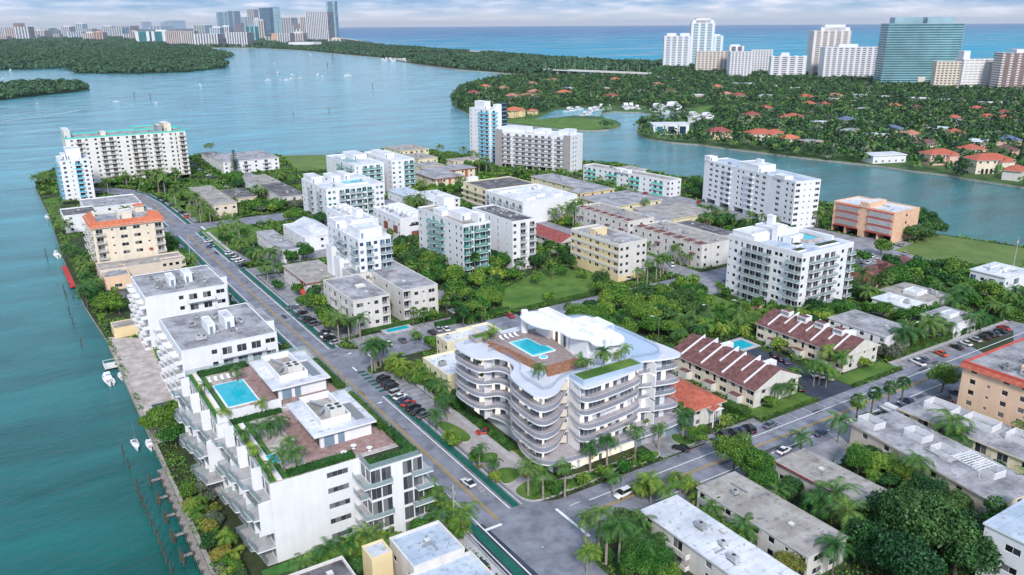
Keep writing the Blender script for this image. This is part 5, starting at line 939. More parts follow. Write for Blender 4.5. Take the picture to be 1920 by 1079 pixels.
# ---------------------------------------------------------------- far towers, the wooded peninsula's houses, bridge
def zat(x, y, yb):
    """height of the point seen at (x, y) straight above the ground point seen at (x, yb)"""
    a = P(x, yb); lo, hi = 0.0, 600.0
    for _ in range(40):
        m = (lo + hi) / 2
        if scr(a[0], a[1], m)[1] > y: lo = m
        else: hi = m
    return m
M('far_white', (.78, .78, .80), .7, .04, .02); M('far_beige', (.74, .66, .58), .7, .04, .02); M('far_pink', (.74, .56, .50), .7, .04, .02); M('far_coral', (.70, .40, .30), .7, .04, .02)
M('far_glass', (.16, .26, .33), .25, .3, .03, spec=.6); M('far_dark', (.10, .17, .24), .3, .2, .03, spec=.6); M('far_teal', (.05, .20, .22), .25, .2, .03, spec=.6); M('far_window', (.20, .20, .24), .4, .3, .05); M('far_brown', (.30, .22, .20), .6, .1, .03); M('far_cyan', (.30, .46, .52), .25, .2, .03, spec=.6)
ORD = 'first second third fourth fifth sixth seventh eighth ninth tenth eleventh twelfth thirteenth fourteenth fifteenth sixteenth seventeenth eighteenth nineteenth twentieth'.split()
def farblock(lab, xl, xr, yt, yb, wall, body, npier=6, fl=0, depth=.6, taper=1.0, crown=None, dz=0, turn=0, cat='tower', name='tower', group=None, bands=None, pier=None):
    xc = (xl + xr) / 2; a = P(xc, yb); dist = math.hypot(*a); pl, pr = P(xl, yb), P(xr, yb); w = math.hypot(pr[0] - pl[0], pr[1] - pl[1]); h = zat(xc, yt, yb)
    rz = math.atan2(pr[1] - pl[1], pr[0] - pl[0]) + turn; d = w * depth
    t = thing(name, lab, cat, (a[0], a[1], 0), rz, group)
    hw = w / 2
    mb = MB(); q = [(-hw + .3, .3), (hw - .3, .3), (hw - .3, d - .3), (-hw + .3, d - .3)]; i = len(mb.v)
    mb.v += [(x, y, 0) for x, y in q] + [(x * taper, y, h) for x, y in q]; k = mb.mi(body); kt = mb.mi(wall)
    for j in range(4): mb.f.append((j, (j + 1) % 4, 4 + (j + 1) % 4, 4 + j)); mb.m.append(k)
    mb.f.append((4, 5, 6, 7)); mb.m.append(kt); mb.build('facade', t)
    if npier:
        for j in range(npier):
            x = -hw + (w - w / npier * .5) * j / max(1, npier - 1); MB().box(x, x + w / npier * .42, 0, d, 0, h + .5, wall).build('pier', t)
    if fl:
        m = MB(); tx = lambda z: 1 + (taper - 1) * z / h
        for f in range(1, fl + 1):
            z = h * f / fl; m.box(-hw * tx(z) - .5, hw * tx(z) + .5, -.7, d + .5, z - (h / fl) * .42, z, bands or wall)
        stuff(m.build('balcony', t)) if fl > 30 else m.build('balcony_bands', t)
    if crown:
        for (c0, c1, ch) in crown: MB().box(-hw + w * c0, -hw + w * c1, d * .15, d * .8, h, h + ch, wall).build('roof_box', t)
    return t
SK = [(0, 12, 46, 72, 'far_white', 'far_window', 4), (12, 32, 46, 73, 'far_pink', 'far_window', 6), (28, 41, 38, 68, 'far_brown', 'far_brown', 0), (32, 55, 45, 76, 'far_white', 'far_window', 5), (57, 82, 52, 68, 'far_beige', 'far_window', 6), (76, 92, 48, 66, 'far_white', 'far_glass', 5), (95, 102, 48, 62, 'far_brown', 'far_window', 2),
 (115, 133, 45, 69, 'far_white', 'far_window', 5), (143, 157, 40, 66, 'far_white', 'far_glass', 4), (128, 155, 55, 73, 'far_white', 'far_dark', 6), (158, 173, 49, 66, 'far_beige', 'far_window', 4), (157, 178, 57, 76, 'far_beige', 'far_window', 6), (177, 194, 56, 77, 'far_coral', 'far_window', 4), (191, 208, 45, 67, 'far_white', 'far_window', 5), (206, 230, 47, 68, 'far_beige', 'far_glass', 6), (218, 246, 44, 67, 'far_white', 'far_window', 7), (245, 256, 55, 76, 'far_pink', 'far_window', 3),
 (256, 283, 55, 82, 'far_white', 'far_teal', 2), (285, 314, 55, 82, 'far_white', 'far_teal', 2), (267, 272, 37, 54, 'far_dark', 'far_dark', 0), (282, 300, 45, 56, 'far_white', 'far_glass', 4), (300, 312, 37, 54, 'far_cyan', 'far_glass', 0), (311, 323, 35, 54, 'far_cyan', 'far_glass', 0),
 (314, 342, 54, 87, 'far_pink', 'far_window', 8), (342, 366, 55, 87, 'far_beige', 'far_window', 7), (366, 410, 60, 88, 'far_white', 'far_window', 9), (363, 385, 44, 62, 'far_beige', 'far_glass', 5), (395, 403, 32, 50, 'far_dark', 'far_dark', 0), (395, 415, 49, 77, 'far_white', 'far_glass', 5), (409, 425, 20, 58, 'far_cyan', 'far_glass', 2), (415, 432, 47, 76, 'far_white', 'far_window', 5), (428, 443, 18, 60, 'far_cyan', 'far_dark', 2), (443, 462, 29, 58, 'far_white', 'far_glass', 6), (426, 465, 58, 88, 'far_white', 'far_window', 9), (466, 479, 15, 60, 'far_beige', 'far_window', 4), (461, 481, 47, 81, 'far_cyan', 'far_teal', 3),
 (479, 488, 33, 75, 'far_white', 'far_cyan', 3), (487, 497, 36, 76, 'far_beige', 'far_window', 3), (492, 508, 12, 68, 'far_dark', 'far_dark', 0), (510, 523, 10, 66, 'far_cyan', 'far_cyan', 2), (524, 547, 31, 62, 'far_beige', 'far_window', 6), (533, 552, 46, 62, 'far_white', 'far_window', 5), (553, 566, 44, 62, 'far_brown', 'far_brown', 0), (565, 577, 30, 76, 'far_beige', 'far_window', 4), (520, 545, 60, 83, 'far_white', 'far_window', 6), (545, 570, 60, 82, 'far_beige', 'far_window', 6), (510, 519, 60, 80, 'far_coral', 'far_coral', 0), (576, 617, 20, 78, 'far_white', 'far_window', 13), (616, 632, 0.5, 74, 'far_cyan', 'far_glass', 2), (540, 590, 77, 88, 'far_white', 'far_white', 0), (615, 640, 72, 81, 'far_beige', 'far_window', 4),
 (0, 14, 62, 78, 'far_pink', 'far_window', 4), (60, 70, 60, 72, 'far_white', 'far_window', 3), (100, 112, 58, 70, 'far_beige', 'far_window', 3), (232, 243, 60, 74, 'far_white', 'far_window', 3), (455, 470, 66, 82, 'far_white', 'far_glass', 4), (498, 512, 66, 80, 'far_beige', 'far_window', 3), (440, 452, 40, 62, 'far_brown', 'far_window', 3), (556, 570, 52, 70, 'far_white', 'far_glass', 3)]
CN = {'far_white': 'white', 'far_pink': 'pinkish', 'far_brown': 'brown', 'far_beige': 'beige', 'far_coral': 'coral', 'far_cyan': 'pale blue glass', 'far_dark': 'dark glass', 'far_teal': 'green glass', 'far_window': 'striped', 'far_glass': 'glazed'}
_cnt = {}
for s in sorted(SK, key=lambda q: q[0]):
    hh = 'tall' if s[3] - s[2] > 38 else ('mid height' if s[3] - s[2] > 20 else 'low'); key = (CN[s[4]], hh); _cnt[key] = _cnt.get(key, 0) + 1
    lab = '%s %s skyline tower, %s such one from the mangrove end' % (hh, CN[s[4]], ORD[_cnt[key] - 1] if _cnt[key] <= 20 else 'last')
    farblock(lab, s[0], s[1], s[2], s[3], s[4], s[5], s[6], fl=0, depth=.5, turn=((s[0] * 7) % 5 - 2) * .04, taper=1.18 if s[0] == 492 else 1.0, crown=((.25, .7, 9),) if s[0] % 2 else None, group='towers of the far skyline')
# oceanfront towers beyond the wooded peninsula
farblock('white condo tower with teal glass stripes at the start of the ocean row', 1243, 1292, 70, 131, 'far_white', 'far_glass', 5, 20, .7, crown=((.1, .45, 6), (.6, .95, 6)))
farblock('tallest white and green condo tower of the ocean row', 1292, 1336, 46, 125, 'far_white', 'far_teal', 4, 27, .8, crown=((.05, .95, 7), (.2, .8, 11)))
farblock('short white condo tower with green glass half hidden by the tallest', 1325, 1353, 70, 120, 'far_white', 'far_teal', 3, 17, .8, crown=((.2, .8, 4),))
farblock('broad beige wing of the cross shaped condo in the ocean row', 1304, 1364, 99, 140, 'far_beige', 'far_window', 9, 13, .3)
farblock('central white lift core of the cross shaped ocean condo', 1364, 1392, 90, 143, 'far_white', 'far_window', 3, 0, .8, crown=((.1, .7, 3),))
farblock('projecting striped wing of the cross shaped ocean condo', 1366, 1408, 100, 151, 'far_white', 'far_window', 7, 15, .4, turn=.12)
farblock('end wing of the cross shaped ocean condo with dark windows', 1406, 1445, 97, 141, 'far_white', 'far_window', 8, 14, .3)
farblock('low white ocean hotel with a tan centre stripe', 1443, 1509, 109, 150, 'far_white', 'far_window', 5, 12, .3, crown=((.28, .5, 6),))
farblock('slender grey white condo tower behind the white banded slab', 1518, 1586, 62, 148, 'far_white', 'far_window', 6, 25, .6, crown=((.2, .98, 6), (.3, .85, 11)), bands='far_beige')
farblock('long white banded slab with rows of dark balconies by the ocean', 1541, 1644, 93, 153, 'far_white', 'far_window', 10, 17, .35, crown=((.25, .6, 5),))
t = farblock('huge green glass condo block with flared sides and white roof boxes', 1649, 1792, 49, 166, 'far_cyan', 'far_teal', 0, 27, .3, taper=.97, crown=((.10, .46, 9), (.52, .86, 9)), bands='far_cyan')
_q = P(1704, 160); MB().box(-2, 9, -1.4, -.9, 4, 18, 'far_beige').build('entrance_portal', t)
farblock('cream condo wing with small dark windows beside the green block', 1749, 1798, 121, 172, 'far_beige', 'far_window', 7, 12, .35, bands='cream')
farblock('white angled condo wing with a tall lift box beside the green block', 1796, 1868, 117, 172, 'far_white', 'far_beige', 8, 12, .4, turn=.15, crown=((.0, .18, 12),))
farblock('brown and white striped condo tower at the end of the ocean row', 1868, 1935, 106, 176, 'far_white', 'far_brown', 5, 17, .5, crown=((.4, .9, 5),), bands='far_brown')
# houses of the wooded peninsula
PFOOT = []
def house(lab, x, y, w, d, h, roofm, wall='offwhite', flat=False, rz=None, detail=True):
    a = P(x, y); t = thing('house', lab, 'house', (a[0], a[1], 0), rz if rz is not None else (int(x) % 7 - 3) * .12)
    MB().box(-w / 2, w / 2, 0, d, 0, h, wall).build('wall', t)
    if flat: MB().box(-w / 2 - .6, w / 2 + .6, -.6, d + .6, h, h + .5, 'white' if roofm == 'roof_white' else wall, roofm).build('roof', t)
    else:
        awning_roof(t, -w / 2, w / 2, 0, d, h + .02, 1, roofm, 1.0, 'x' if w > d else 'y'); MB().box(w * .1, w * .45, -d * .25, 0, 0, h * .9, wall).build('porch_wall', t); awning_roof(t, w * .1, w * .45, -d * .25, d * .3, h * .9, 1, roofm, .6, 'y', 'porch_roof')
    for k in range(5): 
        for z in ((.9, h - 2.3) if h > 5.5 else (.9,)): OB('window', win_mesh(1.6, 1.4, 'glass'), t, (-w / 2 + w * (k + .5) / 5, -.02 if not (k in (3,)) else -.02, z))
    PFOOT.append((a[0], a[1], max(w, d) * .66)); return t
HS = [(1040, 158, 'tile_orange'), (1237, 167, 'tile_orange'), (1069, 175, 'roof_white'), (1062, 183, 'tile_orange'), (1007, 182, 'tile_orange'), (992, 189, 'tile_orange'), (1155, 157, 'tile_orange'), (1150, 190, 'tile_maroon'), (1310, 189, 'roof_white'), (1366, 187, 'tile_orange'), (1390, 189, 'tile_maroon'), (1437, 213, 'tile_red'), (912, 171, 'tile_orange'), (890, 184, 'tile_maroon'), (947, 175, 'tile_orange'), (1515, 192, 'tile_red'), (1522, 205, 'tile_red'), (1548, 206, 'tile_red'), (1570, 190, 'tile_orange'), (1472, 231, 'tile_red'), (1494, 230, 'tile_red'), (1562, 197, 'roof_grey'), (1540, 242, 'roof_white'), (1592, 236, 'tile_blue'), (1682, 255, 'tile_blue'), (1680, 209, 'tile_orange'), (1722, 213, 'tile_brown'), (1838, 215, 'tile_red'), (1888, 222, 'tile_maroon'), (1792, 233, 'tile_red'), (1857, 231, 'tile_red'), (1890, 234, 'tile_red'), (1797, 262, 'tile_red'), (1768, 254, 'roof_white'), (1457, 263, 'tile_red'), (1485, 274, 'tile_orange'), (1527, 281, 'roof_grey'), (1800, 240, 'roof_grey'), (1830, 295, 'tile_red'), (1847, 280, 'roof_white'), (1903, 277, 'tile_blue'), (1895, 297, 'tile_brown'), (1916, 337, 'tile_red'), (1715, 266, 'tile_orange'), (1655, 268, 'roof_white'), (1745, 284, 'tile_brown'), (1620, 215, 'roof_grey'), (1600, 258, 'roof_grey'), (1135, 175, 'roof_grey'), (1200, 180, 'roof_grey'), (1260, 182, 'tile_brown'), (1350, 172, 'tile_orange'), (1440, 190, 'roof_white'), (1000, 165, 'tile_orange'), (965, 190, 'tile_orange'), (1415, 227, 'tile_maroon')]
RN = {'tile_orange': 'orange tiled', 'tile_red': 'red tiled', 'roof_white': 'white roofed', 'roof_grey': 'grey roofed', 'tile_maroon': 'maroon tiled', 'tile_blue': 'blue tiled', 'tile_brown': 'brown tiled'}
_cnt = {}
for x, y, r_ in sorted(HS, key=lambda q: -q[1]):
    _cnt[r_] = _cnt.get(r_, 0) + 1; nm_ = RN[r_]; o_ = ORD[_cnt[r_] - 1]; wl = ('offwhite', 'cream', 'paleyellow', 'pink')[int(x) % 4]
    r_ = 'tile_far' if r_ == 'tile_orange' and int(x) % 3 else r_
    house('%s house among trees across the canal, %s one inland from the water' % (nm_, o_), x, y, 14 + int(x) % 7, 10 + int(x) % 4, 6.5 if y > 200 else 7.5, r_, wl, r_ in ('roof_white', 'roof_grey'))
ob = house('big white modern mansion with blue glass on the canal point', 1258, 252, 34, 18, 9, 'roof_white', 'white', True, -.55); 
for k in range(3): MB().box(-15 + k * 11, -8 + k * 11, -2.5, -.05, 0, 8.5, 'white', 'roof_white').box(-14.5 + k * 11, -8.5 + k * 11, -2.6, -2.52, .5, 7.6, 'glass_blue').build('glazed_bay', ob)
house('orange walled mansion with maroon tiles next to the white modern one', 1352, 262, 20, 14, 7, 'tile_maroon', 'peach', False, -.5); house('coral roofed mansion behind palms on the canal bank', 1430, 266, 24, 15, 7, 'tile_red', 'cream', False, -.4)
house('yellow mansion with orange tiles beside the green lawn spit', 972, 220, 24, 14, 8, 'tile_orange', 'yellow', False, .5); house('small orange tiled pavilion beside the yellow mansion', 1003, 215, 9, 8, 4.5, 'tile_orange', 'yellow', False, .5)
house('wide flat white house on the canal bank with dark windows', 1667, 306, 28, 15, 5.5, 'roof_white', 'white', True, -.35); house('pink walled villa with red tiles on the canal bank', 1768, 310, 22, 13, 8, 'tile_red', 'pink', False, -.4)
ob = house('large yellow mansion with red tiles and arched loggia on the canal', 1862, 326, 27, 15, 9.5, 'tile_red', 'cream', False, -.45)
for k in range(6):
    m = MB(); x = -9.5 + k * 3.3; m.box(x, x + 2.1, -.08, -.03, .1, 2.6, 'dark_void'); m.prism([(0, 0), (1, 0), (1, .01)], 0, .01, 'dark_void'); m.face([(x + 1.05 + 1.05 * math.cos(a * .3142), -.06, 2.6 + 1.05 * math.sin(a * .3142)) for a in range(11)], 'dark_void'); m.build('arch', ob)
for i, (x0, x1, y0, y1) in enumerate(((1592, 1640, 178, 186), (1640, 1685, 182, 189), (1688, 1742, 186, 192), (1748, 1786, 188, 195), (1792, 1822, 191, 198), (1828, 1888, 195, 201), (1440, 1475, 163, 168), (1478, 1515, 166, 172), (1078, 1110, 143, 146), (1200, 1245, 146, 150), (1250, 1290, 148, 153), (1335, 1366, 154, 159), (1370, 1420, 158, 163), (1412, 1440, 163, 167))):
    a, b = P(x0, y1), P(x1, y1); w = math.hypot(b[0] - a[0], b[1] - a[1]); t = thing('shop_building', 'long flat white roofed building before the ocean towers, %s from the canal mouth' % ORD[i], 'building', (a[0], a[1], 0), math.atan2(b[1] - a[1], b[0] - a[0]))
    MB().box(0, w, 0, 14, 0, 5, 'offwhite').build('wall', t); MB().box(-.5, w + .5, -.5, 14.5, 5, 5.6, 'white', 'roof_white').build('roof', t)
    for k in range(6): OB('window', win_mesh(3.2, 1.6, 'glass'), t, (w * (k + .5) / 6, -.02, 1.2))
    PFOOT.append(((a[0] + b[0]) / 2, (a[1] + b[1]) / 2, w * .5))
# bridge
A_, B_ = P(1020, 130, 9), P(1215, 141, 6); dd = math.hypot(B_[0] - A_[0], B_[1] - A_[1]); t = thing('bridge', 'long low concrete road bridge with lamp posts over the inlet', 'bridge', (A_[0], A_[1], 0), math.atan2(B_[1] - A_[1], B_[0] - A_[0]))
MB().box(0, dd, -11, 11, 7.6, 9, 'offwhite', 'concrete').build('deck', t)
for s in (-11, 10.7): MB().box(0, dd, s, s + .3, 9, 10.1, 'offwhite').build('parapet', t)
for i in range(9): MB().box(dd * (i + .5) / 9 - 1, dd * (i + .5) / 9 + 1, -9, 9, -2, 7.6, 'offwhite').build('pier', t)
for i in range(10):
    q = t.matrix_basis @ Vector((dd * (i + .5) / 10, -10, 9)); l = thing('street_lamp', 'tall lamp post standing along the inlet bridge railing', 'street lamp', tuple(q), 0, 'lamp posts along the inlet bridge'); MB().tube((0, 0, 0), (0, 0, 15), .22, .14, 'offwhite').build('pole', l); MB().box(-1.5, 1.5, -.3, .3, 15, 15.3, 'metal').build('lamp_head', l)
# ---------------------------------------------------------------- vegetation
GX, GY, GW, GH = 0, 40, 600, 720
occ = np.zeros((GH, GW), bool); land_ok = np.zeros((GH, GW), bool)
def raster(poly, grid, val=True):
    p = np.array(poly); x0, x1 = int(max(0, p[:, 0].min() - GX)), int(min(GW - 1, p[:, 0].max() - GX + 1)); y0, y1 = int(max(0, p[:, 1].min() - GY)), int(min(GH - 1, p[:, 1].max() - GY + 1))
    if x1 <= x0 or y1 <= y0: return
    X, Y = np.meshgrid(np.arange(x0, x1) + GX + .5, np.arange(y0, y1) + GY + .5); c = np.zeros(X.shape, bool); n = len(p)
    for i in range(n):
        (ax, ay), (bx, by) = p[i], p[i - 1]
        if ay == by: continue
        c ^= ((ay > Y) != (by > Y)) & (X < (bx - ax) * (Y - ay) / (by - ay) + ax)
    g = grid[y0:y1, x0:x1]; g[c] = val
raster(main, land_ok)
for q in RD: raster(q, occ)
for f in FOOT: raster([(f[0] - .8, f[1] - .8), (f[2] + .8, f[1] - .8), (f[2] + .8, f[3] + .8), (f[0] - .8, f[3] + .8)], occ)
for q in FPOLY: raster(q, occ)
LAWNS = [o for o in bpy.data.objects if o.name.split('.')[0] in ('lawn', 'terrace', 'paving', 'sidewalk', 'bike_lane', 'swimming_pool')]
lawnmask = np.zeros_like(occ)
for o in LAWNS:
    me = o.data
    if me is None: continue
    top = max(me.polygons, key=lambda p: p.area * (p.normal.z > .5)); raster([(me.vertices[i].co.x, me.vertices[i].co.y) for i in top.vertices], lawnmask)
occ[:, :int(22.8 - GX)] = True
occ |= ~land_ok
def free(e, n, r=0, lawn=False):
    i, j = int(n - GY), int(e - GX)
    if not (0 <= i < GH and 0 <= j < GW): return False
    a, b, c, d = max(0, i - r), i + r + 1, max(0, j - r), j + r + 1
    return not occ[a:b, c:d].any() and (lawn or not lawnmask[a:b, c:d].any())
def quads_mesh(name, cen, tan, bit, mat):
    n = len(cen); v = np.empty((n, 4, 3), np.float32); v[:, 0] = cen - tan - bit; v[:, 1] = cen + tan - bit; v[:, 2] = cen + tan + bit; v[:, 3] = cen - tan + bit
    me = bpy.data.meshes.new(name); me.vertices.add(4 * n); me.vertices.foreach_set('co', v.ravel()); me.loops.add(4 * n); me.loops.foreach_set('vertex_index', np.arange(4 * n, dtype=np.int32))
    me.polygons.add(n); me.polygons.foreach_set('loop_start', np.arange(0, 4 * n, 4, dtype=np.int32)); me.polygons.foreach_set('loop_total', np.full(n, 4, np.int32)) if False else None
    me.materials.append(MATS[mat]); me.update(calc_edges=True); return me
def leafquads(rs, pos, nrm, size, jit=.7):
    nrm = nrm + rs.normal(0, jit, nrm.shape); nrm /= np.linalg.norm(nrm, axis=1, keepdims=True) + 1e-6
    a = rs.normal(0, 1, nrm.shape); t = np.cross(nrm, a); t /= np.linalg.norm(t, axis=1, keepdims=True) + 1e-6; b = np.cross(nrm, t)
    s = size * rs.uniform(.6, 1.25, (len(pos), 1)); return t * s, b * s * rs.uniform(.45, .8, (len(pos), 1))
def crown_mesh(seed, mat, n=900, leaf=.26, R=3.2, Z=2.4, blobs=12, flat=.85, name='crown'):
    rs = np.random.RandomState(seed); c = rs.normal(0, 1, (blobs, 3)); c /= np.linalg.norm(c, axis=1, keepdims=True); c *= rs.uniform(.35, .8, (blobs, 1)) * [R, R, Z]; c[:, 2] = np.abs(c[:, 2]) * rs.uniform(-.3, 1, blobs); br = rs.uniform(.32, .52, blobs) * R
    k = rs.randint(0, blobs, n); d = rs.normal(0, 1, (n, 3)); d[:, 2] = np.where(d[:, 2] < 0, d[:, 2] * .45, d[:, 2]); d /= np.linalg.norm(d, axis=1, keepdims=True)
    rr = br[k][:, None] * rs.uniform(.72, 1.06, (n, 1)) ; pos = c[k] + d * rr * [1, 1, flat]; pos[:, 2] += Z
    t, b = leafquads(rs, pos, d, leaf); return quads_mesh(name, pos, t, b, mat)
CR = {}
for nm, mat, k in (('green', 'leaf_green', 4), ('light', 'leaf_light', 3), ('dark', 'leaf_dark', 4), ('yellow', 'leaf_yellow', 2), ('grey', 'leaf_grey', 2)):
    for i in range(k):
        for lod, (n, lf) in zip((0, 1, 2, 9), ((3400, .17), (1300, .27), (480, .46), (9000, .10))): CR[nm, lod, i] = crown_mesh(hash((len(nm), i, 7)) % 1000 + i * 13, mat, n, lf, 3.2, 2.2 + .3 * i, 11 + 2 * i)
def limb_mesh(seed):
    r = random.Random(seed); mb = MB(); x, y = r.uniform(-.2, .2), r.uniform(-.2, .2); mb.tube((0, 0, 0), (x, y, 1.6), .2, .14, 'trunk', 7)
    for i in range(5):
        a = i * 1.26 + r.uniform(-.4, .4); q = (x + math.cos(a) * 1.5, y + math.sin(a) * 1.5, r.uniform(2.6, 3.6)); mb.tube((x, y, 1.5), q, .11, .05, 'trunk', 5)
    return mb.mesh('trunk')
LB = [limb_mesh(i) for i in range(3)]
def frond(mb, az, el, ln, droop, mat, nseg=7, wd=.62, sub=2):
    """arching midrib with drooping leaflets on both sides"""
    pts = []; x = z = 0.0; a = el
    for i in range(nseg + 1):
        pts.append((x, z)); x += math.cos(a) * ln / nseg; z += math.sin(a) * ln / nseg; a -= droop / nseg * (1.0 + i * .12)
    ca, sa = math.cos(az), math.sin(az); W = lambda u, s, z: (ca * u - sa * s, sa * u + ca * s, z); k = mb.mi(mat)
    for i in range(nseg):
        for j in range(sub):
            f = (i + j / sub) / nseg; u0, z0 = pts[i][0] + (pts[i + 1][0] - pts[i][0]) * j / sub, pts[i][1] + (pts[i + 1][1] - pts[i][1]) * j / sub
            u1, z1 = pts[i][0] + (pts[i + 1][0] - pts[i][0]) * (j + .9) / sub, pts[i][1] + (pts[i + 1][1] - pts[i][1]) * (j + .9) / sub; w = wd * (math.sin(math.pi * (.12 + .84 * f)) ** .7)
            for s in (-1, 1):
                q = len(mb.v); mb.v += [W(u0, 0, z0), W(u1, 0, z1), W(u1 + w * .55, s * w, z1 - w * .42)]; mb.f.append((q, q + 1, q + 2) if s < 0 else (q, q + 2, q + 1)); mb.m.append(k)
def palm_mesh(seed, kind):
    r = random.Random(seed); mb = MB(); mat = {'royal': 'palm_green', 'coco': 'palm_green', 'light': 'palm_light', 'sabal': 'palm_green', 'areca': 'palm_light'}[kind]
    if kind == 'sabal':
        for i in range(34):
            az = r.uniform(0, 6.28); el = r.uniform(-.7, 1.4); L_ = r.uniform(1.3, 1.7); c = (math.cos(az) * math.cos(el) * L_ * .55, math.sin(az) * math.cos(el) * L_ * .55, math.sin(el) * L_ * .55)
            for j in range(7):
                b = (j - 3) * .32; p = (math.cos(az + b) * math.cos(el) * L_, math.sin(az + b) * math.cos(el) * L_, math.sin(el) * L_ - .15 - .1 * abs(j - 3)); q2 = (math.cos(az + b + .2) * math.cos(el) * L_ * .8, math.sin(az + b + .2) * math.cos(el) * L_ * .8, math.sin(el) * L_ * .8); mb.face([c, q2, p], mat)
        return mb.mesh('crown')
    n = {'royal': 17, 'coco': 18, 'light': 14, 'areca': 12}[kind]; ln = {'royal': 3.3, 'coco': 3.7, 'light': 2.9, 'areca': 2.4}[kind]
    for i in range(n):
        el = r.uniform(.1, 1.2) if i % 3 else r.uniform(-.35, .3); frond(mb, i * 2.4 + r.uniform(-.2, .2), el, ln * r.uniform(.85, 1.1), r.uniform(1.3, 2.0), mat, 8, .74 if kind != 'areca' else .5, 3)
    return mb.mesh('crown')
PM = {(k, i): palm_mesh(i * 7 + len(k), k) for k in ('royal', 'coco', 'light', 'sabal', 'areca') for i in range(4)}
def trunk_mesh(seed, kind):
    r = random.Random(seed); mb = MB(); b = r.uniform(-.5, .5) if kind != 'royal' else r.uniform(-.12, .12); pr = (0, 0, 0); m = 'trunk_pale' if kind in ('royal', 'light', 'areca') else 'trunk'; R_ = {'royal': .25, 'coco': .15, 'light': .13, 'sabal': .2, 'areca': .07}[kind]
    for i in range(1, 6):
        t = i / 5; p = (b * t * t, b * .4 * t, t); w = R_ * (1.15 - .35 * t + (.12 * math.sin(t * 4) if kind == 'royal' else 0)); mb.tube(pr, p, w * 1.04, w, m, 7, i == 5); pr = p
    if kind in ('royal', 'light', 'areca'): mb.tube(pr, (pr[0], pr[1], 1.13), R_ * .75, R_ * .45, 'crownshaft', 7)
    return mb.mesh('trunk'), pr
TM = {(k, i): trunk_mesh(i + 3, k) for k in ('royal', 'coco', 'light', 'sabal', 'areca') for i in range(3)}
def pine_mesh():
    rs = np.random.RandomState(4); P_ = []; D_ = []
    for k in range(17):
        z = 2 + k * .72; L_ = (1 - k / 18) * 3.0 + .35
        for j in range(7):
            a = j * .9 + k * .5
            for s in np.linspace(.2, 1, 9): P_.append((math.cos(a) * L_ * s, math.sin(a) * L_ * s, z + .25 * s * L_ * .3)); D_.append((0, 0, 1))
    P_ = np.array(P_); t, b = leafquads(rs, P_, np.array(D_, float), .28, .3); return quads_mesh('crown', P_, t, b, 'leaf_dark')
PINE = pine_mesh()
TREES = []; vr = random.Random(11); SPEC = []
KN = {'royal': 'royal palm', 'coco': 'coconut palm', 'light': 'young green palm', 'sabal': 'round headed cabbage palm', 'areca': 'clumping areca palm', 'green': 'leafy green tree', 'light_': 'bright green tree', 'dark': 'dark evergreen tree', 'yellow': 'yellowish leafed tree', 'grey': 'silvery leafed tree', 'pine': 'tall tapering pine'}
CNT = {'p': 0, 'b': 0}
PALMS = ('royal', 'coco', 'plight', 'sabal', 'areca')
def tree(kind, e, n, s=1.0, z=0.0, h=None, lab=None):
    TREES.append((None, kind, e, n)); SPEC.append((kind, e, n, s, z, h)); CNT['p' if kind in PALMS else 'b'] += 1
def pieces(kind, e, n, s, z, h):
    """the trunk and crown meshes of one tree with their places, and its kind and height"""
    dist = math.hypot(e, n); o = []
    if kind in PALMS:
        k = {'plight': 'light'}.get(kind, kind); H_ = (h or {'royal': 8.5, 'coco': 6.5, 'light': 5, 'sabal': 5.5, 'areca': 3.2}[k]) * s * vr.uniform(.85, 1.15)
        me, tip = TM[k, vr.randrange(3)]; o.append(('trunk', me, (0, 0, 0), 0, (s ** .5, s ** .5, H_))); hs = H_ * (1.10 if k in ('royal', 'light', 'areca') else 1.0); c = (1.3 + (s - 1) * 1.1) * vr.uniform(.9, 1.15)
        o.append(('crown', PM[k, vr.randrange(4)], (tip[0] * s ** .5, tip[1] * s ** .5, hs), vr.uniform(0, 6.28), (c, c, c)))
        if k == 'areca':
            for j in range(3): a = j * 2.1; o.append(('crown', PM[k, j], (math.cos(a) * .7, math.sin(a) * .7, hs * .7), a, (c * .9,) * 3)); o.append(('trunk', me, (math.cos(a) * .6, math.sin(a) * .6, 0), a, (1, 1, H_ * .7)))
        return o, k, H_
    if kind == 'pine': return [('trunk', PTR, (0, 0, 0), 0, (s,) * 3), ('crown', PINE, (0, 0, 0), 0, (s,) * 3)], 'pine', 14 * s
    k = {'tlight': 'light'}.get(kind, kind); nv = {'green': 4, 'light': 3, 'dark': 4, 'yellow': 2, 'grey': 2}[k]; lod = 0 if dist / s < 260 else (1 if dist / s < 480 else 2); zs = s * vr.uniform(.85, 1.15); lod = 9 if dist / s < 170 and s > 1.05 else lod
    return [('trunk', LB[vr.randrange(3)], (0, 0, 0), 0, (s, s, zs)), ('crown', CR[k, lod, vr.randrange(nv)], (0, 0, (h or .6) * zs), 0, (s, s, zs))], {'light': 'light_'}.get(k, k), 6.5 * zs
PTR = MB().tube((0, 0, 0), (0, 0, 13.6), .25, .06, 'trunk', 7).mesh('trunk')
def at(kind, pts, s=1.0, z=0.0, **k):
    for q in pts:
        a = P(q[0], q[1], z)
        if z < 1:
            for _ in range(3):
                for f in FOOT:
                    if f[0] - .3 < a[0] < f[2] + .3 and f[1] - .3 < a[1] < f[3] + .3: a = min(((f[0] - 1.3, a[1]), (f[2] + 1.3, a[1]), (a[0], f[1] - 1.3), (a[0], f[3] + 1.3)), key=lambda g: abs(g[0] - a[0]) + abs(g[1] - a[1]))
        tree(kind, a[0], a[1], q[2] if len(q) > 2 else s, z, **k)
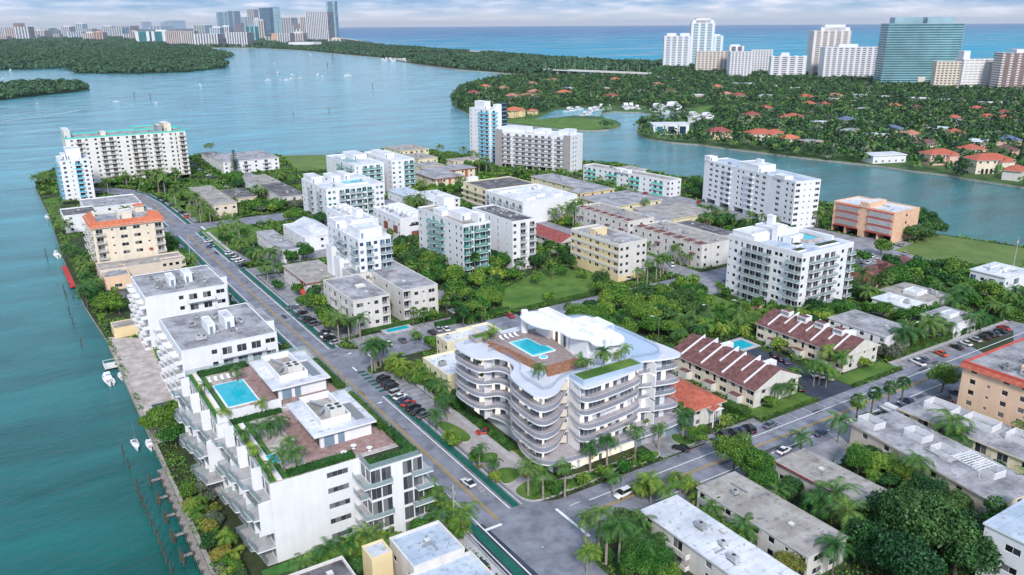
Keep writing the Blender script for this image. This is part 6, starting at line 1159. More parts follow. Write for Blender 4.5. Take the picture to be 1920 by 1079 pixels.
def fill(poly_px, mix, n, smin=.7, smax=1.2, gap=3.0, lawn=False, seed=1, world=False, rad=1):
    r = random.Random(seed); poly = poly_px if world else PX(poly_px); xs = [p[0] for p in poly]; ys = [p[1] for p in poly]; k = 0; got = []
    for _ in range(n * 40):
        e, m = r.uniform(min(xs), max(xs)), r.uniform(min(ys), max(ys))
        if not inside((e, m), poly) or not free(e, m, rad, lawn) or any(abs(e - t[2]) < gap and abs(m - t[3]) < gap for t in TREES): continue
        tree(r.choice(mix), e, m, r.uniform(smin, smax)); k += 1
        if k >= n: break
# -- new building's own planting (bases in pixels)
at('royal', [(985, 928), (1018, 937), (1059, 934), (1092, 880), (1122, 868), (1191, 860)], .80); at('royal', [(932, 868), (966, 888), (1150, 930)], .62); at('royal', [(1220, 835), (1280, 822)], .7)
at('tlight', [(923, 862, .62), (962, 888, .62), (885, 828, .6)]); at('green', [(1040, 930, .62), (1095, 915, .62), (1130, 900, .62), (1170, 890, .62), (1213, 868, .8), (1310, 835, 1.15), (1010, 905, .5), (1240, 800, .6)]); at('yellow', [(930, 868, .25), (968, 893, .25), (880, 830, .25), (1000, 900, .2)])
at('coco', [(848, 800), (855, 795)], .8); at('areca', [(876, 820), (1360, 800)], .8)
# -- near corner garden, bottom
at('royal', [(1122, 1042, 1.05), (1136, 1058, 1.0), (1160, 1062, .9), (1098, 1028, .8)]); at('coco', [(1180, 1055, .9), (1200, 1075, .9), (1215, 1010, .8)]); at('dark', [(1185, 1030, 1.2), (1215, 1040, 1.2), (1170, 1000, 1.0), (1235, 1079, 1.1)]); at('green', [(1215, 1092, 1.2), (1190, 1099, 1.1), (1245, 1100, 1.1)]); at('plight', [(1220, 945, 1.1), (1250, 965, 1.0), (1100, 1075, .9), (1108, 1060, .8)]); at('areca', [(1202, 930, 1.0), (1218, 925, 1.0), (1265, 915, .9), (1290, 925, .9), (1310, 945, .9)])
at('green', [(1398, 900, 1.75), (1375, 880, 1.4), (1425, 925, 1.3)], lab=None); at('coco', [(1560, 985, 1.35), (1402, 1020, .9), (1455, 955, .7), (1330, 985, .7)]); at('areca', [(1345, 960, .9), (1370, 975, 1.), (1430, 1010, 1.), (1390, 1000, 1)]); at('green', [(1340, 950, .6), (1320, 935, .6)])
fill([(1380, 940), (1480, 880), (1650, 990), (1700, 1079), (1620, 1079), (1560, 1000)], ['green', 'dark', 'coco', 'areca', 'dark'], 26, .8, 1.2, 3.2, seed=3)
fill([(1440, 960), (1920, 1079), (1850, 930), (1700, 960), (1600, 1079)], ['dark', 'green', 'dark', 'dark'], 24, 1.3, 1.9, 5, seed=5); at('dark', [(1720, 1060, 2.6), (1680, 1010, 2.1), (1765, 1030, 2.2), (1790, 1085, 2.2), (1700, 1100, 2.2), (1640, 1060, 1.8)])
fill([(1490, 830), (1600, 820), (1850, 940), (1850, 975), (1700, 945)], ['green', 'areca', 'dark', 'coco', 'tlight', 'plight'], 34, .7, 1.2, 3., seed=7); at('yellow', [(1500, 1070, 1.1), (1705, 945, .7)]); at('coco', [(1545, 1075, 1.1), (1770, 850, 1.25), (1785, 855, 1.1), (1570, 830, .95), (1500, 850, .7), (1910, 850, 1.0)]); at('sabal', [(1605, 790), (1632, 780), (1664, 762), (1690, 755)], 1.15)
at('green', [(1765, 735, 1.5)]); at('areca', [(1620, 800, .8), (1650, 800, .8), (1740, 770, .8), (1755, 790, .8)]); fill([(1840, 980), (1920, 940), (1920, 900), (1800, 900)], ['green', 'coco', 'dark'], 8, .8, 1.2, seed=71)
# -- townhouses
at('coco', [(1432, 748, .8), (1458, 740, .7), (1490, 720, .7)]); at('plight', [(1525, 725, 1.2), (1535, 722, 1.1), (1548, 727, 1.2), (1575, 703, 1.1), (1562, 690, 1)]); at('tlight', [(1420, 755, .85), (1465, 655, .9), (1622, 690, .8)]); at('grey', [(1480, 668, .6), (1500, 660, .5), (1655, 665, .9), (1670, 675, .9), (1690, 670, .9)]); at('coco', [(1280, 800, .9), (1270, 690, .8)]); at('green', [(1430, 690, .5), (1480, 700, .4)])
at('coco', [(1690, 660, 1.1), (1710, 655, 1.1), (1730, 650, 1.15), (1750, 645, 1.1), (1770, 640, 1.0), (1700, 640, 1.0), (1740, 632, 1.0), (1660, 650, .8)]); at('coco', [(1818, 628, .9), (1830, 622, .9), (1860, 600, .9), (1880, 605, .9)]); fill([(1760, 640), (1920, 590), (1920, 560), (1800, 600)], ['green', 'coco', 'grey', 'tlight'], 22, .7, 1.1, 3.2, seed=8)
fill([(1205, 600), (1430, 600), (1440, 640), (1270, 665)], ['areca', 'areca', 'green', 'coco', 'plight'], 24, .8, 1.2, 3, seed=9); fill([(1430, 600), (1580, 570), (1600, 600), (1580, 630), (1440, 605)], ['green', 'tlight', 'dark', 'areca'], 26, .8, 1.3, 3.2, seed=10)
fill([(1580, 545), (1780, 560), (1900, 590), (1800, 640), (1640, 600)], ['coco', 'areca', 'green', 'coco', 'dark'], 40, .8, 1.2, 3.5, seed=12); fill([(1640, 500), (1920, 530), (1920, 590), (1700, 545)], ['green', 'dark', 'green'], 32, 1.0, 1.5, 4.5, seed=13); at('sabal', [(1650, 560, 1.5), (1660, 556, 1.3)]); at('green', [(1675, 545, 1.7)])
at('green', [(1612, 498, 1.3), (1652, 480, 1.3)]); at('tlight', [(1345, 540, .5), (1360, 548, .5)]); at('green', [(1395, 575, .7), (1360, 560, .7), (1420, 583, .8), (1445, 590, .8), (1465, 592, .8), (1480, 598, .8)]); 
# -- wooded lots in the middle
fill([(740, 560), (800, 500), (950, 500), (1000, 470), (1120, 480), (1130, 510), (1030, 495), (940, 545), (930, 590), (900, 610), (820, 590)], ['green', 'dark', 'green', 'tlight', 'sabal'], 62, .9, 1.5, 3.8, seed=14)
fill([(1060, 640), (1075, 575), (1130, 545), (1210, 550), (1310, 545), (1330, 590), (1280, 625), (1180, 640)], ['green', 'dark', 'green', 'tlight'], 44, 1.1, 1.6, 4.2, lawn=True, seed=15)
fill([(940, 585), (1040, 570), (1120, 545), (1125, 515), (1030, 498), (940, 545)], ['green', 'tlight', 'sabal'], 5, .7, 1.1, 6, lawn=True, seed=61); fill([(1330, 610), (1430, 600), (1440, 590), (1310, 575)], ['tlight', 'green'], 4, .6, .9, 5, lawn=True, seed=62)
fill([(95.9, 249), (100, 249), (100, 330), (95.9, 330)], ['royal', 'green', 'coco'], 16, .6, .85, 3, lawn=True, seed=63, world=True, rad=0); fill([(88, 363), (100, 363), (100, 424), (88, 424)], ['royal', 'green', 'tlight'], 14, .6, .9, 3.4, lawn=True, seed=64, world=True, rad=0); fill([(88, 452), (101, 452), (101, 520), (88, 520)], ['green', 'coco', 'royal'], 14, .7, 1.0, 3.4, lawn=True, seed=65, world=True, rad=0)
at('tlight', [(1140, 590, 1.3), (1125, 555, 1.2), (1230, 590, 1.1)]); at('dark', [(1280, 585, 1.8), (1100, 640, 1.2)]); at('sabal', [(1028, 520, 1.0), (1035, 525, 1.0), (880, 580, 1), (890, 575, 1), (860, 560, 1.), (845, 545, 1)]); at('sabal', [(838, 590, 1.1), (856, 592, 1.1)]); at('royal', [(1195, 535, .8), (1213, 530, .85), (1230, 525, .85), (1238, 520, .9), (1243, 515, .9), (1251, 515, .9), (1300, 535, .5)]); at('royal', [(1280, 490, .8), (1303, 498, .6), (1297, 492, .6), (1240, 470, .6)])
fill([(1085, 425), (1130, 440), (1195, 480), (1210, 490), (1150, 440)], ['green', 'coco', 'areca', 'tlight'], 12, .6, .9, 2.5, seed=16); fill([(1190, 460), (1250, 480), (1330, 500), (1250, 500)], ['coco', 'green', 'areca'], 14, .7, 1, 2.8, seed=17)
fill([(955, 410), (1010, 400), (1085, 395), (1090, 430), (1075, 445), (1000, 405)], ['royal', 'coco', 'royal', 'areca', 'green'], 26, .8, 1.1, 3.2, seed=18); fill([(760, 400), (860, 385), (880, 395), (800, 385), (770, 385)], ['coco', 'green', 'dark'], 16, .8, 1.1, 3, seed=19)
fill([(770, 460), (860, 490), (870, 540), (760, 520), (745, 470)], ['green', 'dark', 'dark', 'areca'], 18, 1.0, 1.5, 4, seed=20); at('sabal', [(775, 480, 1.0), (737, 455, .9), (738, 478, .9)])
# -- west of the wood: courtyard block and drive
at('royal', [(676, 640, .95), (636, 645, 1.0), (634, 632, .9), (655, 640, .8)]); at('coco', [(705, 540, 1.1), (712, 560, .9), (690, 545, .9)]); at('sabal', [(770, 612, 1.), (795, 610, 1.), (745, 590, .9), (870, 620, 1.1), (905, 615, 1.0)]); at('tlight', [(735, 560, .7), (812, 600, .6)])
at('royal', [(698, 700, .95), (706, 692, .9), (714, 686, .85), (720, 680, .8), (703, 697, .9)]); at('areca', [(740, 700, 1.4), (750, 705, 1.3), (760, 712, 1.4), (745, 690, 1.3), (790, 700, 1.2), (800, 715, 1.2), (812, 730, 1.2), (780, 720, 1)]); at('green', [(805, 650, .9), (815, 655, .8), (830, 760, .7), (850, 745, .7), (862, 770, .7)]); at('coco', [(830, 760, .8), (815, 745, .8), (845, 780, .7)]); at('plight', [(783, 650, .8), (850, 650, .8)])
at('green', [(570, 575, 1.0), (585, 585, 1.1), (600, 590, 1.1), (610, 600, 1.1), (560, 555, .9), (620, 612, 1.2), (625, 622, 1.1)]); at('dark', [(650, 625, 1.0), (520, 545, .8), (590, 570, 1.0)]); at('coco', [(500, 525, 1.1), (498, 520, 1.0), (525, 520, .9), (488, 500, 1.), (470, 495, 1.), (508, 500, 1.), (515, 495, 1.), (480, 490, .9)]); at('green', [(560, 490, 1.4), (575, 485, 1.2), (545, 492, 1.2), (525, 545, .7)]); at('royal', [(503, 533, .7)])
at('dark', [(422, 460, .9), (435, 458, .9)]); at('coco', [(447, 470, .9), (455, 480, .9)]); fill([(455, 395), (560, 385), (620, 420), (600, 430), (520, 415)], ['green', 'dark', 'green', 'tlight', 'grey'], 34, .9, 1.3, 3.4, seed=21); fill([(470, 340), (545, 330), (555, 355), (480, 400)], ['dark', 'green', 'coco'], 16, .7, 1.1, 3, seed=22)
at('royal', [(358, 412, .8), (377, 418, .8), (395, 420, .75), (413, 405, .8), (436, 400, .75), (385, 402, .7), (330, 385, 1.2), (310, 366, 1.2)]); fill([(400, 425), (460, 410), (455, 400), (360, 410)], ['areca', 'green', 'coco'], 12, .5, .8, 2.4, seed=23)
at('pine', [(438, 325, 1.25), (1393, 455, .8)]); at('royal', [(390, 288, .9), (398, 288, .9)]); fill([(430, 340), (450, 330), (470, 350), (445, 360)], ['dark', 'green'], 7, 1.1, 1.4, 3, seed=24)
at('green', [(352, 296, .6), (358, 300, .6), (366, 303, .65), (372, 307, .65), (379, 310, .65), (386, 315, .7), (394, 320, .7), (402, 325, .7), (410, 330, .7), (415, 338, .7)]); fill([(180, 350), (330, 335), (345, 350), (300, 362), (190, 368)], ['green', 'dark', 'tlight', 'coco', 'royal'], 40, .8, 1.2, 3.2, seed=25)
# -- bay side
at('coco', [(68, 350, 1.0), (88, 352, 1.1), (80, 345, 1.0), (108, 405, .9), (100, 398, .8), (110, 440, 1.0), (125, 445, 1.0), (130, 490, 1.1), (140, 498, 1.1), (160, 500, 1.0), (180, 500, 1.0), (128, 470, 1.0), (118, 430, .9)], 1.0); at('green', [(90, 350, .9), (200, 590, 1.3), (212, 580, 1.4), (190, 580, 1.2), (225, 590, 1.2), (180, 570, 1.1)]); at('coco', [(165, 580, 1.1), (172, 560, 1.0), (168, 545, .9)]); fill([(100, 440), (125, 500), (190, 560), (200, 530), (150, 490), (110, 430)], ['green', 'coco', 'dark'], 22, .6, .9, 2.4, seed=26)
fill([(330, 440), (345, 435), (600, 690), (580, 690)], ['green', 'dark'], 4, .5, .7, 2, seed=27)
fill([(62, 218), (68.2, 218), (68.2, 330), (62, 330)], ['green', 'dark', 'green'], 58, .55, .85, 2.0, seed=28, world=True, rad=0); fill([(58, 345), (68, 345), (68, 415), (58, 415)], ['green', 'coco', 'dark', 'green'], 26, .6, 1.0, 2.6, seed=29, world=True); fill([(55, 445), (66, 445), (66, 505), (55, 505)], ['green', 'coco'], 10, .6, 1.0, 3, seed=30, world=True)
at('green', [(318, 818, 1.55), (295, 812, 1.3), (330, 838, 1.1), (345, 800, 1.0)]); fill([(23.2, 100), (30.5, 100), (30.0, 172), (23.2, 172)], ['green', 'grey', 'plight', 'areca', 'yellow', 'dark'], 56, .42, .75, 1.9, seed=31, world=True, rad=0)
# -- foot of the rooftop garden condo and bottom edge
at('coco', [(610, 1060, .8), (640, 1040, .8), (680, 1030, .8), (560, 1075, .7)]); at('plight', [(660, 1050, 1.1), (690, 1045, 1.0), (620, 1080, 1.)]); at('coco', [(775, 990, 1.1), (790, 985, 1.0), (800, 975, .9), (740, 985, .9)]); at('areca', [(700, 1000, 1.), (715, 1005, 1.), (650, 1020, 1.), (860, 1010, .9), (850, 995, .8)]); at('plight', [(868, 1010, 1.1), (845, 985, .9)]); fill([(45, 112), (62, 118), (66, 136), (34, 134)], ['green', 'areca', 'coco', 'dark'], 22, .5, .8, 2.2, seed=32, world=True, rad=0)
# -- canal side and north east
fill([(1120, 350), (1330, 410), (1380, 420), (1350, 440), (1200, 400)], ['coco', 'green', 'royal', 'dark'], 30, .8, 1.1, 3.5, seed=33); fill([(1290, 380), (1330, 370), (1320, 350), (1300, 345)], ['dark', 'green'], 10, 1.1, 1.4, 4, seed=34); at('dark', [(1730, 440, 2.3), (1745, 447, 2.0), (1705, 440, 2.0), (1720, 455, 1.9), (1690, 450, 1.4)]); fill([(1500, 420), (1560, 430), (1670, 460), (1660, 470), (1540, 450)], ['coco', 'green', 'royal', 'dark', 'areca'], 30, .8, 1.1, 3.5, seed=35); fill([(1385, 425), (1500, 440), (1480, 455), (1350, 440)], ['green', 'dark', 'coco'], 20, .8, 1.1, 4, seed=36)
fill([(800, 300), (880, 300), (930, 330), (1070, 335), (1075, 355), (960, 340), (880, 320)], ['coco', 'royal', 'green', 'dark'], 42, .8, 1.2, 3.5, seed=37); fill([(760, 345), (1000, 355), (990, 372), (770, 365)], ['green', 'coco', 'tlight'], 20, .7, 1.1, 3.4, seed=38)
at('royal', [(1425, 430, .7), (1440, 436, .8), (1405, 425, .7), (1150, 372, .7), (1190, 378, .7)])
# roof palms
for i, (x, y, z_, k, s) in enumerate(((384, 742, 17.6, 'coco', .5), (446, 718, 17.6, 'coco', .6), (492, 776, 17.6, 'plight', .6), (423, 790, 17.6, 'plight', .6), (462, 835, 17.6, 'coco', .6), (487, 825, 17.6, 'coco', .6), (508, 822, 17.6, 'coco', .65), (527, 818, 17.6, 'coco', .65), (482, 862, 17.6, 'plight', .6), (507, 894, 17.6, 'plight', .6), (532, 882, 17.6, 'coco', .65), (556, 876, 17.6, 'coco', .65), (545, 855, 17.6, 'coco', .55))): at(k, [(x, y, s * .85)], z=z_)
at('coco', [(1010, 712, .5)], z=21.7); at('plight', [(1090, 695, .6), (1102, 698, .5), (1172, 678, .6), (1160, 680, .5), (1130, 690, .6)], z=22.6); at('plight', [(925, 640, .6), (915, 645, .5)], z=21.8); at('coco', [(1132, 683, .6)], z=22.6)
# -- fill whatever is left between the buildings of the island
fill([(30, 60), (345, 60), (345, 350), (250, 520), (90, 540), (30, 540)], ['green', 'dark', 'green', 'tlight', 'coco'], 0, .7, 1.2, 5.5, seed=40, world=True, rad=2)
# the 297 palms and 297 other trees that show largest are things, the smallest far ones are two masses
SPEC.sort(key=lambda q: -q[3] / math.hypot(q[1], q[2])); TREES = []; n_ = {True: 0, False: 0}; rest = {True: ([], [], []), False: ([], [], [])}; _cache = {}
for q in SPEC:
    pl = q[0] in PALMS; ps, key, hh = pieces(*q); rz = vr.uniform(0, 6.28)
    if n_[pl] < 297:
        n_[pl] += 1; t = thing('palm_tree' if pl else ('pine_tree' if key == 'pine' else 'broadleaf_tree'), '', 'palm tree' if pl else ('pine tree' if key == 'pine' else 'tree'), (q[1], q[2], q[4]), rz)
        for nm, me, lc, r_, sc_ in ps: OB(nm, me, t, lc, r_, sc_)
        TREES.append([t, key, q[1], q[2], hh])
    else:
        V, F, Mi = rest[pl]
        for nm, me, lc, r_, sc_ in ps:
            if me.name not in _cache:
                co = np.empty(len(me.vertices) * 3, np.float32); me.vertices.foreach_get('co', co); _cache[me.name] = (co.reshape(-1, 3), [tuple(p.vertices) for p in me.polygons], me.materials[0])
            co, fs, mt = _cache[me.name]; Mx = np.array(Matrix.Translation((q[1], q[2], q[4])) @ Matrix.Rotation(rz, 4, 'Z') @ Matrix.Translation(lc) @ Matrix.Rotation(r_, 4, 'Z') @ Matrix.Diagonal((*sc_, 1)))
            off = sum(len(v) for v in V); V.append(co @ Mx[:3, :3].T + Mx[:3, 3]); F.append([tuple(off + i for i in f) for f in fs]); Mi.append((mt, len(fs)))
for pl, (V, F, Mi) in rest.items():
    if not V: continue
    me = bpy.data.meshes.new('x'); me.from_pydata(np.concatenate(V).tolist(), [], [f for g in F for f in g]); ms = []
    for mt, c in Mi:
        if mt not in ms: ms.append(mt); me.materials.append(mt)
    me.polygons.foreach_set('material_index', np.concatenate([np.full(c, ms.index(mt)) for mt, c in Mi]).astype(np.int32)); me.update()
    stuff(OB('distant_palms' if pl else 'distant_trees', me))
# labels: rank by height among those of one kind on one side of one landmark
def relation(e, n, l):
    if n < l[5] and l[4] - 3 <= e <= l[6] + 3: return 'on the near side of'
    if n > l[7] and l[4] - 3 <= e <= l[6] + 3: return 'behind'
    if e < l[4]: return 'on the bay side of'
    if e > l[6]: return 'on the inland side of'
    return 'on the roof of'
G_ = {}
for t in TREES:
    l = min(LMK, key=lambda q: max(0, q[4] - t[2], t[2] - q[6]) ** 2 + max(0, q[5] - t[3], t[3] - q[7]) ** 2); G_.setdefault((t[1], relation(t[2], t[3], l), l[0]), []).append(t)
for (k, rel, lm_), ts in G_.items():
    ts.sort(key=lambda t: -t[4])
    for i, t in enumerate(ts):
        o_ = '' if len(ts) == 1 else ('tallest ' if i == 0 else (ORD[i] + ' tallest ' if i < 20 else 'lowest '))
        t[0]['label'] = ('%s%s %s %s' % (o_ or 'lone ', KN[k], rel, lm_)); t[0]['group'] = KN[k] + 's around ' + lm_ if len(ts) > 1 else KN[k] + 's of the island'
# hedges, each a thing
def hedge(lab, x0, x1, y0, y1, z0, h, mat='hedge_green', seed=0, q=26):
    t = thing('hedge', lab, 'hedge', (x0, y0, z0)); w, d = x1 - x0, y1 - y0; rs = np.random.RandomState(seed); A = w * d + 2 * h * (w + d); n = int(min(9000, A * q))
    p = rs.uniform(0, 1, (n, 3)) * [w, d, h]; f = rs.rand(n); nr = np.zeros((n, 3)); top = f < .5; p[top, 2] = h; nr[top, 2] = 1; s = (f >= .5) & (f < .75); p[s, 1] = 0; nr[s, 1] = -1; s = (f >= .75); p[s, 0] = 0; nr[s, 0] = -1; p += rs.normal(0, .07, p.shape)
    a, b = leafquads(rs, p, nr, .13, .6); OB('foliage', quads_mesh('foliage', p, a, b, mat), t); MB().box(.12, w - .12, .12, d - .12, 0, h - .1, 'leaf_dark').build('core', t)
HG = [('clipped hedge along the roof edge of the rooftop garden condo', 37.6, 51.2, 138.5, 140.6, 17.55, .9), ('hedge behind the glass rail over the corner balconies', 52.2, 62.6, 133.1, 135.2, 17.6, .9), ('hedge at the street end of the rooftop garden', 60.3, 62.4, 135.4, 146, 17.6, .9), ('shrub border under the garden wall of the rooftop deck', 34, 45, 166.2, 167.8, 17.55, .9), ('planted border behind the pool loungers', 34, 46, 196.5, 199.5, 17.55, .7), ('leafy border between rooftop pavilion and the street', 59.8, 61.8, 146.5, 166, 17.6, 1.2), ('leafy border beside the further rooftop pavilion', 59.8, 61.8, 171, 190, 17.6, 1.2),
 ('long clipped hedge edging the lawn below the nearer townhouses', 160.5, 182, 126.5, 127.4, .1, .8), ('long clipped hedge edging the lawn below the further townhouses', 198, 221, 126.5, 127.4, .1, .8), ('tall square hedge beside the red tiled house', 155.4, 158.4, 129.6, 138, .1, 2.2), ('thick hedge between the parking row and garden by the terraced building', 94.6, 97.2, 150, 196, .1, 1.0), ('low hedge round the corner lawn of the terraced building', 88.5, 112, 129.6, 130.5, .3, .6), ('hedge along the second cross street by the courtyard block', 96, 128, 244.4, 246, .1, 1.3), ('hedge edging the near corner garden', 87.5, 90.2, 96, 108, .1, .8), ('hedge row facing the upper parked cars', 223, 262, 132, 133.6, .1, 1.8), ('long hedge bordering the middle lawn', 150, 200, 234.4, 235.8, .1, 1.2), ('yellow green hedge by the upper street bend', 262.4, 292, 132, 134, .1, 2.0), ('dark hedge screening the wooded lot road', 120, 150, 236, 237.8, .1, 1.6)]
for i, q in enumerate(HG): hedge(*q, seed=i)
# undergrowth covering the soil between everything else
def ground_cover():
    rs = np.random.RandomState(9); I, J = np.nonzero(~occ & ~lawnmask); e = J + GX + rs.rand(len(J)); n = I + GY + rs.rand(len(I)); dist = np.hypot(e, n); keep = (rs.rand(len(e)) < np.clip(260 / dist, .25, 1)) & (np.sin(e * .13 + 1.3 * np.sin(n * .11)) + np.sin(n * .17 + e * .05) > -1.1); e, n, dist = e[keep], n[keep], dist[keep]
    hgt = .25 + 1.5 * np.clip(np.sin(e * .31) * np.sin(n * .27 + 2) + .35, 0, 1); k = 4; e = np.repeat(e, k) + rs.uniform(-.7, .7, len(e) * k); n = np.repeat(n, k) + rs.uniform(-.7, .7, len(n) * k); z = np.repeat(hgt, k) * rs.rand(len(e)) ** .5; s = np.repeat(np.clip(dist / 260, .8, 2.2), k)
    nr = np.zeros((len(e), 3)); nr[:, 2] = 1; a, b = leafquads(rs, np.stack([e, n, z], 1), nr, .30, .6); pick = (np.sin(e * .21 + 2 * np.sin(n * .13)) * 1.5 + rs.rand(len(e)) * 2).astype(int) % 3
    for q_, m_ in enumerate(('leaf_green', 'leaf_dark', 'leaf_light')):
        k_ = pick == q_; stuff(OB('undergrowth', quads_mesh('undergrowth', np.stack([e, n, z], 1)[k_], (a * s[:, None])[k_], (b * s[:, None])[k_], m_)))
ground_cover()
# far woods: the peninsula, the barrier land and the mangrove islands
def woods(name, poly, step, R, H, nq, lq, mat, seed, avoid=(), hole=()):
    rs = np.random.RandomState(seed); p = np.array(poly); x0, x1, y0, y1 = p[:, 0].min(), min(p[:, 0].max(), 9000), p[:, 1].min(), min(p[:, 1].max(), 9000); X, Y = np.meshgrid(np.arange(x0, x1, step), np.arange(y0, y1, step)); X = X.ravel() + rs.uniform(-.45, .45, X.size) * step; Y = Y.ravel() + rs.uniform(-.45, .45, Y.size) * step
    def ins(poly_):
        c = np.zeros(len(X), bool); q = poly_
        for i in range(len(q)):
            (ax, ay), (bx, by) = q[i], q[i - 1]
            if ay != by: c ^= ((ay > Y) != (by > Y)) & (X < (bx - ax) * (Y - ay) / (by - ay) + ax)
        return c
    k = ins(poly)
    for h in hole: k &= ~ins(h)
    for (ax, ay, r) in avoid:
        k &= (X - ax) ** 2 + (Y - ay) ** 2 > r * r; u = np.array([-ax, -ay]) / math.hypot(ax, ay); k &= (X - ax - u[0] * r) ** 2 + (Y - ay - u[1] * r) ** 2 > (r * .9) ** 2
    X, Y = X[k], Y[k]; m = len(X); r_ = R * rs.uniform(.6, 1.35, m); h_ = H * rs.uniform(.55, 1.4, m); C_ = np.repeat(np.stack([X, Y, h_ * .55], 1), nq, 0); d = rs.normal(0, 1, (m * nq, 3)); d[:, 2] = np.abs(d[:, 2]); d /= np.linalg.norm(d, axis=1, keepdims=True)
    pos = C_ + d * np.stack([np.repeat(r_, nq), np.repeat(r_, nq), np.repeat(h_, nq) * .5], 1) * rs.uniform(.75, 1.05, (m * nq, 1)); a, b = leafquads(rs, pos, d, lq, .5); stuff(OB(name, quads_mesh(name, pos, a, b, mat)))
    return m
WH = [PX([(1020, 127), (1215, 139), (1212, 150), (1020, 147)]), PX([(1000, 226), (1035, 204), (1140, 198), (1300, 203), (1350, 222), (1345, 236), (1292, 238), (1285, 214), (1130, 209), (1135, 224), (1060, 222)]), PX([(945, 229), (1000, 237), (1060, 243), (1110, 245), (1160, 238), (1165, 231), (1150, 222), (1120, 214), (1000, 214), (955, 222)]), PX([(1300, 214), (1380, 210), (1440, 205), (1420, 195), (1310, 199)]), PX([(1240, 243), (1300, 236), (1320, 262), (1230, 262)])]
for i_, (m_, st_) in enumerate((('wood_far', 12.5), ('wood_green', 13.5), ('wood_light', 19), ('wood_dark', 15), ('wood_grey', 26))): woods('woods', PX(pen), st_, 4.6, 8.5, 30, 1.05, m_, 1 + i_ * 7, [q for q in PFOOT], WH)
woods('woods', PX([(480, 90), (570, 94.5), (640, 101), (710, 107), (780, 118), (850, 129), (955, 137), (1010, 140), (1120, 140), (1240, 140), (1240, 120), (1155, 118), (1035, 110.5), (955, 103), (855, 97), (780, 91), (730, 88), (680, 81), (640, 78)]), 20, 12, 8, 18, 3.4, 'mangrove', 2, [], [PX([(760, 106), (905, 104), (905, 99), (760, 98)])])
woods('woods', PX(isl[:17] + [(0, 131), (-200, 131), (-300, 88)]), 20, 13, 8, 20, 3.4, 'mangrove', 3, [], [PX([(0, 124), (40, 119), (88, 117), (60, 126), (0, 129)])])
woods('woods', PX(isl2), 13, 9, 8, 24, 2.2, 'mangrove', 4)
woods('woods', PX([(-200, 91), (395, 89.5), (480, 89), (630, 79), (600, 68), (0, 68), (-200, 70)]), 55, 28, 9, 8, 9, 'mangrove', 5)
# ---------------------------------------------------------------- vehicles
for nm, c in dict(black=(.012, .012, .014), white=(.75, .75, .76), silver=(.38, .39, .41), grey=(.10, .105, .115), blue=(.02, .05, .14), red=(.48, .02, .02), bluegrey=(.10, .15, .20), orange=(.70, .10, .02)).items(): M('car_' + nm, c, .28, .0, 1, spec=.7)
M('car_glass', (.015, .018, .022), .08, 0, 1, spec=.8); M('tyre', (.015, .015, .015), .9, 0, 1); M('rim', (.4, .4, .42), .35, 0, 1, metal=.7); M('head_lamp', (.8, .82, .85), .1, 0, 1, spec=.8); M('tail_lamp', (.5, .02, .02), .2, 0, 1, emit=(1, .05, .03), es=.5)
def loft(mb, secs, m, cap=True):
    """secs: (x, half width, z0, z1, shoulder inset) along the car, front first"""
    rings = []
    for x, hw, z0, z1, ins in secs:
        i = len(mb.v); mb.v += [(x, -hw * .92, z0), (x, -hw, z0 + (z1 - z0) * .35), (x, -hw * .98, z0 + (z1 - z0) * .7), (x, -hw + ins, z1), (x, hw - ins, z1), (x, hw * .98, z0 + (z1 - z0) * .7), (x, hw, z0 + (z1 - z0) * .35), (x, hw * .92, z0)]; rings.append(i)
    k = mb.mi(m)
    for a, b in zip(rings, rings[1:]):
        for j in range(8): mb.f.append((a + j, b + j, b + (j + 1) % 8, a + (j + 1) % 8)); mb.m.append(k)
    mb.f.append(tuple(rings[0] + j for j in range(8))); mb.m.append(k); mb.f.append(tuple(rings[-1] + 7 - j for j in range(8))); mb.m.append(k)
CT = {'sedan': (4.6, .90, 1.42, .72), 'suv': (4.7, .95, 1.72, .86), 'van': (5.2, .98, 2.15, .95), 'pickup': (5.6, .98, 1.8, .92), 'sport': (4.5, .97, 1.24, .66)}
CM = {}
